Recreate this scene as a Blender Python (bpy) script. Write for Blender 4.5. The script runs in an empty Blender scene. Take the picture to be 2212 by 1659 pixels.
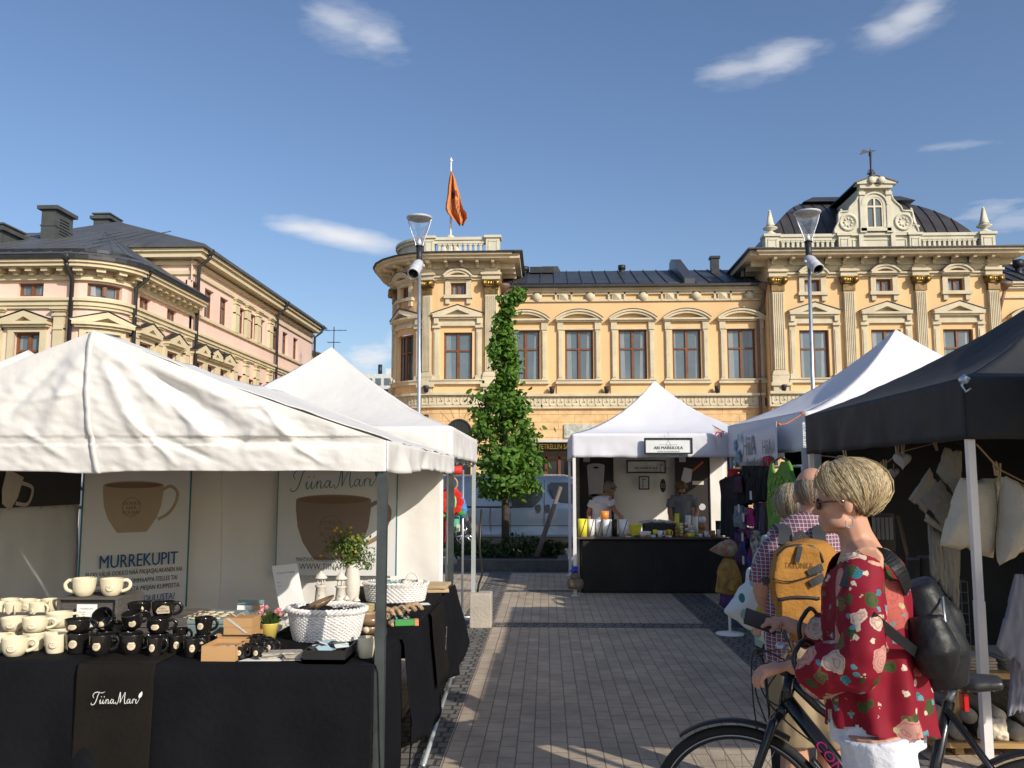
import bpy,math,random
from mathutils import Vector,Matrix,noise
R=math.radians
random.seed(7)
S=bpy.context.scene
COL=S.collection
F=1865.;CX=1106.;CY=829.5;PT=R(6.26);YW=R(2.27);EYE=1.65
cd=bpy.data.cameras.new('camera');cam=bpy.data.objects.new('camera',cd);COL.objects.link(cam)
cam.location=(0,0,EYE);cam.rotation_euler=(R(90)+PT,0,YW)
cd.sensor_width=36;cd.lens=36*F/2212.;cd.clip_end=2000;cd.clip_start=.05
S.camera=cam
SUN=Vector((1.3,-1.39,1.0)).normalized()
EL=math.asin(SUN.z);AZ=math.atan2(SUN.x,SUN.y)
ld=bpy.data.lights.new('sun','SUN');ld.energy=4.2;ld.angle=R(.5);ld.color=(1,.92,.80)
lo=bpy.data.objects.new('sun',ld);COL.objects.link(lo)
lo.rotation_euler=SUN.to_track_quat('Z','Y').to_euler()
S.view_settings.view_transform='Standard';S.view_settings.look='None'
S.view_settings.exposure=.1;S.view_settings.gamma=1
def ray(u,v):
 dx=(u-CX)/F;dy=(CY-v)/F
 y=math.cos(PT)-dy*math.sin(PT);z=math.sin(PT)+dy*math.cos(PT)
 return Vector((dx*math.cos(YW)-y*math.sin(YW),dx*math.sin(YW)+y*math.cos(YW),z))
def P(u,v,x=None,y=None,z=None):
 r=ray(u,v)
 t=y/r.y if y is not None else x/r.x if x is not None else(z-EYE)/r.z
 return Vector((r.x*t,r.y*t,EYE+r.z*t))
W=bpy.data.worlds.new('World');S.world=W;W.use_nodes=True
nt=W.node_tree;N=nt.nodes;L=nt.links
bg=N['Background'];sky=N.new('ShaderNodeTexSky');sky.sky_type='NISHITA';sky.sun_disc=False
sky.sun_elevation=EL;sky.sun_rotation=AZ;sky.air_density=1.0;sky.dust_density=1.5;sky.ozone_density=2.6
bg.inputs[1].default_value=.122
tc=N.new('ShaderNodeTexCoord')
def vm(op,a,b=None):
 n=N.new('ShaderNodeVectorMath');n.operation=op
 for i,q in enumerate((a,b)):
  if q is None:continue
  if hasattr(q,'node'):L.new(q,n.inputs[i])
  else:n.inputs[i].default_value=q
 return n.outputs['Value']if op in('DOT_PRODUCT','LENGTH')else n.outputs[0]
def mm(op,a,b=0.,c=None,clamp=False):
 n=N.new('ShaderNodeMath');n.operation=op;n.use_clamp=clamp
 for i,q in enumerate((a,b,c)):
  if q is None:continue
  if hasattr(q,'node'):L.new(q,n.inputs[i])
  else:n.inputs[i].default_value=q
 return n.outputs[0]
nz=N.new('ShaderNodeTexNoise');nz.inputs['Scale'].default_value=11;nz.inputs['Detail'].default_value=7;nz.inputs['Roughness'].default_value=.6
mp=N.new('ShaderNodeMapping');mp.inputs['Scale'].default_value=(1,1,3.4)
L.new(tc.outputs['Generated'],mp.inputs[0]);L.new(mp.outputs[0],nz.inputs['Vector'])
nz2=N.new('ShaderNodeTexNoise');nz2.inputs['Scale'].default_value=60;nz2.inputs['Detail'].default_value=5
L.new(mp.outputs[0],nz2.inputs['Vector'])
tot=None
for(u,v,w,h,tilt,dens,rag)in[(730,45,80,28,-.25,.5,.6),(815,82,70,34,-.2,.55,.6),(770,64,120,50,-.25,.3,.6),(1590,148,90,24,.03,.5,.6),(1675,128,80,32,.15,.6,.6),(1640,138,120,40,.1,.25,.6),(1915,66,45,24,-.3,.5,.6),(1965,35,75,32,.4,.6,.6),(1950,48,85,44,.2,.22,.6),(735,510,150,28,-.16,.95,.3),(660,494,85,16,-.04,.85,.3),(800,775,75,42,.2,.85,1.0),(860,745,40,30,0,.7,1.),(2060,315,90,9,-.08,.22,1.2),(2130,455,50,16,.1,.35,1.4),(2190,478,40,18,.1,.3,1.4)]:
 c=ray(u,v).normalized();rt=Vector((c.y,-c.x,0)).normalized();up=rt.cross(c).normalized()
 rt,up=rt*math.cos(tilt)+up*math.sin(tilt),up*math.cos(tilt)-rt*math.sin(tilt)
 a=mm('MULTIPLY',vm('DOT_PRODUCT',tc.outputs['Generated'],tuple(rt)),F/w)
 b=mm('MULTIPLY',vm('DOT_PRODUCT',tc.outputs['Generated'],tuple(up)),F/h)
 f=mm('GREATER_THAN',vm('DOT_PRODUCT',tc.outputs['Generated'],tuple(c)),.5)
 d=mm('SQRT',mm('ADD',mm('MULTIPLY',a,a),mm('MULTIPLY',b,b)))
 d=mm('ADD',d,mm('MULTIPLY',mm('SUBTRACT',nz.outputs[0],.5),2.2*rag))
 d=mm('ADD',d,mm('MULTIPLY',mm('SUBTRACT',nz2.outputs[0],.5),.7*rag))
 m=mm('MULTIPLY',mm('SMOOTH_MIN',mm('MULTIPLY',mm('SUBTRACT',1.05,d,clamp=True),1.25),1.,.5,clamp=True),dens)
 m=mm('MULTIPLY',m,f)
 tot=m if tot is None else mm('MAXIMUM',tot,m)
mx=N.new('ShaderNodeMix');mx.data_type='RGBA'
L.new(tot,mx.inputs[0]);mx.inputs[7].default_value=(6.6,6.7,7.0,1)
hs=N.new('ShaderNodeHueSaturation');hs.inputs['Hue'].default_value=.505;hs.inputs['Saturation'].default_value=1.05;hs.inputs['Value'].default_value=1.1
L.new(sky.outputs[0],hs.inputs['Color']);L.new(hs.outputs[0],mx.inputs[6]);L.new(mx.outputs[2],bg.inputs[0])
def wloc(o):
 v=Vector((0,0,0))
 while o is not None:v+=o.location;o=o.parent
 return v
class G:
 def __init__(s,T=None):s.v=[];s.f=[];s.m=[];s.sm=[];s.T=T;s.mi=0;s.smooth=False
 def vs(s,pts):
  b=len(s.v)
  for p in pts:
   p=Vector(p);s.v.append(s.T@p if s.T else p)
  return b
 def fc(s,idx):s.f.append(tuple(idx));s.m.append(s.mi);s.sm.append(s.smooth)
 def poly(s,pts):b=s.vs(pts);s.fc(range(b,b+len(pts)));return s
 def box(s,x0,x1,y0,y1,z0,z1):
  b=s.vs([(x,y,z)for z in(z0,z1)for y in(y0,y1)for x in(x0,x1)])
  for q in((0,2,3,1),(4,5,7,6),(0,1,5,4),(2,6,7,3),(0,4,6,2),(1,3,7,5)):s.fc([b+i for i in q])
  return s
 def obox(s,c,sx,sy,sz,M=None):
  M=M or Matrix();c=Vector(c)
  b=s.vs([c+(M@Vector((x*sx/2,y*sy/2,z*sz/2)))for z in(-1,1)for y in(-1,1)for x in(-1,1)])
  for q in((0,2,3,1),(4,5,7,6),(0,1,5,4),(2,6,7,3),(0,4,6,2),(1,3,7,5)):s.fc([b+i for i in q])
  return s
 def rings(s,rs,closed=True,cap=True):
  n=len(rs[0]);bs=[s.vs(r)for r in rs]
  for a,b in zip(bs,bs[1:]):
   for i in range(n if closed else n-1):
    j=(i+1)%n;s.fc((a+i,a+j,b+j,b+i))
  if cap and closed:
   s.fc([bs[0]+i for i in reversed(range(n))]);s.fc([bs[-1]+i for i in range(n)])
  return s
 def tube(s,pts,r,n=8,cap=True,flat=1.):
  pts=[Vector(p)for p in pts];rs=[]
  up=None
  for i,p in enumerate(pts):
   d=(pts[min(i+1,len(pts)-1)]-pts[max(i-1,0)]).normalized()
   if up is None:up=Vector((0,0,1))if abs(d.z)<.9 else Vector((0,1,0))
   a=d.cross(up)
   if a.length<1e-4:a=d.cross(Vector((1,0,0)))
   a.normalize();b=a.cross(d).normalized();up=b
   q=r[i]if isinstance(r,(list,tuple))else r
   rs.append([p+a*math.cos(2*math.pi*k/n)*q+b*math.sin(2*math.pi*k/n)*q*flat for k in range(n)])
  o=s.smooth;s.smooth=True if n>5 else o
  s.rings(rs,cap=cap);s.smooth=o
  return s
 def cyl(s,p0,p1,r,r1=None,n=12):return s.tube([p0,p1],[r,r if r1 is None else r1],n)
 def lathe(s,c,prof,n=20,M=None,sx=1.,sy=1.):
  c=Vector(c);o=s.smooth;s.smooth=True;rs=[]
  for(r,z)in prof:
   rs.append([c+((M@Vector((r*sx*math.cos(2*math.pi*k/n),r*sy*math.sin(2*math.pi*k/n),z)))if M else Vector((r*sx*math.cos(2*math.pi*k/n),r*sy*math.sin(2*math.pi*k/n),z)))for k in range(n)])
  s.rings(rs);s.smooth=o
  return s
 def ell(s,c,rx,ry,rz,n=14,M=None):
  return s.lathe(c,[(max(1e-3,math.sin(math.pi*i/n)),-math.cos(math.pi*i/n))for i in range(n+1)],n+4,(M or Matrix())@Matrix.Diagonal((rx,ry,rz,1)))
 def grid(s,fn,nu,nv):
  b=s.vs([fn(i/nu,j/nv)for j in range(nv+1)for i in range(nu+1)])
  for j in range(nv):
   for i in range(nu):
    a=b+j*(nu+1)+i;s.fc((a,a+1,a+nu+2,a+nu+1))
  return s
 def sheet(s,fn,nu,nv,t):
  tv=t if callable(t)else(lambda a,b:Vector(t))
  A=[Vector(fn(i/nu,j/nv))for j in range(nv+1)for i in range(nu+1)]
  B=[A[j*(nu+1)+i]+Vector(tv(i/nu,j/nv))for j in range(nv+1)for i in range(nu+1)]
  a=s.vs(A);b=s.vs(B);w=nu+1
  for j in range(nv):
   for i in range(nu):
    k=j*w+i;s.fc((a+k,a+k+1,a+k+w+1,a+k+w));s.fc((b+k,b+k+w,b+k+w+1,b+k+1))
  for i in range(nu):
   s.fc((a+i,b+i,b+i+1,a+i+1));k=nv*w+i;s.fc((a+k,a+k+1,b+k+1,b+k))
  for j in range(nv):
   k=j*w;s.fc((a+k,a+k+w,b+k+w,b+k));k=j*w+nu;s.fc((a+k,b+k,b+k+w,a+k+w))
  return s
 def prism(s,pts,d):
  pts=[Vector(p)for p in pts];d=Vector(d);n=len(pts);a=s.vs(pts);b=s.vs([p+d for p in pts])
  s.fc([a+i for i in range(n)]);s.fc([b+i for i in reversed(range(n))])
  for i in range(n):j=(i+1)%n;s.fc((a+i,b+i,b+j,a+j))
  return s
 def mesh(s,name,mats,off=Vector((0,0,0))):
  me=bpy.data.meshes.new(name);me.from_pydata([tuple(v-off)for v in s.v],[],s.f)
  for m in(mats if isinstance(mats,(list,tuple))else[mats]):me.materials.append(m)
  me.polygons.foreach_set('material_index',s.m);me.polygons.foreach_set('use_smooth',s.sm);me.update()
  return me
 def build(s,name,mats,parent=None,bevel=0,local=False,smooth=None,recalc=True):
  if smooth is not None:s.sm=[smooth]*len(s.f)
  off=Vector((0,0,0))
  if not local:
   if parent is not None:off=wloc(parent)
   else:
    xs=[v.x for v in s.v];ys=[v.y for v in s.v];zs=[v.z for v in s.v]
    off=Vector(((min(xs)+max(xs))/2,(min(ys)+max(ys))/2,min(zs)))
  me=s.mesh(name,mats,off)
  if recalc:
   import bmesh
   bm=bmesh.new();bm.from_mesh(me);bmesh.ops.recalc_face_normals(bm,faces=bm.faces);bm.to_mesh(me);bm.free()
  o=bpy.data.objects.new(name,me);COL.objects.link(o)
  if parent is not None:o.parent=parent
  elif not local:o.location=off
  if bevel:
   b=o.modifiers.new('bevel','BEVEL');b.width=bevel;b.segments=2;b.limit_method='ANGLE';b.angle_limit=R(40)
  return o
def tag(o,label=None,cat=None,group=None,kind=None):
 if label:o['label']=label
 if cat:o['category']=cat
 if group:o['group']=group
 if kind:o['kind']=kind
 return o
def empty(name,loc,label=None,cat=None,group=None,rz=0):
 o=bpy.data.objects.new(name,None);COL.objects.link(o);o.location=loc;o.rotation_euler.z=rz;o.empty_display_size=.2
 return tag(o,label,cat,group)
def kids(o):return[c for c in bpy.data.objects if c.parent==o]
def copy_tree(o,parent=None):
 c=o.copy();COL.objects.link(c);c.parent=parent
 for ch in kids(o):copy_tree(ch,c)
 return c
def evalmesh(o):
 dg=bpy.context.evaluated_depsgraph_get();dg.update();e=o.evaluated_get(dg)
 return bpy.data.meshes.new_from_object(e,depsgraph=dg)
def remesh(g,vox,sm=4,fac=.5):
 me=g.mesh('tmp',[])if False else g.mesh('tmp',[bpy.data.materials[0]])
 o=bpy.data.objects.new('tmp',me);COL.objects.link(o)
 m=o.modifiers.new('r','REMESH');m.mode='VOXEL';m.voxel_size=vox;m.use_smooth_shade=True
 if sm:q=o.modifiers.new('s','SMOOTH');q.iterations=sm;q.factor=fac
 r=evalmesh(o);bpy.data.objects.remove(o);r.materials.clear()
 return r
def link_mesh(me,name,mats,parent=None,off=None):
 me.name=name
 for m in(mats if isinstance(mats,(list,tuple))else[mats]):me.materials.append(m)
 o=bpy.data.objects.new(name,me);COL.objects.link(o)
 if parent is not None:o.parent=parent;off=wloc(parent)if off is None else off
 if off is not None:
  me.transform(Matrix.Translation(-Vector(off)))
  if parent is None:o.location=off
 return o
MATS={}
def mat(name,c,r=.6,met=0.,var=.12,vs=3.,bump=0.,bs=40.,c2=None,trans=0.,ior=1.45,transl=0.,alpha=1.,sub=0.,coat=0.,detail=4,spec=.5,vt='noise',vstretch=None):
 if name in MATS:return MATS[name]
 m=bpy.data.materials.new(name);m.use_nodes=True;t=m.node_tree;n=t.nodes;l=t.links;b=n['Principled BSDF']
 MATS[name]=m
 b.inputs['Roughness'].default_value=r;b.inputs['Metallic'].default_value=met;b.inputs['IOR'].default_value=ior
 b.inputs['Transmission Weight'].default_value=trans;b.inputs['Coat Weight'].default_value=coat;b.inputs['Specular IOR Level'].default_value=spec
 b.inputs['Alpha'].default_value=alpha
 tcd=n.new('ShaderNodeTexCoord');co=tcd.outputs['Object']
 if vstretch:
  mpn=n.new('ShaderNodeMapping');mpn.inputs['Scale'].default_value=vstretch;l.new(co,mpn.inputs[0]);co=mpn.outputs[0]
 nn=n.new('ShaderNodeTexNoise');nn.inputs['Scale'].default_value=vs;nn.inputs['Detail'].default_value=detail;nn.inputs['Roughness'].default_value=.6;l.new(co,nn.inputs['Vector'])
 rp=n.new('ShaderNodeValToRGB');l.new(nn.outputs[0],rp.inputs[0])
 lo_,hi_=(c,c2)if c2 else(tuple(q*(1-var)for q in c),tuple(min(1,q*(1+var))for q in c))
 rp.color_ramp.elements[0].color=(*lo_,1);rp.color_ramp.elements[1].color=(*hi_,1)
 rp.color_ramp.elements[0].position=.3;rp.color_ramp.elements[1].position=.7
 l.new(rp.outputs[0],b.inputs['Base Color'])
 m['ramp']=rp.name
 if bump:
  bn=n.new('ShaderNodeTexNoise');bn.inputs['Scale'].default_value=bs;bn.inputs['Detail'].default_value=5;l.new(co,bn.inputs['Vector'])
  bp=n.new('ShaderNodeBump');bp.inputs['Strength'].default_value=bump;bp.inputs['Distance'].default_value=.02;l.new(bn.outputs[0],bp.inputs['Height']);l.new(bp.outputs[0],b.inputs['Normal'])
 if transl:
  tr=n.new('ShaderNodeBsdfTranslucent');l.new(rp.outputs[0],tr.inputs[0]);ms=n.new('ShaderNodeMixShader');ms.inputs[0].default_value=transl
  l.new(b.outputs[0],ms.inputs[1]);l.new(tr.outputs[0],ms.inputs[2]);l.new(ms.outputs[0],n['Material Output'].inputs[0])
 return m
def bricks(name,c1,c2,mortar,bw,bh,msize,rot=0,r=.85,bump=.5,freq=2,off=.5,var=.5):
 m=bpy.data.materials.new(name);m.use_nodes=True;t=m.node_tree;n=t.nodes;l=t.links;b=n['Principled BSDF'];MATS[name]=m
 b.inputs['Roughness'].default_value=r
 tcd=n.new('ShaderNodeTexCoord');mpn=n.new('ShaderNodeMapping');mpn.inputs['Rotation'].default_value=rot if isinstance(rot,tuple)else(0,0,rot);l.new(tcd.outputs['Object'],mpn.inputs[0])
 dn=n.new('ShaderNodeTexNoise');dn.inputs['Scale'].default_value=9;l.new(mpn.outputs[0],dn.inputs['Vector'])
 mxv=n.new('ShaderNodeMix');mxv.data_type='RGBA';mxv.blend_type='LINEAR_LIGHT';mxv.inputs[0].default_value=.008*var;l.new(mpn.outputs[0],mxv.inputs[6]);l.new(dn.outputs[1],mxv.inputs[7])
 bt=n.new('ShaderNodeTexBrick');l.new(mxv.outputs[2],bt.inputs[0])
 bt.inputs['Color1'].default_value=(*c1,1);bt.inputs['Color2'].default_value=(*c2,1);bt.inputs['Mortar'].default_value=(*mortar,1)
 bt.inputs['Scale'].default_value=1;bt.inputs['Brick Width'].default_value=bw;bt.inputs['Row Height'].default_value=bh;bt.inputs['Mortar Size'].default_value=msize;bt.inputs['Mortar Smooth'].default_value=.4
 bt.offset=off;bt.offset_frequency=freq
 nn=n.new('ShaderNodeTexNoise');nn.inputs['Scale'].default_value=2.2;nn.inputs['Detail'].default_value=8;nn.inputs['Roughness'].default_value=.7;l.new(tcd.outputs['Object'],nn.inputs['Vector'])
 mr=n.new('ShaderNodeMapRange');mr.inputs[1].default_value=.3;mr.inputs[2].default_value=.7;mr.inputs[3].default_value=.7;mr.inputs[4].default_value=1.18;l.new(nn.outputs[0],mr.inputs[0])
 mu=n.new('ShaderNodeMix');mu.data_type='RGBA';mu.blend_type='MULTIPLY';mu.inputs[0].default_value=1;l.new(bt.outputs[0],mu.inputs[6]);l.new(mr.outputs[0],mu.inputs[7])
 l.new(mu.outputs[2],b.inputs['Base Color'])
 f2=n.new('ShaderNodeTexNoise');f2.inputs['Scale'].default_value=90;f2.inputs['Detail'].default_value=4;l.new(tcd.outputs['Object'],f2.inputs['Vector'])
 ad=n.new('ShaderNodeMath');ad.operation='MULTIPLY_ADD';ad.inputs[1].default_value=-1;l.new(bt.outputs[1],ad.inputs[0]);l.new(f2.outputs[0],ad.inputs[2])
 bp=n.new('ShaderNodeBump');bp.inputs['Strength'].default_value=bump;bp.inputs['Distance'].default_value=.008;l.new(ad.outputs[0],bp.inputs['Height']);l.new(bp.outputs[0],b.inputs['Normal'])
 return m
YEL=mat('yellow_render',(.70,.47,.24),.85,var=.1,vs=.35,bump=.15,bs=30)
CRM=mat('cream_render',(.70,.57,.34),.85,var=.06,vs=.6,bump=.1)
TRM=mat('stone_trim',(.56,.49,.35),.85,var=.14,vs=1.5,bump=.25,bs=25)
TRL=mat('pale_trim',(.56,.53,.42),.8,var=.1,vs=1.5,bump=.2)
CAP=mat('bronze_capital',(.16,.10,.035),.45,.4,var=.5,vs=8)
GLD=mat('gilt',(.75,.48,.08),.3,.8)
PNK=mat('pink_render',(.74,.54,.455),.85,var=.09,vs=.35,bump=.12)
PTR=mat('pink_house_trim',(.58,.50,.33),.85,var=.08,vs=1.5,bump=.15)
RF=mat('metal_roof',(.062,.066,.074),.42,.35,var=.2,vs=.8,bump=.06,bs=3)
RFD=mat('dark_iron',(.035,.036,.04),.5,.4,var=.2)
WDF=mat('brown_window_wood',(.16,.065,.03),.5,var=.2,vs=4)
GLS=mat('window_glass',(.10,.135,.155),.08,0,var=.3,vs=.35,spec=.9)
CUR=mat('net_curtain',(.17,.205,.225),.5,var=.2,vs=5,vstretch=(6,6,.5),spec=.9,coat=1.)
WHT=mat('white_paint',(.8,.8,.78),.5,var=.04)
STL=mat('galvanised_steel',(.50,.55,.60),.38,.75,var=.15,vs=6)
BLK=mat('black_plastic',(.015,.015,.016),.4,var=.3)
TXK=mat('black_print',(.02,.02,.02),.6)
GLASS=mat('clear_glass',(.9,.95,.95),.02,trans=1.,ior=1.35,var=0)
FC={}
def text(g,s,size,M,depth=.002,align='CENTER',shear=0,sx=1.,sp=1.,fit=None,bold=0):
 if bold:
  for k_ in(-1,1):text(g,s,size,M@Matrix.Translation((k_*bold*size,0,-.0002*(k_+2))),depth,align,shear,sx,sp,fit)
 k=(s,shear,sp,align)
 if k not in FC:
  c=bpy.data.curves.new('t','FONT');c.body=s;c.size=1;c.align_x=align;c.shear=shear;c.space_character=sp;c.extrude=0;c.resolution_u=2
  o=bpy.data.objects.new('t',c);COL.objects.link(o);me=evalmesh(o);bpy.data.objects.remove(o);FC[k]=([v.co.copy()for v in me.vertices],[tuple(p.vertices)for p in me.polygons])
 vs,fs=FC[k]
 if fit:
  w=max(v.x for v in vs)-min(v.x for v in vs);sx=fit/(w*size)
 o=g.sm;a=len(g.v)
 b=g.vs([M@Vector((v.x*size*sx,v.y*size,depth))for v in vs])
 for f in fs:g.fc([b+i for i in f])
def frame(o,x,y):
 x=Vector(x).normalized();y=Vector(y).normalized();z=x.cross(y)
 return Matrix(((x.x,y.x,z.x,o[0]),(x.y,y.y,z.y,o[1]),(x.z,y.z,z.z,o[2]),(0,0,0,1)))
def stroke(g,pts,w,M,depth=.002):
 n=len(pts);A=[];B=[]
 for i,p in enumerate(pts):
  q0=pts[max(i-1,0)];q1=pts[min(i+1,n-1)];dx=q1[0]-q0[0];dy=q1[1]-q0[1];l_=math.hypot(dx,dy)or 1
  ww=(p[2]if len(p)>2 else 1)*w/2
  A.append(M@Vector((p[0]-dy/l_*ww,p[1]+dx/l_*ww,depth)));B.append(M@Vector((p[0]+dy/l_*ww,p[1]-dx/l_*ww,depth)))
 a=g.vs(A);b=g.vs(B)
 for i in range(n-1):g.fc((a+i,b+i,b+i+1,a+i+1))
def smoothpts(p,k=6):
 out=[]
 for i in range(len(p)-1):
  p0=p[max(i-1,0)];p1=p[i];p2=p[i+1];p3=p[min(i+2,len(p)-1)]
  for j in range(k):
   t=j/k
   out.append(tuple(.5*(2*b+(c-a)*t+(2*a-5*b+4*c-d)*t*t+(3*b-a-3*c+d)*t**3)for a,b,c,d in zip(p0,p1,p2,p3)))
 out.append(tuple(p[-1]));return out
def disc(g,M,rx,ry=None,depth=.002,n=20):
 ry=ry or rx;b=g.vs([M@Vector((rx*math.cos(2*math.pi*i/n),ry*math.sin(2*math.pi*i/n),depth))for i in range(n)]);g.fc(range(b,b+n))
def fpoly(g,pts,M,depth=.002):b=g.vs([M@Vector((p[0],p[1],depth))for p in pts]);g.fc(range(b,b+len(pts)))
# ================================================================ GROUND
gr=G();gr.box(-400,400,-60,900,-.5,0)
tag(gr.build('ground',bricks('dark_setts',(.13,.125,.12),(.2,.19,.175),(.05,.045,.035),.11,.11,.012,bump=.9,off=.3,var=1.5)),kind='structure')
PAV=bricks('beige_pavers',(.42,.34,.25),(.49,.40,.30),(.21,.165,.12),.21,.105,.005,rot=R(90),bump=.5)
PAVW=bricks('wide_pavers',(.42,.34,.25),(.49,.40,.30),(.21,.165,.12),.21,.105,.005,rot=0,bump=.5)
g=G()
ys=[(-6,2.9),(3.3,9.85),(10.2,12.85),(13.15,15.4)]
for(x0,x1)in((-.62,1.78),(-5.2,-1.0),(2.25,4.6),(5.1,9.),(-9.5,-5.6),(-14,-9.9)):
 for(y0,y1)in ys:g.box(x0,x1,y0,y1,.001,.005)
tag(g.build('pavement',PAV),kind='structure')
g=G();g.box(-60,60,18.6,30,.002,.006)
tag(g.build('road',mat('asphalt',(.075,.073,.07),.9,var=.2,vs=2,bump=.5,bs=120)),kind='structure')
g=G();g.box(-60,60,16.9,18.5,.002,.01);g.box(-60,60,30.1,41.5,.002,.09)
tag(g.build('pavement',mat('pink_gravel_paving',(.40,.32,.25),.9,var=.15,vs=5,bump=.3,bs=60)),kind='structure')
KX0,KX1=P(988,1200,y=15.8).x,P(1229,1200,y=15.8).x
root=empty('planter',(0,16.3,0),'low dark stone planting bed with green shrubs at the foot of the street tree','planter')
KM=mat('dark_kerb_stone',(.09,.09,.088),.85,var=.25,vs=4,bump=.4)
g=G();a,b=KX0,KX1
for q in((a,b,15.75,15.95),(a,b,18.1,18.3),(a,a+.2,15.953,18.097),(b-.2,b,15.953,18.097)):g.box(*q,0,.2)
g.build('kerb',KM,root,bevel=.01)
g=G();g.box(a+.19,b-.19,15.94,18.11,.02,.16);g.build('soil',mat('soil',(.035,.028,.02),.95,bump=.8),root)
LEAFD=mat('shrub_leaf',(.035,.07,.018),.55,var=.5,vs=6,transl=.25)
LEAF=mat('lime_leaf',(.055,.135,.014),.5,c2=(.14,.27,.035),vs=2.2,transl=.35,spec=.4)
BRK=mat('bark',(.06,.045,.035),.9,var=.3,vs=12,bump=.8,bs=40)
def leaf(g,c,s,d=None,rnd=random):
 n=Vector((rnd.gauss(0,1),rnd.gauss(0,1),rnd.gauss(.5,.8))).normalized()if d is None else d
 a=n.orthogonal().normalized();q=Matrix.Rotation(rnd.uniform(0,6.28),3,n);a=q@a;b=n.cross(a)
 t=-.2*s*n
 p=[c-a*s,c-a*.35*s+b*.5*s+t,c+a*.35*s+b*.45*s+t,c+a*s*.9,c+a*.35*s-b*.45*s+t,c-a*.35*s-b*.5*s+t]
 k=g.vs(p);g.fc((k,k+5,k+4,k+3));g.fc((k,k+3,k+2,k+1))
random.seed(3)
for(u,v,w,h)in[(1005,1200,26,.42),(1040,1200,24,.5),(1110,1198,34,.62),(1150,1198,24,.55),(1190,1204,20,.45),(1030,1204,30,.3),(1075,1210,40,.25),(1205,1206,14,.4)]:
 g=G();c=P(u,1205,y=16.9)
 for k in range(240):
  th=random.uniform(0,6.28);rr=w/1865*17*math.sqrt(random.random());h_=h*.8;z=.14+h_*random.random()**.8*(1-.5*(rr/(w/110))**2)
  leaf(g,Vector((c.x+rr*math.cos(th),c.y+rr*math.sin(th),z)),random.uniform(.03,.06))
 for k in range(9):
  th=random.uniform(0,6.28);g.tube([(c.x,c.y,.12),(c.x+.22*math.cos(th),c.y+.2*math.sin(th),.12+h*.8)],.006,4)
 tag(g.build('shrub',LEAFD,recalc=False),'small dark green shrub in the planting bed under the street tree','shrub','shrubs in the planting bed')
T=P(1092,1205,y=17.2);T.z=0
root=empty('street_tree',T,'slender young lime tree with dense bright green leaves standing between the white stalls','tree')
def tx(u,v):return P(u,v,y=17.2)
g=G();tp=[Vector((T.x,T.y,.2)),tx(1092,1080),tx(1090,960),tx(1084,850),tx(1082,760),tx(1092,690),tx(1108,640)]
g.tube(tp,[.085,.075,.06,.045,.035,.02,.008],9)
g.build('trunk',BRK,root)
OUT=[(622,1110,1128),(640,1098,1128),(665,1072,1116),(690,1070,1106),(715,1066,1104),(740,1060,1110),(775,1060,1122),(810,1060,1128),(840,1056,1120),(858,1032,1126),(885,1030,1152),(910,1030,1148),(935,1018,1160),(960,1022,1172),(985,1026,1168),(1010,1030,1166),(1035,1020,1160),(1056,1030,1156),(1072,1052,1140)]
def outl(v):
 for(a,b)in zip(OUT,OUT[1:]):
  if a[0]<=v<=b[0]:
   t=(v-a[0])/(b[0]-a[0]);return a[1]+(b[1]-a[1])*t,a[2]+(b[2]-a[2])*t
 return 1085,1100
g=G();gb=G();random.seed(11)
for k in range(270):
 v=624+(1071-624)*random.random()**.8;l_,r_=outl(v);m=(l_+r_)/2;hw=(r_-l_)/2*(.8 if v<850 else .96)
 th=random.uniform(0,6.28);q=random.random()**.38
 c=tx(m+hw*q*math.cos(th)*1.0,v);c.y+=hw/1865*17.2*q*math.sin(th)
 if k%3==0:
  st=tx(1088,min(1090,v+30+hw*.6));st.y=T.y;gb.tube([st,(st+c)/2+Vector((0,0,.04)),c],[.014,.009,.003],5)
 rc=random.uniform(.10,.24)*(1 if hw>30 else .6)
 for j in range(random.randint(16,30)):
  o=Vector((random.gauss(0,1),random.gauss(0,1),random.gauss(0,.8)))*rc*.6
  n=(o.normalized()*.8+Vector((random.gauss(0,.5),random.gauss(0,.5),random.gauss(.3,.5)))).normalized()
  leaf(g,c+o,random.uniform(.04,.095),n)
g.build('crown',LEAF,root,recalc=False);gb.build('branches',BRK,root)
g=G();a=P(1159,1203,y=16.4);b=P(1211,1052,y=16.8);g.tube([a,b],[.05,.04],8);s1=g.build('tree_stake',mat('grey_wood',(.14,.12,.1),.85,var=.3,vs=10,bump=.4,vstretch=(1,1,.2)))
tag(s1,'tall slanting grey wooden stake to the right of the street tree','stake')
g=G();g.tube([P(1006,1115,y=16.6),P(992,1075,y=16.8)],[.045,.04],8);g.tube([P(1016,1150,y=16.4),P(1006,1115,y=16.6)],.045,8)
tag(g.build('tree_stake',MATS['grey_wood']),'short slanting wooden stake left of the street tree behind the hanging red bag','stake')
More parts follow.
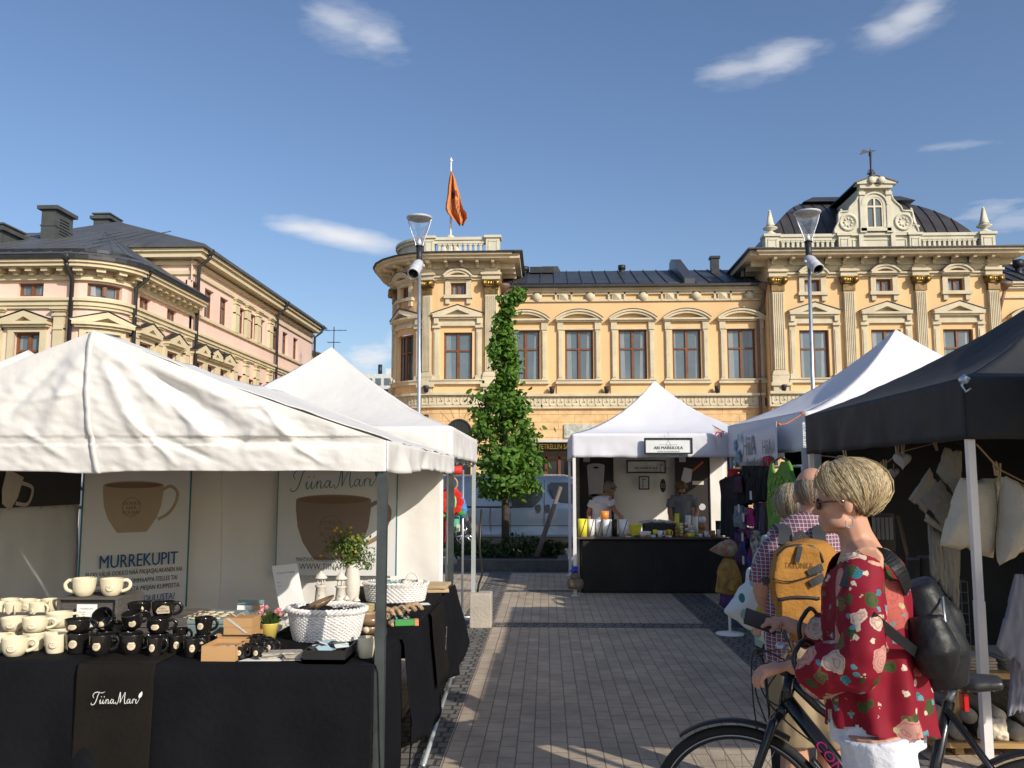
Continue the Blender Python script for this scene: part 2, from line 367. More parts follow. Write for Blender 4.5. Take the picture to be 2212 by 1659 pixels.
# ================================================================ PATH-MAPPED FACADES
def plane_map(y):return lambda s,z,d:Vector((s,y-d,z))
def wallholes(g,m,s0,s1,z0,z1,holes,reveal=.22,smax=1.2):
 ss=sorted(set([s0,s1]+[h[0]for h in holes]+[h[1]for h in holes]));zs=sorted(set([z0,z1]+[h[2]for h in holes]+[h[3]for h in holes]))
 full=[]
 for a,b in zip(ss,ss[1:]):
  n=max(1,int(math.ceil((b-a)/smax)));full+=[a+(b-a)*i/n for i in range(n)]
 ss=full+[ss[-1]]
 for a,b in zip(ss,ss[1:]):
  for c,d in zip(zs,zs[1:]):
   x=(a+b)/2;z=(c+d)/2
   if any(h[0]<x<h[1]and h[2]<z<h[3]for h in holes):continue
   g.poly([m(a,c,0),m(b,c,0),m(b,d,0),m(a,d,0)])
 for h in holes:
  a,b,c,d=h[:4];r=-reveal
  g.poly([m(a,c,0),m(a,d,0),m(a,d,r),m(a,c,r)]);g.poly([m(b,c,0),m(b,c,r),m(b,d,r),m(b,d,0)])
  g.poly([m(a,c,0),m(a,c,r),m(b,c,r),m(b,c,0)]);g.poly([m(a,d,0),m(b,d,0),m(b,d,r),m(a,d,r)])
def mb(g,m,s0,s1,z0,z1,d0,d1,n=1):
 for i in range(n):
  a=s0+(s1-s0)*i/n;b=s0+(s1-s0)*(i+1)/n
  k=g.vs([m(s,z,d)for z in(z0,z1)for d in(d0,d1)for s in(a,b)])
  fs=[(0,2,3,1),(4,5,7,6),(0,1,5,4),(2,6,7,3)]
  if i==0:fs.append((0,4,6,2))
  if i==n-1:fs.append((1,3,7,5))
  for q in fs:g.fc([k+j for j in q])
def mprism(g,m,pts,d0,d1):
 n=len(pts);a=g.vs([m(s,z,d0)for s,z in pts]);b=g.vs([m(s,z,d1)for s,z in pts])
 g.fc([a+i for i in range(n)]);g.fc([b+i for i in reversed(range(n))])
 for i in range(n):j=(i+1)%n;g.fc((a+i,b+i,b+j,a+j))
def cornice(g,m,s0,s1,z,steps,n=1):
 for(h,d)in steps:mb(g,m,s0,s1,z,z+h,-.05,d,n);z+=h-.001
 return z
def window(par,m,sc,z0,z1,w,bars=(.62,),r=.2,fm=None,cur=True,lab=None,dark=False):
 fm=fm or WDF;g=G();a,b=sc-w/2,sc+w/2;t=.07;d0,d1=-r-.02,-r+.05
 mb(g,m,a,a+t,z0,z1,d0,d1);mb(g,m,b-t,b,z0,z1,d0,d1);mb(g,m,a+t,b-t,z0,z0+t,d0,d1);mb(g,m,a+t,b-t,z1-t,z1,d0,d1)
 mb(g,m,sc-.05,sc+.05,z0+t,z1-t,d0,d1+.015)
 for q in bars:zz=z0+(z1-z0)*q;mb(g,m,a+t,sc-.05,zz-.04,zz+.04,d0,d1+.01);mb(g,m,sc+.05,b-t,zz-.04,zz+.04,d0,d1+.01)
 for sgn in(-1,1):
  x0,x1=(a+t,sc-.05)if sgn<0 else(sc+.05,b-t)
  mb(g,m,x0,x0+.03,z0+t,z1-t,d0,d1-.02);mb(g,m,x1-.03,x1,z0+t,z1-t,d0,d1-.02)
 f=g.build('window',fm,par)
 g=G();q=-r-.004;g.poly([m(a,z0,q),m(b,z0,q),m(b,z1,q),m(a,z1,q)])
 if cur:
  g.mi=1;g2=.45*(w/2)
  for(x0,x1)in((a+.09,a+.09+g2*random.uniform(.3,.95)),(b-.09-g2*random.uniform(.2,.9),b-.09)):
   g.poly([m(x0,z0+.05,q+.003),m(x1,z0+.05,q+.003),m((x0+x1)/2+(.1 if x0<sc else-.1)*0+(x1-x0)*.3,z1-.05,q+.003),m(x0,z1-.05,q+.003)]if x0<sc else[m(x0,z0+.05,q+.003),m(x1,z0+.05,q+.003),m(x1,z1-.05,q+.003),m(x0+(x1-x0)*.3,z1-.05,q+.003)])
 g.build('pane',[GLS,CUR],f)
 return f
def tri_ped(par,m,sc,z,w,h,d=.32,tr=None,n=1):
 g=G();a,b=sc-w/2,sc+w/2
 mb(g,m,a,b,z,z+.1,-.03,d,max(1,n));mb(g,m,a+.05,b-.05,z-.08,z+.001,-.03,d*.7,max(1,n))
 t=.2
 for s in(-1,1):
  e=sc+s*w/2
  mprism(g,m,[(e-s*.02,z+.1),(e+s*.06,z+.16),(sc,z+.1+h),(sc,z+.1+h-t),(e-s*.55,z+.1)],-.03,d)
 mprism(g,m,[(a+.45,z+.1),(b-.45,z+.1),(sc,z+h-.06)],-.03,.06)
 o=g.build('pediment',tr or TRM,par)
 g=G()
 for s in(-1,1):
  e=sc+s*(w/2+.09);mprism(g,m,[(e,z+.155),(sc,z+.125+h),(sc,z+.155+h),(e,z+.19)],-.03,d+.03)
 g.build('flashing',RFD,o)
 return o
def arc_ped(par,m,sc,z,w,h,d=.3,tr=None,t=.2):
 g=G();a=w/2
 mb(g,m,sc-a,sc+a,z,z+.09,-.03,d);mb(g,m,sc-a+.05,sc+a-.05,z-.07,z+.001,-.03,d*.7)
 n=14;rad=(a*a+h*h)/(2*h);th=math.asin(min(1,a/rad));cz=z+.09+h-rad
 ou=[(sc+rad*math.sin(-th+2*th*i/n),cz+rad*math.cos(-th+2*th*i/n))for i in range(n+1)]
 th2=th*.93
 inn=[(sc+(rad-t)*math.sin(-th2+2*th2*i/n),max(z+.088,cz+(rad-t)*math.cos(-th2+2*th2*i/n)))for i in range(n+1)]
 for i in range(n):mprism(g,m,[ou[i],ou[i+1],inn[i+1],inn[i]],-.03,d)
 t2=t*.45;mid=[(sc+(rad-t2)*math.sin(-th+2*th*i/n),cz+(rad-t2)*math.cos(-th+2*th*i/n))for i in range(n+1)]
 for i in range(n):mprism(g,m,[ou[i],ou[i+1],mid[i+1],mid[i]],d,d+.07)
 o=g.build('pediment',tr or TRM,par)
 g=G();oo=[(p[0],p[1]+.03)for p in ou]
 for i in range(n):mprism(g,m,[ou[i],oo[i],oo[i+1],ou[i+1]],-.03,d+.09)
 g.build('flashing',RFD,o)
 return o
 # ================================================================ YELLOW BUILDING
random.seed(5)
YB=41.;YP=40.15
B1=empty('yellow_building',(6,YB,0),'long yellow neoclassical town hall style building with dark metal roof behind the stalls','building')
wm=plane_map(YB);TR=2.5;TXc=-5.0
def tm(s,z,d):
 if s>=TXc:return Vector((s,YP-d,z))
 th=(TXc-s)/TR
 if th<=math.pi/2:return Vector((TXc-(TR+d)*math.sin(th),YP+TR-(TR+d)*math.cos(th),z))
 return Vector((TXc-TR-d,YP+TR+(th-math.pi/2)*TR,z))
bm_=plane_map(YP)
def wx(u):return P(u,760,y=YB).x
def wz(v):return P(1400,v,y=YB).z
def bx(u):return P(u,760,y=YP).x
def bz(v,u=1900):return P(u,v,y=YP).z
def bc(v):return P(1900,v,y=YP-1.1).z
Z_BELT0,Z_BELT1=wz(879),wz(856)
ZE=wz(632)
TX1=bx(1080);BX0=bx(1663);BX1=bx(2168)
WTOP=wz(711.5);WBOT=wz(820);WW=wx(1281.5)-wx(1220.5)
WC=[wx(u)for u in(1135.5,1251,1367,1483.5,1602)]
g=G();holes=[(c-WW/2,c+WW/2,WBOT,WTOP)for c in WC]
wallholes(g,wm,TX1-.3,BX0+.3,Z_BELT1-.1,ZE,holes,.2,50)
g.build('wall',YEL,B1)
LOW=bricks('rusticated_render',(.70,.465,.235),(.69,.455,.23),(.34,.2,.09),1.55,.36,.011,rot=(R(90),0,0),bump=.9,var=0)
g=G();gh=[(wx(1150),wx(1236),.5,wz(958)),(wx(1280),wx(1360),.5,3.2),(wx(1480),wx(1560),.5,3.2)]
wallholes(g,wm,TX1-.3,BX0+.3,0,Z_BELT0+.03,gh,.5,50);g.build('wall',LOW,B1)
for h in gh:
 g=G();g.poly([(h[0],YB+.45,h[2]),(h[1],YB+.45,h[2]),(h[1],YB+.45,h[3]),(h[0],YB+.45,h[3])])
 sf=g.build('shopfront',mat('shop_glass',(.02,.022,.024),.08,var=.4,vs=1),B1);g=G()
 for i in range(4):x=h[0]+(h[1]-h[0])*i/3;g.box(x-.06,x+.06,YB+.36,YB+.44,h[2],h[3])
 g.box(h[0],h[1],YB+.37,YB+.43,h[2],h[2]+.3);g.box(h[0],h[1],YB+.36,YB+.435,2.6,2.7)
 g.build('frame',mat('rust_brown_wood',(.13,.045,.02),.5),sf)
def frieze(m,s0,s1,n=1):
 g=G();z0,z1=Z_BELT0,Z_BELT1
 mb(g,m,s0,s1,z0,z1,-.05,.10,n);mb(g,m,s0,s1,z1-.001,z1+.12,-.05,.26,n);mb(g,m,s0,s1,z0-.07,z0+.001,-.05,.15,n)
 x=s0+.1;k=(z1-z0);a=z0+.1*k;b=z1-.1*k;t=.05
 while x<s1-.45:
  for q in((x,x+.36,a,a+t),(x,x+t,a,b),(x,x+.24,b-t,b),(x+.24-t,x+.24,a+.16,b),(x+.12,x+.24,a+.16,a+.16+t)):mb(g,m,*q,.099,.125)
  x+=.36
 return g.build('frieze',TRM,B1)
frieze(wm,TX1+.05,BX0-.1);frieze(tm,-10.6,TX1+.1,16);frieze(bm_,BX0-.1,BX1+.1)
for c in WC:
 window(B1,wm,c,WBOT,WTOP,WW)
 a,b=c-WW/2,c+WW/2
 g=G()
 for s in(-1,1):
  e=c+s*(WW/2+.22);mb(g,wm,e-.11,e+.11,WBOT,wz(692),-.02,.1);mb(g,wm,e-.14,e+.14,wz(712),wz(694),-.02,.15)
  mb(g,wm,e-.08,e+.08,WBOT+.1,wz(716),.0,.13)
 mb(g,wm,a-.12,b+.12,WTOP+.0,WTOP+.08,-.02,.06);mb(g,wm,a-.45,b+.45,WBOT-.2,WBOT-.05,-.02,.22);mb(g,wm,a-.4,b+.4,WBOT-.05,WBOT+.001,-.02,.27)
 g.build('window_surround',TRM,B1)
 g=G();mb(g,wm,a-.4,b+.4,Z_BELT1+.12,WBOT-.2,-.02,.07);g.build('apron',YEL,B1);g=G();mb(g,wm,a-.12,b+.12,WTOP+.08,wz(697),-.02,.04);g.build('lintel',YEL,B1)
 arc_ped(B1,wm,c,wz(692.5),wx(1303)-wx(1199),.42)
g=G();s0,s1=TX1,BX0
mb(g,wm,s0,s1,wz(651),wz(646.5),-.02,.1);mb(g,wm,s0,s1,wz(636),wz(630),-.02,.12);cornice(g,wm,s0,s1,wz(631),((.1,.18),(.1,.26),(.09,.36)))
g.build('cornice',TRM,B1)
k=0;u=1103
while u<1660:
 g=G()
 x=wx(u);zc=(wz(646)+wz(634))/2
 if k%2==0:
  mb(g,wm,x-.42,x-.34,zc-.22,zc+.22,-.02,.12);mb(g,wm,x+.34,x+.42,zc-.22,zc+.22,-.02,.12);mb(g,wm,x-.22,x+.22,zc-.22,zc+.22,-.02,.09)
  p=g.vs([wm(x+a_,zc+b_,.09)for a_,b_ in((-.2,-.2),(.2,-.2),(.2,.2),(-.2,.2))]+[wm(x,zc,.2)])
  for i in range(4):g.fc((p+i,p+(i+1)%4,p+4))
 else:
  g.lathe((x,YB-.02,zc),[(.24,0),(.24,.1),(.19,.1),(.17,.16),(.001,.17)],18,Matrix.Rotation(R(90),4,'X'))
 g.build('ornament',TRM,B1);k+=1;u+=57.6
g=G();mb(g,wm,s0,s1,wz(622.5),wz(617.5),-.3,.5);g.build('gutter',RFD,B1)
ZR0=wz(619);RY0=YB-.35;RY1=YB+4.5;ZR1=P(1300,585.5,y=RY1).z
RIB=RF
g=G();g.poly([(s0-1,RY0,ZR0),(s1+1,RY0,ZR0),(s1+1,RY1,ZR1),(s0-1,RY1,ZR1)]);g.poly([(s0-1,RY1,ZR1),(s1+1,RY1,ZR1),(s1+1,RY1+6,ZR0),(s0-1,RY1+6,ZR0)])
x=s0-.8
while x<s1+.8:
 g.prism([(x-.02,RY0,ZR0+.0),(x+.02,RY0,ZR0+.0),(x+.02,RY0,ZR0+.06),(x-.02,RY0,ZR0+.06)],(0,RY1-RY0,ZR1-ZR0));x+=.68
rf=g.build('roof',RF,B1)
g=G();g.cyl((s0,RY0+.5,ZR0+.2),(s1,RY0+.5,ZR0+.2),.04,n=6)
g.box(wx(1142),wx(1198),RY1-1.,RY1-.2,ZR1-.3,wz(575)+.9);g.build('snow_rail',RFD,rf)
g=G();a,b=P(1171,588,y=RY1+.3).x,P(1223,588,y=RY1+.3).x;zt=P(1200,575,y=RY1+.3).z;g.prism([(a,RY1+.3,ZR1-.5),(b,RY1+.3,ZR1-.5),(b-.45,RY1+.3,zt),(a,RY1+.3,zt)],(0,1.5,0));g.build('roof_hatch',RF,rf)
def vent(u,v,w,hh,Y=RY1-.3):
 p=P(u,v,y=Y);g=G();g.cyl((p.x,Y,p.z-.9),(p.x,Y,p.z-.12),w*.75,n=12);g.cyl((p.x,Y,p.z-.22),(p.x,Y,p.z),w,n=12);g.build('vent',RFD,rf)
vent(1133,577,.26,.3);vent(1343,573.5,.2,.3)
p=P(1543,555,y=RY1-1);g=G();g.box(p.x-.2,p.x+.2,RY1-1.2,RY1-.8,p.z-1.2,p.z-.05);g.box(p.x-.26,p.x+.26,RY1-1.26,RY1-.74,p.z-.12,p.z);g.build('chimney',RFD,rf)
a,b=wx(1481),wx(1492);g=G();za=P(1484,566,y=RY1).z
g.prism([(a,RY1+.3,ZR1-.4),(a,RY1+.3,za),(a,RY1-.4,za+.05),(a,RY0+.2,ZR0+.35),(a,RY0+.2,ZR0-.1)],(.5,0,0));g.build('fire_wall',RF,rf)
def pilaster(m,sa,sb,ztop,zbot,z_ped,n=1):
 g=G();mb(g,m,sa,sb,zbot,ztop,-.02,.16,n);w=sb-sa;k=6
 for i in range(k):x=sa+w*(i+.2)/k;mb(g,m,x,x+w*.6/k,zbot+.25,ztop-.08,.159,.2)
 mb(g,m,sa-.1,sb+.1,zbot-.01,zbot+.12,-.02,.26,n);mb(g,m,sa-.06,sb+.06,zbot+.12,zbot+.2,-.02,.22,n)
 mb(g,m,sa-.12,sb+.12,zbot-.35,zbot-.01,-.02,.24,n);mb(g,m,sa-.2,sb+.2,zbot-.5,zbot-.34,-.02,.34,n)
 mb(g,m,sa-.08,sb+.08,z_ped,zbot-.49,-.02,.24,n)
 o=g.build('pilaster',TRM,B1)
 g=G();zc=ztop;mb(g,m,sa-.03,sb+.03,zc,zc+.34,-.02,.22,n);mb(g,m,sa-.1,sb+.1,zc+.34,zc+.4,-.02,.3,n)
 for e in(sa-.02,sb+.02):
  p=m(e,zc+.5,.1);q=m(e,zc+.5,.42);g.cyl(p,q,.15,n=12)
 mb(g,m,sa-.16,sb+.16,zc+.58,zc+.66,-.02,.4,n);g.mi=1
 for e in(sa-.02,sb+.02):g.cyl(m(e,zc+.5,.4),m(e,zc+.5,.45),.07,n=8)
 for i in range(5):x=sa+w*(i+.5)/5;g.cyl(m(x,zc+.42,.3),m(x,zc+.56,.34),.045,n=6)
 g.build('capital',[CAP,GLD],o)
 g=G();mb(g,m,sa-.14,sb+.14,zc+.66,zc+1.12,-.02,.26,n);mb(g,m,sa-.2,sb+.2,zc+.9,zc+1.0,-.02,.36,n);g.build('block',TRM,o)
 g=G();mb(g,m,sa-.03,sb+.03,zc+1.12,bc(561)-.004,-.02,.207,n);g.build('block',CRM,o)
def pav_window(m,c,n=1):
 a,b=c-WW/2,c+WW/2;zb=bz(816.5);zt=bz(712)
 window(B1,m,c,zb,zt,WW)
 g=G()
 for s in(-1,1):
  e=c+s*(WW/2+.33);mb(g,m,e-.13,e+.13,zb,bz(703),-.02,.1,n);mb(g,m,e-.08,e+.08,zb+.2,bz(712),-.02,.13);mb(g,m,e-.18,e+.18,bz(703),bz(699),-.02,.2);mb(g,m,e-.17,e+.17,zb,zb+.2,-.02,.16)
  mb(g,m,e-.1,e+.1,bz(694),bz(681),-.02,.24)
 mb(g,m,a-.5,b+.5,bz(698.5),bz(690),-.02,.14,n);mb(g,m,a-.5,b+.5,bz(690),bz(681),-.02,.08,n)
 mb(g,m,a-.6,b+.6,zb-.22,zb-.06,-.02,.24,n);mb(g,m,a-.55,b+.55,zb-.06,zb+.001,-.02,.29,n)
 g.build('window_surround',TRM,B1)
 g=G();mb(g,m,a-.5,b+.5,Z_BELT1+.12,zb-.22,-.02,.08,n);g.build('apron',YEL,B1)
 tri_ped(B1,m,c,bz(680),bx(1345)-bx(1239),.45,n=n)
 zb,zt=bz(630.5),bz(603);w=.72
 window(B1,m,c,zb,zt,w,(),.18)
 g=G()
 for s in(-1,1):
  e=c+s*(w/2+.14);mb(g,m,e-.12,e+.12,zb,bz(594),-.02,.1,n);mb(g,m,e-.1,e+.1,zb-.42,zb-.14,-.02,.12)
 mb(g,m,c-w/2-.32,c+w/2+.32,zb-.16,zb,-.02,.2,n)
 mb(g,m,c-w/2-.26,c+w/2+.26,zt,zt+.2,-.02,.08,n)
 g.build('window_surround',TRM,B1)
 arc_ped(B1,m,c,bz(593),1.42,.34,.34,t=.22)
def pavilion(m,s0,s1,cens,pils,n=1,cen_hole=None):
 zt=bc(560);holes=[]
 for c in cens:holes+=[(c-WW/2,c+WW/2,bz(816.5),bz(712)),(c-.36,c+.36,bz(630.5),bz(603))]
 g=G();wallholes(g,m,s0,s1,Z_BELT1,bz(600),holes,.2,.35 if n>1 else 50);g.build('wall',YEL,B1)
 g=G();wallholes(g,m,s0,s1,bz(600),zt,[],.2,.35 if n>1 else 50);g.build('wall',CRM,B1)
 g=G();mb(g,m,s0,s1,bz(597.5),bz(592.5),-.02,.1,n);mb(g,m,s0,s1,bz(592.5),bz(589),-.02,.2,n);g.build('string_course',TRM,B1)
 zc=bc(561);g=G();mb(g,m,s0,s1,zc-.25,zc,-.02,.12,n)
 mb(g,m,s0-.6,s1+.5,bc(546),bc(540),-.02,.95,n);mb(g,m,s0-.7,s1+.6,bc(540)-.001,bc(535.5),-.02,1.1,n)
 mb(g,m,s0,s1,zc,bc(546),-.02,.2,n)
 k=s0+.2
 while k<s1:
  mprism(g,m,[(k-.07,bc(546)),(k+.07,bc(546)),(k+.07,bc(546)-.3),(k-.07,bc(546)-.3)],.05,.35)
  mb(g,m,k-.07,k+.07,bc(546)-.14,bc(546),.1,.8);k+=.82 if n==1 else .74
 g.build('cornice',TRM,B1)
 g=G();mb(g,m,s0-.8,s1+.7,bc(535.5)-.001,bc(533.3),-.3,1.2,n);g.build('flashing',RFD,B1)
 for(a,b)in pils:pilaster(m,a,b,bz(629),bz(810),Z_BELT1+.12,1 if n==1 else 3)
 for c in cens:pav_window(m,c,4 if n>1 else 1)
TC=(bx(959)+bx(1019.5))/2
pavilion(tm,-10.8,TX1,[TC,-7.05],[(bx(914),bx(931)),(bx(1048),bx(1074)),(-8.75,-8.15)],16)
BC=[(bx(1729.5)+bx(1790))/2,(bx(1885)+bx(1946.5))/2,(bx(2041)+bx(2103))/2]
pavilion(bm_,BX0,BX1,BC,[(bx(a),bx(b))for a,b in((1670,1695.5),(1825.5,1849),(1981.5,2004.5),(2140,2163))])
g=G();wallholes(g,tm,-10.8,TX1,0,Z_BELT0+.03,[(bx(968),bx(1018),.3,bz(925))],.4,.35);g.build('wall',LOW,B1)
g=G();c=(bx(968)+bx(1018))/2;r_=(bx(1018)-bx(968))/2;n=16
zc=bz(930);pts=[(c+r_*math.cos(math.pi*i/n),zc+r_*math.sin(math.pi*i/n))for i in range(n+1)]
g.prism([(p[0],YP-.02,p[1])for p in pts]+[(c-r_,YP-.02,.4),(c+r_,YP-.02,.4)],(0,.1,0));o=g.build('shopfront',MATS['shop_glass'],B1)
g=G()
for i in range(n):
 a,b=pts[i],pts[i+1];g.cyl((a[0],YP-.04,a[1]),(b[0],YP-.04,b[1]),.05,n=6)
for q in(-.33,.33):g.box(c+q*r_-.03,c+q*r_+.03,YP-.06,YP-.02,.4,zc+r_*.93)
g.build('frame',RFD,o)
g=G();wallholes(g,bm_,BX0,BX1,0,Z_BELT0+.03,[],.4,50);g.build('wall',LOW,B1)
for x in(TX1-.02,BX0,BX1-.02):g=G();g.box(x,x+.02,YP,YB+9,0,bc(536));g.build('wall',YEL,B1)
zc0,zc1=bc(546),bc(534)
for(a,b)in((TX1,TX1+.95),(BX0-.95,BX0),(BX1,BX1+.95)):
 g=G();g.box(a,b,YP-.85,YB+9,zc0+.004,zc1-.006)
 for k in range(9):g.box(a+(.25 if b==BX0 else 0),b-(0 if b==BX0 else .25),YP+k*1.+.1,YP+k*1.+.26,zc0-.28,zc0+.01)
 g.build('cornice',TRM,B1)
g=G();g.box(TX1-.1,TX1+1.1,YP-1.1,YB+9,zc1,zc1+.06);g.box(BX0-1.1,BX0+.1,YP-1.1,YB+9,zc1,zc1+.06);g.box(BX1-.1,BX1+1.1,YP-1.1,YB+9,zc1,zc1+.06)
g.prism([(TXc-TR-.9,YP+2,zc1+.01),(TXc,YP-.9,zc1+.01),(TX1+.9,YP-.9,zc1+.01),(TX1+.9,YB+9,zc1+.01),(TXc-TR-.9,YB+9,zc1+.01)],(0,0,.04));g.box(BX0-.9,BX1+.9,YP-.9,YB+9,zc1+.002,zc1+.05)
g.build('roof',RF,B1)
def balus(m,s0,s1,z0,z1,n):
 g=G();h=z1-z0;mb(g,m,s0,s1,z0,z0+.12,-.32,0);mb(g,m,s0,s1,z1-.14,z1,-.36,.04);mb(g,m,s0,s1,z1-.3,z1-.14,-.3,-.02)
 o=g.build('balustrade',TRL,B1)
 st=(s1-s0)/n
 for i in range(n+1):
  x=s0+st*i;g=G();mb(g,m,x-.06,x+.06,z0+.12,z1-.3,-.26,-.06);mb(g,m,x-.1,x+.1,z1-.38,z1-.3,-.28,-.04);mb(g,m,x-.085,x+.085,z0+.12,z0+.2,-.28,-.04)
  if 0<i<n:g.build('baluster',TRL,o)
def post(m,s0,s1,z0,z1,obel=None):
 g=G();mb(g,m,s0,s1,z0,z1-.12,-.5,.1);mb(g,m,s0-.06,s1+.06,z0,z0+.14,-.56,.16);mb(g,m,s0-.08,s1+.08,z1-.12,z1,-.58,.18)
 a=(s1-s0)*.2;q=[(s0+a,z0+.25),(s1-a,z0+.25),(s1-a,z1-.28),(s0+a,z1-.28)]
 for(p0,p1)in zip(q,q[1:]+q[:1]):mb(g,m,min(p0[0],p1[0])-.015,max(p0[0],p1[0])+.015,min(p0[1],p1[1])-.015,max(p0[1],p1[1])+.015,.09,.125)
 o=g.build('balustrade_post',TRL,B1)
 if obel:
  c=m((s0+s1)/2,z1,-.2);h=obel-z1
  g=G();g.lathe(c,[(.32,0),(.32,.05),(.2,.12),(.11,.2),(.11,.24),(.34,.33),(.34,.37),(.18,.42),(.17,.46)],14)
  g.lathe(c,[(.26,.46),(.2,.56),(.07,h-.1),(.08,h-.08),(.001,h)],4,Matrix.Rotation(R(45),4,'Z'));g.sm=[False if i>120 else q for i,q in enumerate(g.sm)]
  g.build('obelisk',TRL,o)
z0=zc1+.05;zb1=bz(504)
ps=[(bx(a),bx(b))for a,b in((1660,1690),(1820.5,1845.5),(1975.5,2000.5),(2132,2163))]
for(a,b),ot in zip(ps,(447,447,446,446)):post(bm_,a,b,z0,zb1,bz(ot))
balus(bm_,ps[0][1],ps[1][0],z0,zb1,12);balus(bm_,ps[2][1],ps[3][0],z0,zb1,12)
g=G();mb(g,bm_,ps[1][1],ps[2][0],z0,zb1-.12,-.4,0);mb(g,bm_,ps[1][1],ps[2][0],zb1-.12,zb1,-.5,.12)
for(u0,u1)in((1852,1866),(1873,1936),(1943,1970)):
 a,b=bx(u0),bx(u1)
 for q in((a,b,z0+.2,z0+.24),(a,b,zb1-.32,zb1-.28),(a,a+.04,z0+.24,zb1-.32),(b-.04,b,z0+.24,zb1-.32)):mb(g,bm_,*q,0,.04)
for u0 in(1869.5,1939.5):a=bx(u0);mb(g,bm_,a-.1,a+.1,z0,zb1,0,.14)
g.build('parapet',TRL,B1)
dy=YP-.02;a,b=bx(1869),bx(1938);z1,z2=zb1,bz(408);w1,w2=bx(1883),bx(1920.5);zt=bz(427)-(w2-w1)/2;zb=bz(494.5)
g=G();m=plane_map(dy);wallholes(g,m,a,b,z1,z2,[(w1,w2,zb,zt)],.2,50);g.box(a,a+.02,dy,dy+5,z1,z2);g.box(b-.02,b,dy,dy+5,z1,z2)
for e in(a,b):s=.22 if e==a else-.22;mb(g,m,min(e,e+s),max(e,e+s),z1+.1,z2-.05,0,.14);mb(g,m,min(e,e+s)-.04,max(e,e+s)+.04,z2-.35,z2-.2,0,.2);mb(g,m,min(e,e+s)-.04,max(e,e+s)+.04,z1,z1+.3,0,.2)
dorm=g.build('dormer',TRL,B1)
c=(w1+w2)/2;rr=(w2-w1)/2;n=12
g=G()
for q in range(n):
 t0,t1=math.pi*q/n,math.pi*(q+1)/n
 for(ra,rb,d)in((rr+.0,rr+.16,.1),(rr+.16,rr+.24,.16)):mprism(g,m,[(c+ra*math.cos(t0),zt+ra*math.sin(t0)),(c+rb*math.cos(t0),zt+rb*math.sin(t0)),(c+rb*math.cos(t1),zt+rb*math.sin(t1)),(c+ra*math.cos(t1),zt+ra*math.sin(t1))],0,d)
for e in(w1-.16,w2):mb(g,m,e,e+.16,zb,zt,0,.1)
mb(g,m,w1-.3,w2+.3,zb-.15,zb,0,.2)
for s in(-1,1):
 e=a if s<0 else b;out=smoothpts([(e+s*.0,z1+2.0),(e+s*.12,z1+1.6),(e+s*.45,z1+1.25),(e+s*.55,z1+1.05),(e+s*.95,z1+1.0),(e+s*1.0,z1+.55),(e+s*1.18,z1+.2),(e+s*1.2,z1+.02)],3)
 mprism(g,m,out+[(e,z1+.02)],-.2,.06)
 cc=(e+s*.55,z1+.52);g.lathe((cc[0],dy-.05,cc[1]),[(.42,0),(.42,.07),(.34,.07),(.32,.03),(.001,.03)],20,Matrix.Rotation(R(90),4,'X'))
 for k in range(8):t=k*math.pi/4;g.ell((cc[0]+.18*math.cos(t),dy-.1,cc[1]+.18*math.sin(t)),.06,.03,.06,6)
 g.tube([(p[0],dy-.08,p[1])for p in out],.05,6)
g.build('scroll',TRL,dorm)
g=G();m2=plane_map(dy-.03)
for q in range(n):
 t0,t1=math.pi*q/n,math.pi*(q+1)/n;mprism(g,m2,[(c+(rr-.07)*math.cos(t0),zt+(rr-.07)*math.sin(t0)),(c+rr*math.cos(t0),zt+rr*math.sin(t0)),(c+rr*math.cos(t1),zt+rr*math.sin(t1)),(c+(rr-.07)*math.cos(t1),zt+(rr-.07)*math.sin(t1))],-.02,.05)
for q in((w1,w1+.07,zb,zt),(w2-.07,w2,zb,zt),(w1+.07,w2-.07,zb,zb+.08),(c-.04,c+.04,zb+.08,zt+rr-.07),(w1+.07,c-.04,zt-.1,zt-.02),(c+.04,w2-.07,zt-.1,zt-.02)):mb(g,m2,*q,-.02,.05)
wf=g.build('window',mat('cream_window_wood',(.62,.55,.4),.6),dorm)
g=G();g.poly([m2(c+rr*math.cos(math.pi*q/n),zt+rr*math.sin(math.pi*q/n),-.01)for q in range(n+1)]+[m2(w1,zb,-.01),m2(w2,zb,-.01)]);g.build('pane',GLS,wf)
g=G();pa,pb=bx(1861),bx(1947);pk=(bx(1903.5),bz(386));mb(g,m,pa+.15,pb-.15,z2-.05,z2+.14,-.1,.3)
for s,e in((-1,pa),(1,pb)):mprism(g,m,[(e,z2+.12),(e,z2+.2),(pk[0],pk[1]),(pk[0],pk[1]-.3),(e-s*.5,z2+.14)],-.1,.38)
mprism(g,m,[(pa+.4,z2+.1),(pb-.4,z2+.1),(pk[0],pk[1]-.2)],-.1,.08)
for s in(-1,1):g.lathe((pk[0]+s*.22,dy-.4,pk[1]-.22),[(.17,0),(.17,.06),(.001,.07)],14,Matrix.Rotation(R(90),4,'X'))
pd=g.build('pediment',TRL,dorm)
g=G()
for s,e in((-1,pa-.08),(1,pb+.08)):g.prism([(e,dy-.42,z2+.17),(pk[0],dy-.42,pk[1]+.02),(pk[0],dy-.42,pk[1]+.07),(e,dy-.42,z2+.23)],(0,5.5,0))
g.build('roof',RF,dorm)
g=G();x,z=pk[0]-.12,pk[1];ft=P(1894,320,y=dy).z
g.lathe((x,dy-.1,z-.05),[(.22,0),(.2,.1),(.08,.18),(.16,.25),(.08,.35),(.05,.5),(.05,1.1),(.09,1.2),(.03,1.3),(.03,ft-z-.3),(.07,ft-z-.2),(.02,ft-z-.1),(.001,ft-z+.05)],10)
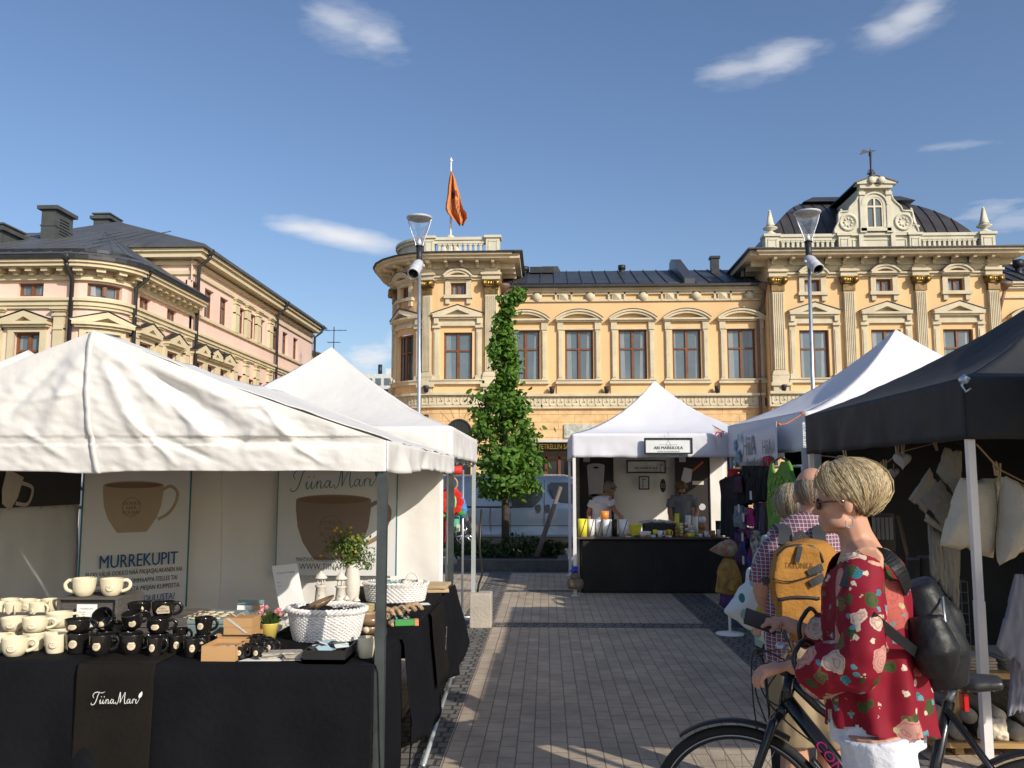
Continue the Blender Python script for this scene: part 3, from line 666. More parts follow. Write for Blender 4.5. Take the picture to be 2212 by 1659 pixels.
g.prism([(x-.5,dy-.11,ft-.35),(x-.35,dy-.11,ft-.1),(x+.05,dy-.11,ft-.2)],(0,.03,0));g.prism([(x,dy-.11,ft-.22),(x+.3,dy-.11,ft-.16),(x,dy-.11,ft-.12)],(0,.03,0))
for t in(0,1):g.tube([(x-.2+.4*t,dy-.1,z+.15),(x-.1+.2*t,dy-.1,z+.4),(x,dy-.1,z+.35)],.02,5)
g.build('weather_vane',RFD,dorm)
X0,X1=bx(1690),bx(2150);Y0=YP+.9;zb=zb1-.4;DT=P(1903,449,y=Y0+4.5).z
def dome(a,b):
 pass
g=G();prof=[(0,0),(.16,.3),(.4,.6),(.65,.82),(.85,.94),(1.,1.)]
LX=(X1-X0)*.5+.3;DD=4.6;cxx=(X0+X1)/2;H_=DT-zb
rg=[]
for(t,h)in smoothpts(prof,3):
 tx_=(1-t);ix=LX*(.42+.58*tx_);iy=DD*(.2+.8*tx_)
 rg.append([(cxx-ix,Y0+DD-iy,zb+H_*h),(cxx+ix,Y0+DD-iy,zb+H_*h),(cxx+ix,Y0+DD+iy,zb+H_*h),(cxx-ix,Y0+DD+iy,zb+H_*h)])
g.rings(rg)
pf=smoothpts(prof,3)
k=-22
while k<=22:
 x=cxx+k*.52;pts=[]
 for(t,h)in pf:
  ix=LX*(.42+.58*(1-t))
  if abs(x-cxx)<ix:pts.append((x,Y0+DD-DD*(.2+.8*(1-t))-.02,zb+H_*h+.02))
 if len(pts)>1:g.tube(pts,.025,4,cap=False)
 k+=1
rf2=g.build('roof',mat('brown_metal_roof',(.068,.062,.062),.4,.3,var=.25,vs=1.2),B1)
lx0,lx1=P(1752,440,y=Y0+3.2).x,P(1950,440,y=Y0+3.2).x;lz0,lz1=DT-.8,P(1800,437,y=Y0+3).z
g=G();g.box(lx0+.3,lx1-.3,Y0+3.4,Y0+6,lz0,lz1)
x=lx0+.5
while x<lx1-.5:g.box(x,x+.22,Y0+3.1,Y0+3.402,lz1-.35,lz1-.1);g.box(x,x+.22,Y0+3.25,Y0+3.4,lz1-.62,lz1-.45);x+=.62
ln=g.build('lantern',TRM,rf2)
g=G();g.rings([[(lx0-.5,Y0+2.8,lz1),(lx1+.5,Y0+2.8,lz1),(lx1+.5,Y0+6.6,lz1),(lx0-.5,Y0+6.6,lz1)],[(lx0+.1,Y0+3.2,lz1+.35),(lx1-.1,Y0+3.2,lz1+.35),(lx1-.1,Y0+6.2,lz1+.35),(lx0+.1,Y0+6.2,lz1+.35)]]);g.build('roof',RF,ln)
zt1=bz(510,1000);z0=zc1+.05
post(bm_,bx(915),bx(936),z0,zt1);post(bm_,bx(1049),bx(1079),z0,zt1);balus(bm_,bx(936),bx(1049),z0,zt1-.05,10)
g=G();mb(g,tm,-11.5,bx(915),z0,zt1-.25,-.5,-.1,20);mb(g,tm,-11.5,bx(915),zt1-.25,zt1-.1,-.56,.0,20);mb(g,tm,-11.5,bx(915),zt1-.1,zt1+.02,-.6,.08,20);mb(g,tm,-11.5,bx(915),z0,z0+.25,-.5,.03,20);g.build('parapet',TRL,B1)
p0=P(973,531,y=YP+.3);p1=P(974.5,350,y=YP+.3)
fp=empty('flagpole',(p0.x,YP+.3,zc1),'white flagpole on the rounded corner tower of the yellow building','flagpole')
g=G();g.cyl((p0.x,YP+.3,zc1),(p1.x,YP+.3,p1.z),.06,.035,10);g.lathe((p1.x,YP+.3,p1.z),[(.03,0),(.09,.06),(.06,.12),(.001,.25)],10);g.build('pole',WHT,fp)
g=G();g.lathe((p0.x,YP+.3,zc1+.1),[(.3,0),(.35,.2),(.2,.35),(.25,.6),(.14,.8),(.26,.9),(.2,1.0),(.1,1.1)],12)
for s in(-1,1):g.ell((p0.x+s*.3,YP+.1,zc1+.35),.16,.1,.22,8)
g.build('pedestal',TRL,fp)
ORG=mat('orange_flag',(.72,.25,.07),.7,c2=(.80,.34,.12),vs=1.5,transl=.3)
FB=mat('flag_print',(.22,.07,.04),.7,transl=.2)
edges=[(369,973.5,975),(385,970,983),(400,967,987),(420,965,993),(440,962,997),(452,962,1001),(462,967,1008),(474,978,1011),(486,990,1003)]
def fl(a,b):
 k=b*(len(edges)-1);i=min(int(k),len(edges)-2);t=k-i;e0,e1=edges[i],edges[i+1]
 v=e0[0]+(e1[0]-e0[0])*t;l_=e0[1]+(e1[1]-e0[1])*t;r_=e0[2]+(e1[2]-e0[2])*t
 p=P(l_+(r_-l_)*a,v,y=YP+.15);p.y+=.22*math.sin(a*13+b*5)*min(1,b*3);return p
g=G();g.smooth=True;g.sheet(fl,18,24,(0,.015,0));g.sm=[True]*len(g.f)
for i,f in enumerate(g.f):
 c=sum((g.v[j]for j in f),Vector())/4
for i,f in enumerate(g.f):
 if i<18*24*2:
  q=i//2;a_,b_=q%18,q//18
  if(b_ in(8,9)and 5<a_<15)or(11<=b_<=19 and abs(a_-11-(b_-15)*.2)<3.2 and(b_+a_)%2==0):g.m[i]=1
o=g.build('flag',[ORG,FB],smooth=True);tag(o,'limp orange flag with dark crenellated print hanging on the tower flagpole','flag')
PIP=mat('brown_pipe',(.16,.11,.08),.6,.2)
g=G();x=bx(1076)+.25;g.tube([(x-.0,YB-.45,wz(632)),(x+.15,YB-.3,wz(660)),(x+.12,YB-.2,wz(700)),(x+.12,YB-.2,.3)],.07,8);g.lathe((x,YB-.5,wz(634)),[(.08,0),(.2,.2),(.3,.28),(.3,.4)],10);g.build('downpipe',PIP,B1)
g=G();x=BX0-.22;g.tube([(x+.15,YB-.5,wz(636)),(x+.12,YB-.35,wz(655)),(x-.12,YB-.2,wz(690)),(x-.12,YB-.2,.3)],.07,8);g.lathe((x+.15,YB-.55,wz(637)),[(.08,0),(.2,.2),(.28,.28),(.28,.4)],10);g.build('downpipe',PIP,B1)
g=G();x=BX1+.35;g.tube([(x,YB-.6,wz(640)),(x-.1,YB-.4,wz(668)),(x-.2,YB-.2,wz(700)),(x-.2,YB-.2,.3)],.08,8);g.lathe((x,YB-.6,wz(640)),[(.08,0),(.2,.15),(.36,.22),(.36,.38)],10);g.build('downpipe',PIP,B1)
g=G();q=[P(u,v,y=YP+1.5)for u,v in((1608,583),(1634,541),(1648,528),(1664,523))]
g.tube(q,.035,6);
for k in range(3):p=q[k];g.tube([p,p-Vector((0,0,.9))],.03,6)
g.build('railing',RFD,B1)
g=G();rh=[(wx(2235)-WW/2,wx(2235)+WW/2,WBOT,WTOP)];wallholes(g,wm,BX1,BX1+14,0,ZE,rh,.2,50);g.build('wall',YEL,B1)
window(B1,wm,wx(2235),WBOT,WTOP,WW);arc_ped(B1,wm,wx(2235),wz(692.5),2.3,.42)
g=G();mb(g,wm,BX1,BX1+14,wz(651),wz(646.5),-.02,.1);cornice(g,wm,BX1,BX1+14,wz(631),((.1,.18),(.1,.26),(.09,.36)));g.build('cornice',TRM,B1)
g=G();g.poly([(BX1,RY0,ZR0),(BX1+14,RY0,ZR0),(BX1+14,RY1,ZR1+.4),(BX1,RY1,ZR1+.4)]);x=BX1+.3
while x<BX1+13:g.prism([(x,RY0,ZR0),(x+.04,RY0,ZR0),(x+.04,RY0,ZR0+.06),(x,RY0,ZR0+.06)],(0,RY1-RY0,ZR1+.4-ZR0));x+=.6
o=g.build('roof',RF,B1);p=P(2199,562,y=YB+1.5);g=G();g.cyl((p.x,YB+1.5,p.z-1.2),(p.x,YB+1.5,p.z-.3),.16,n=12);g.cyl((p.x,YB+1.5,p.z-.35),(p.x,YB+1.5,p.z),.24,n=12);g.build('vent',RFD,o)
g=G();g.box(TXc-TR+.3,BX1+13.9,YB+9.05,YB+12,0,bz(540));g.build('rear_wall',YEL,B1)
def flood(x,z,y):
 g=G();g.box(x-.05,x+.05,y-.06,y,z-.02,z+.2);g.lathe((x,y-.12,z+.12),[(.1,-.09),(.12,.05),(.14,.2),(.05,.21)],10,Matrix.Rotation(R(25),4,'X'));g.build('floodlight',RFD,B1)
for u in(1192,1309,1545):flood(wx(u),Z_BELT1+.12,YB-.12)
for u in(923,1688):flood(bx(u),Z_BELT1+.12,YP-.1);flood(bx(u),Z_BELT0-.75,YP-.05)
for(u0,u1)in((1218,1284),(1570,1650)):
 g=G();mb(g,wm,wx(u0),wx(u1),wz(946),wz(916),-.02,.1);mb(g,wm,wx(u0)+.08,wx(u1)-.08,wz(944),wz(918),.1,.12);g.build('relief_plaque',mat('weathered_stone',(.44,.45,.40),.9,var=.35,vs=5,bump=1.,bs=9),B1)
g=G();mb(g,wm,wx(1100),wx(1242),wz(972),wz(957),-.02,.3);sg=g.build('shop_sign',mat('sign_black',(.015,.015,.015),.5),B1)
g=G();mb(g,wm,wx(1100),wx(1242),wz(956.5),wz(951),-.02,1.0);g.build('canopy',mat('grey_canopy',(.5,.5,.48),.7),B1)
g=G();g.mi=0;text(g,'PETRELLIN SALUUNA',.33,frame((wx(1163),YB-.3,wz(970)),(1,0,0),(0,0,1)),.01,'LEFT',fit=wx(1262)-wx(1163));g.build('lettering',mat('yellow_lettering',(.75,.55,.08),.5),sg)
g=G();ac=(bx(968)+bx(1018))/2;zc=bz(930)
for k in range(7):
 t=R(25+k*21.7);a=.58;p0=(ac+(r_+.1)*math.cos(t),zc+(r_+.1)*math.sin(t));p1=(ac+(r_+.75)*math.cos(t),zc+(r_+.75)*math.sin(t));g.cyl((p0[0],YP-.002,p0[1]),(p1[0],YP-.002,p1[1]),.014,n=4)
g.build('arch_joints',mat('joint_shade',(.34,.2,.09),.9),B1)  # dark thin rods paint the shade in the joints around the arch
# ================================================================ PINK BUILDING
RF2=mat('grey_sheet_roof',(.105,.11,.115),.5,.3,var=.2,vs=.8,bump=.06,bs=3)
random.seed(9)
XS=-14.9;PR=1.34;PF=29.9-PR;PX1=XS-PR
B2=empty('pink_building',(-20,36,0),'pale pink historic corner building with dark roof and chimneys left of the street','building')
def pm(s,z,d):
 if s<=PX1:return Vector((s,PF-d,z))
 th=(s-PX1)/PR
 if th<math.pi/2:return Vector((PX1+(PR+d)*math.sin(th),PF+PR-(PR+d)*math.cos(th),z))
 return Vector((XS+d,PF+PR+(th-math.pi/2)*PR,z))
SA=PX1+PR*math.pi/2
def sy(y):return SA+(y-PF-PR)
def fz(u,v):return P(u,v,y=PF).z
def fx(u):return P(u,700,y=PF).x
def side(u,v=700):return P(u,v,x=XS).y
ZC=fz(60,652);ZE2=fz(100,588);YT=side(413);YE=54.0
WT=[fx(62)];ww=fx(88)-fx(31);zt,zb=fz(60,718),fz(60,718)-2.1
uw=fx(89)-fx(34);uz1,uz0=fz(60,611),fz(60,640)
front_c=[WT[0],WT[0]-4.0,WT[0]-8];cc=PX1+PR*R(45)
sides=[sy(side(u))for u in(312,371)]
holes=[]
for c in front_c:holes+=[(c-ww/2,c+ww/2,zb,zt),(c-uw/2,c+uw/2,uz0,uz1)]
holes+=[(cc-.55,cc+.55,zb,zt),(cc-.6,cc+.6,uz0,uz1)]
for c in sides:holes+=[(c-.5,c+.5,zb,zt),(c-.45,c+.45,uz0,uz1)]
g=G();wallholes(g,pm,-36,sy(YT),0,ZE2+.2,holes,.18,.3);g.build('wall',PNK,B2)
def pwin(c,w,z0,z1,bars,n=1,ped=True):
 window(B2,pm,c,z0,z1,w,bars,.18)
 if not ped:return
 g=G()
 for s in(-1,1):e=c+s*(w/2+.1);mb(g,pm,e-.1,e+.1,z0,z1+.001,-.02,.1)
 mb(g,pm,c-w/2-.2,c+w/2+.2,z1+.0,z1+.15,-.02,.102,n)
 g.build('window_surround',PTR,B2);tri_ped(B2,pm,c,z1+.24,w+(.72 if c<SA+3 else .55),.36,.34,PTR,n)
for c in front_c:pwin(c,ww,zb,zt,(.7,));window(B2,pm,c,uz0,uz1,uw,(),.18)
pwin(cc,1.1,zb,zt,(.7,),5);window(B2,pm,cc,uz0,uz1,1.2,(),.18)
for c in sides:pwin(c,1.0,zb,zt,(.7,));window(B2,pm,c,uz0,uz1,.9,(),.18)
def courses(s0,s1,zc,n):
 g=G();mb(g,pm,s0,s1,zc-.25,zc-.15,-.02,.1,n);mb(g,pm,s0,s1,zc-.151,zc,-.02,.16,n);mb(g,pm,s0,s1,zc,zc+.1,-.02,.24,n);g.build('string_course',PTR,B2)
courses(-36,PX1,ZC,1);courses(PX1,SA,ZC,8);courses(SA,sy(YE),ZC,1)
def eaves(s0,s1,z,n,roof=True):
 g=G();mb(g,pm,s0,s1,z-.3,z-.12,-.02,.14,n);mb(g,pm,s0,s1,z+.08,z+.2,-.02,.62,n);mb(g,pm,s0,s1,z+.2,z+.3,-.02,.7,n)
 k=s0+.15
 while k<s1-.1:mb(g,pm,k,k+.22,z-.06,z+.08,-.02,.48);mb(g,pm,k+.03,k+.19,z-.16,z-.06,-.02,.3);k+=.55
 g.build('cornice',PTR,B2);g=G();mb(g,pm,s0,s1,z+.299,z+.46,.2,.78,n);g.build('gutter',RFD,B2)
eaves(-36,PX1,ZE2,1);eaves(PX1,SA,ZE2,8);eaves(SA,sy(YT),ZE2,1)
def ppil(s,z0,z1,w=.3,d=.14):
 g=G();mb(g,pm,s-w,s+w,z0,z1,-.02,d);mb(g,pm,s-w-.05,s+w+.05,z1-.28,z1-.2,-.02,d+.05);mb(g,pm,s-w-.05,s+w+.05,z1-.12,z1-.06,-.02,d+.07);mb(g,pm,s-w-.1,s+w+.1,z1-.06,z1,-.02,d+.13);mb(g,pm,s-w,s+w,z1-.75,z1-.68,-.02,d+.04);g.build('pilaster',PTR,B2)
for u in(131,-2):ppil(fx(u),.5,ZC-.25,.18)
for u in(286,341,401):ppil(sy(side(u)),.5,ZC-.25,.2)
ZT=P(435,566,x=XS).z;tz0,tz1=P(455,690,x=XS).z,P(455,628,x=XS).z
g=G();us=[419,450,483,521,545,566,597,617,640];th=[(sy(side(u))-.5,sy(side(u))+.5,tz0,tz1)for u in us]
lowc=[sy(side(u))for u in(430,457,484,520,545,565,597)];th2=[(c-.5,c+.5,zb,zt)for c in lowc]
wallholes(g,pm,sy(YT),sy(YE),0,ZT,th+th2,.2,50)
g.box(-24,XS,YT,YT+.02,ZE2-1,ZT);g.box(-24,XS,YE,YE+.02,0,ZT);g.build('wall',PNK,B2)
for h in th:window(B2,pm,(h[0]+h[1])/2,tz0,tz1,1.,(.7,),.2,cur=False)
for c in lowc[:3]:pwin(c,1.0,zb,zt,(.7,))
for c in lowc[3:]:window(B2,pm,c,zb,zt,1.,(.7,),.18,cur=False)
for u in(507,532,555,582):ppil(sy(side(u)),tz0-.1,ZT-.75,.26);ppil(sy(side(u)),.5,ZC-.25,.26)
g=G();mb(g,pm,sy(YT),sy(YE),tz0-.2,tz0-.08,-.02,.12)
mb(g,pm,sy(YT),sy(YE),ZT-.75,ZT-.6,-.02,.1);mb(g,pm,sy(YT),sy(YE),ZT-.35,ZT-.2,-.02,.14);mb(g,pm,sy(YT),sy(YE),ZT-.1,ZT+.12,-.02,.5);mb(g,pm,sy(YT),sy(YE),ZT+.12,ZT+.25,-.02,.62)
fm_=lambda s,z,d:Vector((s,YT-d,z))
mb(g,fm_,-24,XS+.1,ZT-.75,ZT-.6,-.02,.1);mb(g,fm_,-24,XS+.14,ZT-.35,ZT-.2,-.02,.14);mb(g,fm_,-24,XS+.5,ZT-.1,ZT+.12,-.02,.5);mb(g,fm_,-24,XS+.62,ZT+.12,ZT+.25,-.02,.62)
g.build('cornice',PTR,B2)
g=G();e=ZT+.26;xr=-20.;zr=P(195,487,y=39).z
x0,x1,y0,y1=-25,XS+.75,YT-.75,YE+.7
g.rings([[(x0,y0,e),(x1,y0,e),(x1,y1,e),(x0,y1,e)],[(x0,y0,e+.12),(x1,y0,e+.12),(x1,y1,e+.12),(x0,y1,e+.12)]])
g.rings([[(x0,y0,e+.12),(x1,y0,e+.12),(x1,y1,e+.12),(x0,y1,e+.12)],[(xr-.1,y0+4,zr),(xr+.1,y0+4,zr),(xr+.1,y1-4,zr),(xr-.1,y1-4,zr)]])
y=y0+4
while y<y1-3:g.tube([(x1-.05,y,e+.14),(xr,y,zr+.02)],.025,4);y+=.75
g.build('roof',RF2,B2)
g=G();e2=ZE2+.44;zl=P(60,503,y=36).z
A=[pm(s,e2,.8)for s in[-36,-26,PX1]+[PX1+PR*R(a)for a in(15,30,45,60,75)]+[SA,sy(YT)]]
K=Vector((-19.2,36,zl));B=[Vector((-36,36,zl)),Vector((-26,36,zl)),K,K,K,K,K,K,K,Vector((-19.2,YT+5,zl))]
for i in range(len(A)-1):g.poly([A[i],A[i+1],B[i+1],B[i]]if(B[i]-B[i+1]).length>.01 else[A[i],A[i+1],B[i]])
g.poly([(-36,36,zl),(-19.2,36,zl),(-19.2,42,e2),(-36,42,e2)])
for p in A[2:9]:g.tube([p,K],.03,4)
x=-35
while x<PX1:g.tube([(x,PF-.78,e2+.01),(max(-36,x-.0),36,zl)],.022,4);x+=.72
lr=g.build('roof',RF2,B2)
g=G();mb(g,pm,-36,PX1,e2+.25,e2+.36,.12,.16);mb(g,pm,-36,PX1,e2+.13,e2+.18,.12,.16);mb(g,pm,PX1,SA,e2+.25,e2+.36,.12,.16,6);mb(g,pm,SA,sy(YT)-.6,e2+.25,e2+.36,.12,.16)
k=-35.5
while k<SA+5:mb(g,pm,k,k+.06,e2,e2+.36,.1,.18);k+=.95
g.build('snow_guard',RFD,lr)
p=P(60,530,y=32.5);g=G();g.box(-24.6,p.x+1.6,32.4,32.46,p.z-.3,p.z+.05);
for x in(-24,-22,-20.3):g.box(x-.05,x+.05,32.3,32.6,p.z-.7,p.z-.2)
g.build('snow_guard',RFD,lr)
p=P(115,538,y=31.5);g=G();g.obox((p.x,31.5,p.z-.1),1.2,.7,.25,Matrix.Rotation(R(15),3,'X'));g.build('roof_hatch',RFD,lr)
def chim(u0,u1,v0,v1,Y,d=1.6,gr=False):
 a,b=P(u0,v0,y=Y).x,P(u1,v0,y=Y).x;z1=P(u0,v0,y=Y).z;z0=P(u0,v1,y=Y).z-.6
 g=G();g.box(a+.06,b-.06,Y,Y+d,z0,z1-.15);g.box(a+.03,b-.03,Y-.03,Y+d+.03,(z0+.6+z1)/2-.25,(z0+.6+z1)/2-.2);g.box(a-.08,b+.08,Y-.12,Y+d+.12,z1-.15,z1)
 if gr:
  for k in range(6):g.box(b-.061,b-.02,Y+.3,Y+d-.3,z1-.45-k*.12,z1-.39-k*.12)
 else:g.box(a+.05,b-.05,Y,Y+d,z1,z1+.1);g.box(a-.02,b+.02,Y-.06,Y+d+.06,z1+.1,z1+.16)
 g.build('chimney',mat('chimney_sheet',(.075,.082,.08),.55,.2,var=.2,vs=2),B2)
chim(88,124,445,505,33,1.3,True);chim(200,238,467,500,40,1.2);chim(-18,8,490,540,31.5,1.4)
g=G();a=P(260,500,y=44);g.box(a.x,a.x+1.6,44,48,a.z-1.2,a.z-.1);g.box(a.x-.1,a.x+1.7,43.9,48.1,a.z-.1,a.z);g.build('roof_hatch',RFD,B2)
DP=mat('dark_pipe',(.05,.052,.055),.4,.5)
def dpipe(m,s,zt_,d=.3,br=.62):
 g=G();g.tube([m(s,zt_,br),m(s,zt_-.18,br),m(s,zt_-.55,d-.1),m(s,.3,d-.1)],.075,8);c=m(s,zt_,br);g.lathe(c,[(.08,-.1),(.13,0),(.19,.12),(.19,.2)],10);g.build('downpipe',DP,B2)
dpipe(pm,PX1+.05,ZE2+.25);dpipe(pm,SA,ZE2+.25);dpipe(pm,sy(YT)+.1,ZT+.15,.3,.65);dpipe(pm,sy(side(592)),ZT+.15,.3,.65);dpipe(pm,sy(YE)-.2,ZT+.15,.3,.65)
# ================================================================ FAR BUILDINGS
g=G();Y=120;a,b,z1=P(800,800,y=Y).x,P(862,800,y=Y).x,P(820,808,y=Y).z
fb=empty('far_building',(a,Y,0),'distant pale flat-roofed building with balconies seen between the pink and yellow buildings','building')
g.box(a-4,b,Y,Y+15,0,z1);g.box(a+2,b,Y+1,Y+10,z1,z1+.9);g.build('wall',mat('far_wall',(.55,.56,.55),.8),fb)
g=G()
for k in range(5):
 for j in range(6):g.box(a-3+j*1.25,a-2.2+j*1.25,Y-.05,Y+.02,z1-1.6-k*2.6,z1-.6-k*2.6)
g.build('window',GLS,fb);g=G()
for k in range(4):g.box(a-4,b,Y-1.2,Y,z1-2.4-k*2.6,z1-2.25-k*2.6)
g.cyl((a+1,Y+2,z1),(a+1,Y+2,z1+1.6),.3,n=8);g.build('balcony',RFD,fb)
g=G();Y=75;p=P(665,757,y=Y);q=P(700,765,y=Y);h2=empty('far_house',(p.x,Y,0),'small pale house with dark roof just past the far end of the pink building','building')
g.box(p.x-5,q.x-.6,Y,Y+8,0,q.z);g.build('wall',mat('far_cream',(.55,.52,.44),.8),h2);g=G();g.prism([(p.x-6,Y-.4,q.z),(q.x,Y-.4,q.z),(p.x-2.5,Y-.4,p.z+.9)],(0,9,0));g.build('roof',RF2,h2)
g=G();p=P(721,740,y=70);t=P(721,706,y=70).z;g.cyl((p.x,70,0),(p.x,70,t),.04,n=5)
for(dz,w)in((.3,1.),(1.3,.5)):
 g.cyl((p.x-w,70,t-dz),(p.x+w,70,t-dz),.025,n=4)
 for k in range(5):g.cyl((p.x-w+k*w/2,69.7,t-dz),(p.x-w+k*w/2,70.3,t-dz),.02,n=4)
tag(g.build('antenna',RFD),'thin television antenna mast seen above the white tent peak on the left','antenna')
# ================================================================ STREET LAMPS
LGL=mat('lamp_glass',(.92,.95,.96),.03,trans=1.,ior=1.08,var=0,alpha=.3)
GRH=mat('grey_housing',(.45,.47,.50),.45,var=.08)
def lamp(lab,u0,u1,vt,yaw):
 Y=17.;p=P(u1,860,y=Y);zt=P(u0,vt,y=Y).z;tp=P(u0,vt,y=Y)
 r=empty('street_lamp',(p.x,Y,0),lab,'street lamp','street lamps behind the stalls')
 k=.66;g=G();zn=zt-.64;ax=lambda z:(p.x+(tp.x-p.x)*z/zt,Y,z);sc=lambda q:[(a_*k,b_*k)for a_,b_ in q]
 g.cyl(ax(0),ax(zn-.32),.045,.034,14);g.build('pole',STL,r)
 g=G();g.cyl(ax(zn-.42),ax(zn),.058,.064,16);g.lathe(ax(zn-.01),sc([(.11,0),(.13,.02),(.1,.05)]),16);g.build('sleeve',RFD,r)
 prof=sc([(.11,0),(.125,.12),(.2,.34),(.29,.58),(.355,.8),(.37,.9)])
 g=G();g.lathe(ax(zn+.01),prof+sc([(.36,.9),(.345,.8),(.28,.58),(.19,.34),(.115,.12),(.1,0)]),24);g.build('bowl',LGL,r)
 g=G();g.lathe(ax(zn+.59),sc([(.385,-.03),(.40,.01),(.39,.03),(.25,.06),(.001,.08)]),24);g.lathe(ax(zn+.56),sc([(.001,0),(.24,-.02),(.3,.04)]),20);g.build('lid',GRH,r)
 g=G();g.lathe(ax(zn+.02),sc([(.06,0),(.06,.14),(.03,.16),(.03,.2),(.001,.21)]),12)
 g.build('bulb',WHT,r)
 g=G()
 for s in(-1,1):g.tube([(ax(zn)[0]+s*q*.99,Y,zn+z)for q,z in prof],.009,5)
 g.build('stay',STL,r)
 k=.7;M=Matrix.Rotation(yaw,4,'Z')@Matrix.Rotation(R(132),4,'X');c=Vector(ax(zn-.52))+Vector((.02 if yaw>0 else-.03,-.13,.06))
 g=G();g.lathe(c,sc([(.05,-.3),(.12,-.26),(.165,-.12),(.165,.12),(.17,.2),(.155,.21),(.165,.25),(.175,.38),(.15,.4),(.13,.3),(.001,.28)]),20,M)
 for s in(-1,1):q=M@Vector((s*.12,0,-.03));g.cyl(c+q*.9,c+q*1.3,.03,n=8)
 pr=g.build('spotlight',GRH,r);g=G();g.lathe(c,sc([(.125,.31),(.001,.3)]),16,M);g.lathe(c,sc([(.13,.3),(.13,.385),(.12,.385),(.12,.31)]),16,M);g.build('lens',BLK,pr)
lamp('tall street lamp with clear cone glass in front of the rounded corner tower',906,908.5,466,R(-12))
lamp('tall street lamp with clear cone glass in front of the pavilion with the dormer',1744,1754,455,R(16))
# ================================================================ VAN
VB=mat('silver_blue_paint',(.085,.12,.18),.28,.55,var=.05,vs=1,coat=.6)
VG=mat('van_glass',(.012,.014,.016),.06,var=.2)
va,vb_=P(972,1100,y=20.6).x,P(1500,1100,y=20.6).x
van=empty('parked_van',((va+vb_)/2,21.5,0),'silver blue panel van parked behind the young street tree','van')
VY=20.6;Hh=P(1200,1026,y=VY).z;Lx0=P(985,1100,y=VY).x-.95;Lx1=Lx0+4.9
def vsec(x):
 t=(x-Lx0)/(Lx1-Lx0);nose=max(0,(t-.72)/.28);top=Hh-(nose**1.3)*.78;w=.95-.06*nose
 rr=[(-.02,.28),(.0,.36),(.03,.62),(.0,.9),(.03,1.05),(.1+.02,1.25),(.17,top*.86),(.24,top-.1),(.42,top-.02),(.95,top+.02)]
 if top<1.3:rr=[(a,min(z,top-.02*(9-i)))for i,(a,z)in enumerate(rr)]
 near=[(VY+a+(.95-w),z)for a,z in rr];far=[(2*(VY+.95)-y,z)for y,z in reversed(near[:-1])]
 return[(x,y,z)for y,z in near+far]
g=G();g.smooth=True;xs=[Lx0+(Lx1-Lx0)*k/40 for k in range(41)];g.rings([vsec(x)for x in xs]);g.build('body',VB,van)
def vy(z):return VY+(.0 if z<.9 else .03+(z-1.05)*.17 if z>1.05 else .0)-.012
def vpoly(name,pts,m,par,off=0.,th=.02):
 g=G();q=[]
 for(u,v)in pts:
  a=P(u,v,y=VY);yy=vy(a.z)-off;q.append(P(u,v,y=yy))
 g.prism(q,(0,th,0));return g.build(name,m,par)
vpoly('side_window',[(1107,1045),(1166,1045),(1171,1049),(1172,1070),(1166,1082),(1152,1095),(1107,1096)],VG,van)
vpoly('side_window',[(1188,1042),(1225,1042),(1250,1052),(1262,1075),(1240,1088),(1212,1085),(1195,1074),(1187,1056)],VG,van)
g=G()
for(u,v0,v1)in((1103,1055,1182),(1176,1037,1176),(1060,1095,1150)):g.tube([P(u,v0,y=vy(P(u,v0,y=VY).z)-.002),P(u,(v0+v1)/2,y=VY-.014),P(u+1,v1,y=VY-.0)],.007,4)
g.tube([P(1000,1094.5,y=VY-.004),P(1107,1095,y=VY-.004)],.02,5);g.tube([P(1005,1135,y=VY+.0),P(1250,1135,y=VY+.0)],.006,4);g.build('door_seam',BLK,van)
for u in(1163.5,1183.5):vpoly('door_handle',[(u-4,1090),(u+4,1090),(u+5,1100),(u+3,1107),(u-3,1107),(u-5,1100)],BLK,van,.02,.03)
g=G();g.box(Lx0+.1,Lx1-.1,VY-.0,VY+1.9,.2,.32);g.build('sill',BLK,van)
for xc in(P(1004,1160,y=VY).x,P(1004,1160,y=VY).x+3.1):
 for yy,far in((VY-.01,0),(VY+1.68,1)):
  g=G();M=Matrix.Rotation(R(90),4,'X');c=(xc,yy+.2,.33)
  g.lathe(c,[(.2,0),(.3,.0),(.33,.03),(.33,.17),(.3,.2),(.21,.205),(.2,.1)],28,M);wh=g.build('wheel',mat('tyre_rubber',(.014,.014,.014),.8),van)
  g=G();g.lathe(c,[(.001,.12),(.2,.13),(.22,.2),(.205,.215),(.2,.15)],24,M)
  for k in range(3):
   t=R(90+120*k)
   for dt in(-.28,.28):g.tube([(xc+.03*math.cos(t),yy-.0,.33+.03*math.sin(t)),(xc+.2*math.cos(t+dt),yy-.008,.33+.2*math.sin(t+dt))],[.035,.025],6)
  g.build('rim',mat('alloy',(.6,.6,.6),.25,.9),wh)
 g=G();M=Matrix.Rotation(R(90),4,'X');g.lathe((xc,VY-.005,.35),[(.001,.0),(.41,0),(.41,.01),(.001,.012)],28,M);g.build('wheel_arch',BLK,van)
g=G();g.box(Lx0-.03,Lx0+.02,VY+.1,VY+.3,.7,1.3);g.build('tail_light',mat('tail_red',(.3,.01,.01),.3),van)
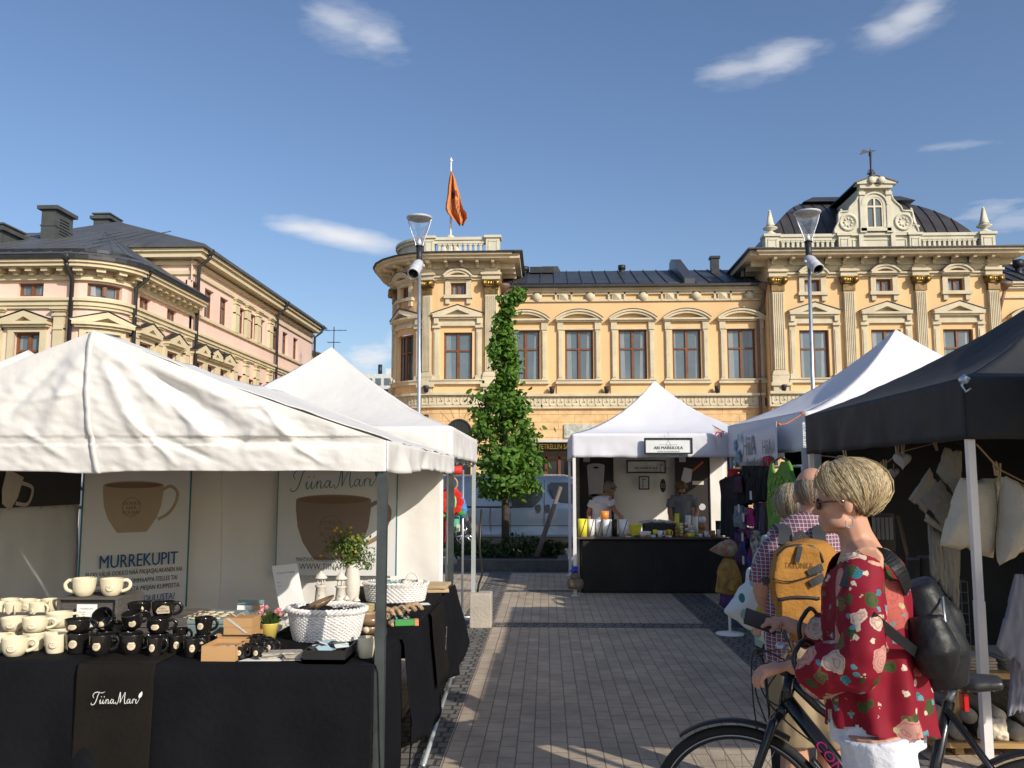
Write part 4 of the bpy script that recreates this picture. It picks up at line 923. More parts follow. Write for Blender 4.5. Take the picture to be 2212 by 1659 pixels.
# ================================================================ TENTS
def nz3(x,y,z,s=1.):return noise.noise(Vector((x*s,y*s,z*s)))
TENT=mat('cream_canvas',(.70,.69,.665),.75,var=.05,vs=1.2,transl=.09,bump=.25,bs=14)
TENTW=mat('white_polyester',(.72,.72,.76),.7,var=.03,vs=1.,transl=.12,bump=.15,bs=10)
TENTB=mat('black_polyester',(.028,.0285,.030),.75,var=.25,vs=2,bump=.25,bs=12)
WALLC=mat('beige_wall_sheet',(.80,.77,.72),.85,var=.05,vs=1,bump=.3,bs=6)
POST=mat('dark_steel_post',(.09,.105,.105),.4,.6,var=.25,vs=8)
ALU=mat('aluminium_post',(.62,.68,.68),.35,.55,var=.08)
WPOST=mat('white_post',(.75,.73,.72),.4,.1,var=.05)
def leg(g,x,y,z0,z1,w=.04):g.box(x-w/2,x+w/2,y-w/2,y+w/2,z0,z1)
def peak_roof(g,x0,x1,y0,y1,ze,zp,n=26,sag=.5,seed=0,wr=.012):
 cx,cy=(x0+x1)/2,(y0+y1)/2
 def prof(t):
  return(1-sag)*t+sag*t**2.1
 for side_ in range(4):
  A=[(x0,y0),(x1,y0),(x1,y1),(x0,y1)][side_];B=[(x1,y0),(x1,y1),(x0,y1),(x0,y0)][side_]
  def fn(a,b,A=A,B=B):
   ex=A[0]+(B[0]-A[0])*a;ey=A[1]+(B[1]-A[1])*a
   x=ex+(cx-ex)*b;y=ey+(cy-ey)*b
   h=prof(b)-.10*math.sin(math.pi*a)*math.sin(math.pi*min(1,b*1.15))*.8
   z=ze+(zp-ze)*h
   z+=wr*1.6*(nz3(x+seed,y,z,3.)*.6+nz3(x+seed,y*2,z,9.)*.35)*math.sin(math.pi*min(1,max(0,b)))
   return(x,y,z)
  g.sheet(fn,n,n,(0,0,.006))
def valance(g,p0,p1,ztop,zbot,out,wav=.01,seed=0,n=60,m=8):
 p0=Vector((*p0,0));p1=Vector((*p1,0));d=(p1-p0).normalized();o=Vector((d.y,-d.x,0))*out;L_=(p1-p0).length
 zt=ztop if callable(ztop)else(lambda a:ztop);zb=zbot if callable(zbot)else(lambda a:zbot)
 def fn(a,b):
  p=p0+(p1-p0)*a;z=zt(a)+(zb(a)-zt(a))*b
  w=wav*(nz3(a*L_*3+seed,z*3,seed)*1.4+.5*math.sin(a*L_*11+seed)*b+.5*nz3(a*L_*9+seed,z*8,0))*(.25+b)*min(1,12*a,12*(1-a))
  return p+o*w+Vector((0,0,z+wav*.5*nz3(a*L_*4+seed,1,0)*b))
 g.sheet(fn,n,m,o*.004 if out else(0,.004,0))
XL,XR,AX=-3.75,-.78,-2.265;Y0_,Y1_=4.2,7.3;ZV,ZEV,ZAP=1.688,1.835,2.39
t1=empty('market_tent',(AX,5.75,0),'large cream canvas gabled tent over the mug stall in the left foreground','tent','market tents')
def ridge(p,a,b,w):
 ax_,az_=a;bx_,bz_=b;dx,dz=bx_-ax_,bz_-az_;l2=dx*dx+dz*dz
 t=max(0,min(1,((p[0]-ax_)*dx+(p[1]-az_)*dz)/l2));d=math.hypot(p[0]-ax_-t*dx,p[1]-az_-t*dz)
 return math.exp(-(d/w)**2)*(math.sin(math.pi*min(1,max(.02,t))**.8)**.5)
def px(u,v):q=P(u,v,y=4.2);return(q.x,q.z)
FO=[(px(215,735),px(470,955),.035,.07),(px(240,765),px(540,945),.05,-.075),(px(255,760),px(640,930),.045,.055),(px(300,800),px(720,945),.035,-.04),(px(205,720),px(330,990),.03,.03),(px(190,760),px(100,960),.04,.03),(px(150,760),px(20,900),.03,-.03),(px(560,860),px(660,985),.015,.022),(px(470,955),px(820,955),.02,-.03),(px(290,900),px(390,1010),.012,.02),(px(60,930),px(160,1000),.015,.015),(px(360,950),px(480,1000),.015,-.02),(px(520,880),px(620,870),.012,.02),(px(330,830),px(420,930),.02,-.028),(px(185,850),px(70,870),.012,.012),(px(640,960),px(700,1005),.01,.015)]
def front(a,b):
 x=XL+(XR-XL)*a;hw=(XR-XL)/2;top=ZEV+(ZAP-ZEV)*max(0,1-abs(x-AX)/hw)-.02*math.sin(math.pi*abs(x-AX)/hw)
 zb=ZV+.006*nz3(x,0,0,3.)-.012*math.exp(-((x-px(190,1025)[0])/.15)**2);z=zb+(top-zb)*b
 q=(x,z);d=-.05*math.sin(math.pi*b)*(1-abs(x-AX)/hw)
 for(p0,p1,w,h)in FO:d-=ridge(q,p0,p1,w*1.15)*h*.75
 ed=min(1,6*(1-b)+.05,10*(1-a)+.1)
 d+=(nz3(x,z*1.6,2,4.)*.012+nz3(x*1.5+z,z*2,5,13.)*.005+abs(nz3(x+z*.8,z,9,6.))*.010)*ed
 if abs(z-(ZEV-.0))<.02:d+=.008
 return(x,Y0_+d*ed-.01,z)
g=G();g.sheet(front,230,80,(0,.006,0));g.build('gable_panel',TENT,t1,smooth=True)
g=G();sx_=AX
g.sheet(lambda a,b:(sx_+.03*(a-.5)+.06*(1-b)**2,front((sx_+.06*(1-b)**2-XL)/(XR-XL),b*.985)[1]-.012,front((sx_-XL)/(XR-XL),b*.985)[2]),1,60,(0,.004,0));g.build('seam',TENT,t1,smooth=True)
g=G()
for s in(-1,1):
 xe=XR if s>0 else XL
 def fn(a,b,xe=xe):
  x=AX+(xe-AX)*a;y=Y0_+(Y1_-Y0_)*b
  z=ZAP+(ZEV-ZAP)*a-.03*math.sin(math.pi*b)*(1-a)-.035*math.sin(math.pi*a)*(.5+.5*math.sin(math.pi*b))+.012*nz3(x,y,0,3.)+.006*nz3(x,y,1,9.)
  return(x,y,z)
 g.sheet(fn,50,60,(0,0,.006))
g.build('roof_panel',TENT,t1,smooth=True)
g=G();valance(g,(XR,Y0_),(XR,Y1_),lambda a:ZEV,lambda a:ZV-.012*math.sin(math.pi*a*3)+.02*a,1,.03,3,90,8);g.build('valance',TENT,t1,smooth=True)
g=G();g.prism([(XL,Y1_,ZEV),(XR,Y1_,ZEV),(AX,Y1_,ZAP)],(0,.006,0));g.build('gable_panel',TENT,t1)
for(x,y)in((XR-.02,Y0_+.03),(XR-.02,Y1_-.02),(XL+.1,Y0_+.05),(XL+.05,Y1_-.05)):
 g=G();leg(g,x,y,0,ZV+.1,.046);g.box(x-.05,x+.05,y-.05,y+.05,0,.012);g.box(x-.026,x+.026,y-.026,y+.026,.9,.93);g.build('leg',POST,t1)
g=G()
for y in(Y0_+.08,Y1_-.05):g.tube([(XL+.05,y,ZEV-.02),(AX,y,ZAP-.04),(XR-.03,y,ZEV-.02)],.016,6);g.tube([(XL+.05,y,ZEV-.06),(XR-.03,y,ZEV-.06)],.016,6)
for x in(XL+.06,AX,XR-.03):g.tube([(x,Y0_+.08,ZEV-.03 if x!=AX else ZAP-.05),(x,Y1_-.05,ZEV-.03 if x!=AX else ZAP-.05)],.016,6)
g.build('truss',POST,t1)
def hang(name,par,mat_,p0,p1,z0,z1,amp=.04,fr=9.,n=60,m=24,seed=0.,droop=None):
 p0=Vector((*p0,0));p1=Vector((*p1,0));d=(p1-p0).normalized();o=Vector((d.y,-d.x,0));L_=(p1-p0).length
 def fn(a,b):
  z=z1+(z0-z1)*b-(droop(a)if droop else 0)*(1-b);s=a*L_
  w=amp*(math.sin(s*fr+seed+.6*math.sin(b*3+seed))*(.35+.65*b)*.5+nz3(s*2.2+seed,z*1.6,seed)*.9+nz3(s*6,z*4,seed)*.3)
  return p0+(p1-p0)*a+o*w+Vector((0,0,z))
 g=G();g.sheet(fn,n,m,o*.004);return g.build(name,mat_,par,smooth=True)
hang('back_wall',t1,WALLC,(-2.75,7.22),(-.86,7.22),.35,1.78,.03,5,seed=2)
hang('side_wall',t1,mat('grey_wall_sheet',(.62,.62,.60),.85,var=.05,bump=.2,bs=6),(-3.62,4.6),(-3.5,6.4),.3,1.75,.05,6,seed=5)
hang('side_wall',t1,WALLC,(-3.5,6.45),(-2.72,7.2),.3,1.75,.04,6,seed=1)
def lettering(g,M,s,w=.055,depth=.003):
 St=[[(.1,.35,.6),(-.05,.1,.8),(.2,-.1,1),(.7,.1,1.1),(1.1,.9,1.2),(1.45,2.,1),(1.8,2.45,.7),(2.0,2.3,.6)],[(.55,1.3,.6),(.3,1.8,.9),(.7,2.4,1.1),(1.5,2.5,1.2),(2.3,2.35,.9),(2.9,2.6,.4)],[(1.75,.5,.6),(2.0,1.,.8),(1.9,.3,1.2),(2.1,.12,.9),(2.45,.6,.6)],[(2.45,.6,.6),(2.6,1.,.8),(2.5,.3,1.2),(2.7,.12,.9),(3.05,.6,.6)],[(3.05,.6,.5),(3.25,1.,.8),(3.15,.1,1.1)],[(3.2,.5,.6),(3.5,1.,.9),(3.7,.8,1),(3.65,.2,1),(3.85,.15,.8),(4.1,.5,.5)],[(4.75,.85,.8),(4.45,1.,.9),(4.15,.5,1),(4.35,.12,.9),(4.65,.5,.8),(4.85,1.,.8),(4.75,.3,1),(4.95,.12,.8),(5.3,.5,.5)],[(5.35,.45,.5),(5.3,.2,.8),(5.5,.02,.9),(5.8,.4,.9),(6.05,1.6,1.1),(6.25,2.5,.8),(6.3,1.3,1.2),(6.25,.2,1.1)],[(6.25,.2,.6),(6.7,1.3,.8),(7.3,2.4,.8),(7.2,1.3,1.2),(7.25,.2,1.1),(7.5,.1,.8),(7.8,.5,.5)],[(8.35,.85,.8),(8.05,1.,.9),(7.75,.5,1),(7.95,.12,.9),(8.25,.5,.8),(8.45,1.,.8),(8.35,.3,1),(8.55,.12,.8),(8.85,.5,.5)],[(8.85,.5,.5),(9.05,1.,.8),(8.95,.1,1.1)],[(9.0,.5,.5),(9.25,1.,.8),(9.45,.95,.8),(9.5,.75,.5)],[(9.55,.5,.5),(9.75,1.,.8),(9.65,.3,1.1),(9.85,.12,.9),(10.2,.6,.6),(10.5,1.3,.4)]]
 for st in St:stroke(g,[(p[0]*s,p[1]*s,p[2])for p in smoothpts(st,5)],w*s*2.2,M,depth)
 for(x,y)in((2.15,1.45),(2.75,1.45)):stroke(g,[(x*s,y*s,1),((x+.1)*s,(y+.2)*s,.6)],w*s*2.5,M,depth)
 lf=[(10.35,1.15),(10.2,1.6),(10.4,2.1),(10.95,2.6),(11.05,2.0),(10.85,1.45)];fpoly(g,[(a*s,b*s)for a,b in lf],M,depth+.0005)
def cup_print(g,M,w,c0,c1,c2):
 g.mi=c0;h=w*.78
 body=[(-.5,.0),(-.5,-.12),(-.47,-.35),(-.4,-.55),(-.3,-.7),(-.24,-.78),(.24,-.78),(.3,-.7),(.4,-.55),(.47,-.35),(.5,-.12),(.5,.0)]
 fpoly(g,[(x*w,y*w)for x,y in body],M,.003);disc(g,M,w*.5,w*.07,.0035,32)
 stroke(g,[(p[0]*w,p[1]*w)for p in smoothpts([(.48,-.08),(.62,-.02),(.74,-.12),(.72,-.3),(.6,-.48),(.42,-.58)],5)],w*.055,M,.0028)
 g.mi=c1;disc(g,M,w*.47,w*.05,.004,32)
 Mc=M@Matrix.Translation((-.03*w,-.36*w,0));disc(g,Mc,w*.15,w*.16,.0042,28);g.mi=c0;disc(g,Mc,w*.14,w*.15,.0047,28)
 g.mi=c2
 for i,s in enumerate(('OOKKO','NÄÄ','POLIIJA?')):text(g,s,w*.08,Mc@Matrix.Translation((0,w*(.035-.075*i),0)),.0052,bold=.04)
PBG=mat('poster_paper',(.70,.70,.69),.6,var=.02);PBR=mat('printed_mug_tan',(.42,.32,.22),.5,var=.06,vs=2);PDK=mat('printed_mug_brown',(.2,.13,.08),.5);TEAL=mat('teal_print',(.04,.22,.27),.6);BLU=mat('blue_print',(.02,.1,.22),.6);GPR=mat('grey_print',(.06,.055,.05),.6)
PB2=mat('printed_mug_dark',(.25,.185,.14),.5,var=.06)
po0=P(181,1030,y=6.3);po0=Vector((po0.x,6.3,0));po1=P(410,1100,y=6.9);po1=Vector((po1.x,6.9,0));dv=(po1-po0).normalized();W_=(po1-po0).length
r=empty('mug_poster',(*po0.xy,.6),'tall poster reading MURREKUPIT under a printed tan mug in the mug stall','poster','mug stall posters')
zt_=1.80;zb_=P(181,1312,y=6.3).z-.08;nrm=Vector((dv.y,-dv.x,0))
g=G();g.prism([(*po0.xy,zb_),(*po1.xy,zb_),(*po1.xy,zt_),(*po0.xy,zt_)],-nrm*.01);g.build('sheet',PBG,r)
g=G()
for q in(po0,po1):g.cyl((q.x+nrm.x*.002,q.y+nrm.y*.002,zb_),(q.x+nrm.x*.002,q.y+nrm.y*.002,zt_),.007,n=6)
g.build('edge_strip',TEAL,r)
cx_=(po0+po1)/2;M=frame((cx_.x,cx_.y,1.60),dv,(0,0,1));g=G();cup_print(g,M@Matrix.Translation((-.04,0,0)),W_*.56,0,1,1);g.build('mug_print',[PBR,PDK],r)
g=G()
for(s,z,sz,w,sl)in(('MURREKUPIT',.985,.14,W_*.72,0),('EI OO VÄLIÄ OOKKO NÄÄ PALIJASJALAKANEN VAI',.925,.05,W_*.88,1),('TULLISTA TULLU, HOMMAAPPA ITELLES TAI',.86,.05,W_*.8,1),('LAHJAKSI JOKU NÄISTÄ MEIJÄN KUPPEISTA:',.80,.05,W_*.86,1),('OOKKO NÄÄ OULUSTA?',.715,.07,W_*.7,0),('OOKKO NÄÄ POLLIISIA?',.635,.07,W_*.74,0)):
 g=G();text(g,s,sz,frame((cx_.x+dv.x*(.04 if sl==0 else .0),cx_.y,z),dv,(0,0,1)),.004,fit=w,bold=.012);g.build('lettering',[BLU,GPR][sl],r)
a,b=P(601,1100,y=7.15).x,P(857,1100,y=7.15).x;zb_=P(700,1243,y=7.15).z
r=empty('mug_poster',(a,7.15,zb_),'wide poster with teal script lettering and a dark printed mug behind the white baskets','poster','mug stall posters')
g=G();g.box(a,b,7.14,7.155,zb_,1.83);g.build('sheet',PBG,r)
g=G();g.box(a-.006,a,7.135,7.158,zb_,1.83);g.box(b,b+.006,7.135,7.158,zb_,1.83);g.build('edge_strip',TEAL,r)
cm=(a+b)/2;M=frame((cm-.03,7.14,P(720,1080,y=7.14).z),(1,0,0),(0,0,1));g=G();cup_print(g,M,P(812,1080,y=7.14).x-P(650,1080,y=7.14).x,0,1,1);g.build('mug_print',[PB2,PDK],r)
g=G();q=P(628,1060,y=7.14);lettering(g,frame((q.x,7.14,q.z),(1,0,.05),(0,0,1)),(P(825,1060,y=7.14).x-q.x)/11.1,.05);g.build('lettering',TEAL,r)
g=G();g.mi=0;text(g,'MAHTAVAT MURREKUPIT JA KAIKKEA MUKAVAA:',.05,frame((cm,7.14,P(700,1213,y=7.14).z),(1,0,0),(0,0,1)),.003,fit=.66);text(g,'WWW.TIINAMARI.COM',.07,frame((cm,7.14,P(700,1230,y=7.14).z),(1,0,0),(0,0,1)),.003,fit=.6);g.build('lettering',GPR,r)
q0=P(-30,1050,x=-3.5);a=Vector((-3.5,4.9,0));b=Vector((-3.43,6.28,0));dv=(b-a).normalized();nr=Vector((dv.y,-dv.x,0))
r=empty('picture_banner',(*a.xy,1.3),'dark banner printed with pale mugs hanging under the top left edge of the canvas tent','banner')
z0=P(100,1093,x=-3.45).z;g=G();g.prism([(*a.xy,z0),(*b.xy,z0),(*b.xy,1.8),(*a.xy,1.8)],-nr*.01);g.build('sheet',mat('banner_dark',(.03,.028,.026),.6),r)
g=G()
for k,u in enumerate((22,92,150)):
 c=P(u,1060,x=-3.46);M=frame((c.x,c.y,c.z),dv,(0,0,1))@Matrix.Rotation(R(-18-6*k),4,'Z');w=.09
 fpoly(g,[(-w,.12),(-w*.9,-.02),(-w*.5,-.1),(w*.5,-.12),(w*.95,-.02),(w,.12)],M,.003);stroke(g,smoothpts([(w,.08),(w*2.3,.08),(w*2.2,-.03),(w*.9,-.06)],4),.025,M,.003)
g.build('print',mat('banner_pale',(.5,.44,.36),.6),r)
def small_tent(lab,x0,x1,y0,y1,zb_,ze,zp,mt,pm_,legs,rz=0,sag=.5,seed=0,name_group='market tents',valn=True,zf=None):
 r=empty('market_tent',((x0+x1)/2,(y0+y1)/2,0),lab,'tent',name_group)
 g=G();peak_roof(g,x0,x1,y0,y1,ze,zp,34,sag,seed);g.build('roof',mt,r,smooth=True)
 for i,(p,q)in enumerate((((x0,y0),(x1,y0)),((x1,y0),(x1,y1)),((x0,y1),(x0,y0)),((x1,y1),(x0,y1)))):
  g=G();zt=zb_ if not zf else zf;valance(g,p,q,ze+.004,zt,1,.018,seed+i*3,70,8);g.build('valance',mt,r,smooth=True)
 for(x,y)in((x0+.03,y0+.03),(x1-.03,y0+.03),(x1-.03,y1-.03),(x0+.03,y1-.03)):
  g=G();leg(g,x,y,0,ze-.02,.042);g.box(x-.024,x+.024,y-.024,y+.024,.0,.95);g.box(x-.06,x+.06,y-.06,y+.06,0,.01);g.build('leg',pm_,r)
 g=G();m0=(x0+x1)/2;m1=(y0+y1)/2
 for(p,q)in(((x0+.03,y0+.03),(x1-.03,y0+.03)),((x1-.03,y0+.03),(x1-.03,y1-.03)),((x1-.03,y1-.03),(x0+.03,y1-.03)),((x0+.03,y1-.03),(x0+.03,y0+.03))):
  k=4
  for j in range(k):
   A=[p[i]+(q[i]-p[i])*j/k for i in(0,1)];B=[p[i]+(q[i]-p[i])*(j+1)/k for i in(0,1)]
   g.tube([(*A,ze-.04),(*B,ze-.3)],.01,4);g.tube([(*A,ze-.3),(*B,ze-.04)],.01,4)
 g.cyl((m0,m1,ze-.1),(m0,m1,zp-.01),.018,n=6)
 g.build('truss',pm_,r)
 return r
t2=small_tent('cream peaked tent directly behind the big gabled tent on the left',-3.58,-.80,7.36,9.95,1.83,2.085,2.985,TENT,ALU,None,sag=.45,seed=3)
g=G();q=P(1040,1352,z=0);g.lathe((q.x,q.y-.05,0),[(.17,0),(.17,.36),(.165,.38),(.001,.38)],4,Matrix.Rotation(R(45),4,'Z'));g.sm=[False]*len(g.f)
cb=g.build('concrete_block',mat('concrete',(.42,.38,.32),.9,var=.12,vs=6,bump=.4),bevel=.01);tag(cb,'tall grey concrete weight standing at the foot of the white tent post on the left','weight')
g=G();g.tube([P(1030,1290,y=q.y-.06),P(1034,1262,y=q.y-.06),P(1042,1240,y=q.y-.06),P(1036,1180,y=q.y-.03),P(1040,1100,y=q.y-.03)],.012,6);tag(g.build('strap',BLK),'black tie-down strap hanging beside the white tent post above the concrete weight','strap')
t3=small_tent('cream peaked tent barely showing above the left edge of the big gabled tent',-6.9,-4.0,7.4,10.2,1.83,2.085,P(107,757,y=8.8).z,TENT,ALU,None,sag=.3,seed=13)
tb=small_tent('black market tent over the cushion stall on the right',2.455,5.5,5.15,8.27,1.88,2.235,3.12,TENTB,WPOST,None,sag=.35,seed=21)
th_=small_tent('white peaked tent with the printed banner, in the right row behind the black tent',2.70,6.30,9.77,12.53,1.95,2.385,P(1950,712,y=11.15).z,TENTW,ALU,None,sag=.5,seed=31);th_.rotation_euler.z=R(5.6)
tk=small_tent('white peaked tent at the end of the lane over the kitchenware table',.37,3.1,12.45,15.1,1.955,2.29,3.2,TENTW,WPOST,None,sag=.62,seed=41)
small_tent('black market tent beyond the right edge, next in the row before the cushion stall',2.75,5.8,2.65,4.95,2.1,2.5,3.35,TENTB,WPOST,None,sag=.35,seed=51)
g=G();g.lathe((2.44,5.11,2.2),[(.02,0),(.035,.03),(.001,.06)],8);g.tube([(2.44,5.1,2.22),(2.41,5.08,2.19),(2.43,5.08,2.15),(2.46,5.08,2.17)],.007,6);g.build('corner_hook',STL,tb)
BPP=mat('banner_white',(.58,.57,.62),.6,var=.03);BLT=mat('banner_lettering',(.2,.2,.23),.6)
a=Vector((2.64,P(1572,960,x=2.62).y,0));b=Vector((2.64,P(1681,960,x=2.64).y,0));a.y=min(a.y,12.2)
r=empty('printed_banner',(2.62,(a.y+b.y)/2,1.8),'white printed banner with tall grey letters and blue flowers along the white tent','banner')
zt_,zb_=2.30,1.80;dv=(b-a).normalized();g=G();nr=Vector((-1,0,0))
g.sheet(lambda s,t:(2.62+.015*math.sin(s*9),a.y+(b.y-a.y)*s,zt_-(zt_-zb_)*t-.03*math.sin(math.pi*s)*(1-t)),24,4,(.005,0,0));g.build('sheet',BPP,r,smooth=True)
L_=abs(b.y-a.y);g=G()
for(s,f,z,w)in(('HiiA',.45,1.95,.62),('HiiA',.86,1.94,.42),('Suomalaista lähivaloa Kuukau Koin',.6,1.83,1.3)):text(g,s,.36 if f<.8 and w<1 else .25 if w<1 else .09,frame((2.60,a.y+(b.y-a.y)*f,z),dv,(0,0,1)),.012,fit=w*L_/2.2,bold=.02)
g.build('lettering',BLT,r)
g=G();Mx=lambda f,z:frame((2.60,a.y+(b.y-a.y)*f,z),dv,(0,0,1))
for(f,z,s)in((.1,2.1,.09),(.16,1.95,.1),(.07,1.88,.08),(.2,2.2,.06)):
 for k in range(5):t=k*1.256;disc(g,Mx(f,z)@Matrix.Translation((s*.6*math.cos(t),s*.6*math.sin(t),0)),s*.5,s*.4,.013,10)
g.build('flower_print',mat('pale_blue_print',(.2,.38,.5),.6),r)
g=G();g.tube([P(1681,918,y=9.3),P(1700,915,y=9.4),P(1735,893,y=9.55)],.006,5);g.ell(P(1683,917,y=9.3),.02,.02,.02,6);g.ell(P(1733,893,y=9.55),.02,.02,.02,6);tag(g.build('tie_cord',mat('orange_cord',(.5,.15,.05),.7)),'knotted orange and green cord tying the printed banner to the tent corner','cord')
g=G();c=P(1735.5,935,y=9.5);
o=g.box(c.x-.0,c.x+.05,9.515,9.52,c.z-.2,c.z+.12);g.mi=1;text(g,'FLEXTENTS',.06,frame((c.x+.01,9.512,c.z+.12),(0,0,-1),(1,0,0)),.001,'LEFT',fit=.27);tag(g.build('corner_label',[mat('label_white',(.7,.7,.72),.6),mat('label_teal',(.05,.2,.25),.6)]),'small vertical maker label at the near corner of the white tent in the right row','label')
r=empty('pennant',P(1552,950,y=12.35),'small white pennant with a pink fan print between the two white tents','pennant');Yp=12.35
g=G();g.prism([P(1541,920,y=Yp),P(1565,932,y=Yp),P(1552,972,y=Yp)],(0,.006,0));g.build('cloth',mat('pennant_cloth',(.7,.62,.55),.7,transl=.2),r)
g=G()
for k in range(7):t=R(-20+35*k);c=P(1552,940,y=Yp-.01);g.ell((c.x+.035*math.cos(t)*1.2,Yp-.004,c.z+.045*math.sin(t)),.012,.003,.014,6)
g.build('fan_print',mat('pink_print',(.5,.08,.22),.6),r);g=G();g.tube([P(1538,918,y=Yp),P(1568,934,y=Yp-.02),P(1590,942,y=Yp-.1)],.004,4);g.build('cord',mat('pink_cord',(.5,.1,.2),.6),r)
# ================================================================ MUG STALL
CLB=mat('black_tablecloth',(.0055,.006,.008),.9,var=.25,vs=3,bump=.3,bs=30,spec=.15)
CLR=mat('dark_brown_cloth',(.011,.009,.0075),.9,var=.25,vs=3,bump=.2,spec=.15)
ZT1=.765
def table(lab,x0,x1,y0,y1,z,par=None):
 r=empty('folding_table',((x0+x1)/2,(y0+y1)/2,0),lab,'table')
 g=G();g.box(x0,x1,y0,y1,z-.03,z-.006);g.build('tabletop',WHT,r,bevel=.004)
 for x in(x0+.08,x1-.08):
  for y in(y0+.08,y1-.08):g=G();g.cyl((x,y,0),(x,y,z-.03),.016,n=8);g.build('leg',mat('white_tube',(.6,.62,.62),.4,.3),r)
 return r
table('folding table under the black cloth along the front of the mug stall',-3.5,-.86,4.28,5.0,ZT1)
table('folding table under the black cloth along the lane side of the mug stall',-1.52,-.86,5.05,7.3,ZT1)
def clothtop(g,x0,x1,y0,y1,z):g.sheet(lambda a,b:(x0+(x1-x0)*a,y0+(y1-y0)*b,z+.0012*nz3(a*20,b*9,0)),30,12,(0,0,.004))
def drape(g,p0,p1,z,hem,amp=.03,fr=8,seed=0,n=90,m=20,flare=0.,out=1):
 p0=Vector((*p0,0));p1=Vector((*p1,0));d=(p1-p0).normalized();o=Vector((d.y,-d.x,0))*out;L_=(p1-p0).length
 hm=hem if callable(hem)else(lambda a:hem);fl_=flare if callable(flare)else(lambda a:flare)
 def fn(a,b):
  s=a*L_;zz=z+(hm(a)-z)*b;rd=.012*(1-(1-min(1,b*18))**2)
  w=rd+(amp*(.5+.5*math.sin(s*fr+1.4*nz3(s*1.5,seed,0)*3+seed))+amp*.7*nz3(s*3,zz*1.2,seed))*min(1,b*1.6)**1.2+fl_(a)*b**1.3
  return p0+(p1-p0)*a+o*w+Vector((0,0,zz))
 g.sheet(fn,n,m,o*.003)
g=G();clothtop(g,-3.6,-.82,4.2,5.02,ZT1);drape(g,(-3.6,4.2),(-.82,4.2),ZT1+.003,.03,.045,9,1,200);drape(g,(-.82,4.2),(-.82,4.87),ZT1+.003,.05,.03,14,2,40)
tag(g.build('tablecloth',CLB,smooth=True),'black cloth draped to the ground over the front mug table','tablecloth')
g=G();clothtop(g,-1.55,-.80,4.86,7.38,ZT1+.002);drape(g,(-.80,4.86),(-.78,7.38),ZT1+.004,lambda a:.07+.05*math.sin(a*13)+.2*a**2,.05,6,3,150,24,lambda a:.10*a**3)
drape(g,(-1.55,7.38),(-.80,7.38),ZT1+.003,.15,.03,9,1,30,out=-1)
tag(g.build('tablecloth',CLB,smooth=True),'black cloth with a wavy blown hem over the lane-side table of the mug stall','tablecloth')
u0=P(163,1500,y=4.15).x;u1=P(331,1500,y=4.15).x
r=empty('table_runner',((u0+u1)/2,4.2,.2),'dark brown runner with white script lettering hanging down the front of the mug table','runner')
g=G();drape(g,(u0,4.165),(u1,4.165),ZT1+.008,.05,.02,9,4,50);g.sheet(lambda a,b:(u0+(u1-u0)*a,4.165+.35*b,ZT1+.0075),4,4,(0,0,.003));g.build('cloth',CLR,r,smooth=True)
g=G();q=P(200,1520,y=4.11);lettering(g,frame((q.x,4.10,q.z),(1,0,.02),(0,0,1)),(P(308,1520,y=4.1).x-q.x)/11.1,.055);g.build('lettering',WHT,r)
r=empty('table_runner',(-.75,6.0,.2),'dark runner with small white vertical script hanging on the lane side of the mug stall','runner')
g=G();drape(g,(-.765,5.75),(-.76,6.35),ZT1+.01,.3,.025,10,4,50,flare=.035);g.build('cloth',CLR,r,smooth=True)
g=G();lettering(g,frame((-.69,6.0,.5),(.03,.1,1),(0,-1,0)),.014,.08);g.build('lettering',WHT,r)
CG=mat('cream_glaze',(.74,.66,.47),.22,var=.05,vs=9,coat=.3);BG=mat('black_glaze',(.012,.011,.011),.12,var=.3,coat=.4);RD=mat('roundel_clay',(.62,.52,.36),.5);RP=mat('roundel_print',(.25,.2,.13),.6);BRG=mat('brown_glaze',(.2,.135,.08),.2,var=.4,vs=12,coat=.3)
def mug_parts(kind,w,h,root,glz,lab=True,hd=True,rings=False):
 R_=w/2
 if kind=='wide':pr=[(.52,0),(.62,.04),(.84,.25),(.95,.55),(1.,.98),(.99,1.)]
 elif kind=='tall':pr=[(.62,0),(.72,.03),(.84,.3),(.93,.6),(1.,.98),(.985,1.)]
 else:pr=[(.6,0),(.8,.06),(.98,.4),(1.,.6),(.94,.97),(.92,1.)]
 out=[(r_*R_*(1+(.012*math.sin(i*2.)if rings else 0)),z*h)for i,(r_,z)in enumerate(smoothpts(pr,4))]
 t=.0045;inn=[(max(.002,r_-t),z)for r_,z in reversed(out)];inn=[(q[0],max(q[1],.008))for q in inn[:-2]]+[(.001,.008)]
 g=G();g.lathe((0,0,0),[(.001,0)]+out+inn,26);b=g.build('cup',glz,root,local=True)
 if hd:
  g=G();x=R_*.93;g.tube(smoothpts([(x,0,h*.86),(x+h*.2,0,h*.9),(x+h*.38,0,h*.68),(x+h*.28,0,h*.38),(R_*.82,0,h*.24)],5),.0058,8,flat=1.5);g.build('handle',glz,root,local=True)
 if lab:
  M=Matrix.Rotation(R(-90),4,'Z')@Matrix.Translation((R_*.93,0,h*.52))@Matrix.Rotation(R(-7),4,'Y');rr=h*.21
  g=G();a=M@Vector((-.004,0,0));g.lathe(a,[(.001,0),(rr,0),(rr,.006),(rr*.93,.0075),(.001,.0075)],20,M.to_3x3().to_4x4()@Matrix.Rotation(R(90),4,'Y'));ro=g.build('roundel',RD if glz!=CG else CG,root,local=True)
  g=G();F_=Matrix.Translation((0,-R_*.93-.0052,h*.52))@Matrix.Rotation(R(90+7),4,'X')
  for i,s in enumerate(('OOKKO','NÄÄ','POLIIJA?')):text(g,s,rr*.48,F_@Matrix.Translation((0,rr*(.22-.5*i),0)),.0)
  g.build('print',RP,ro,local=True)
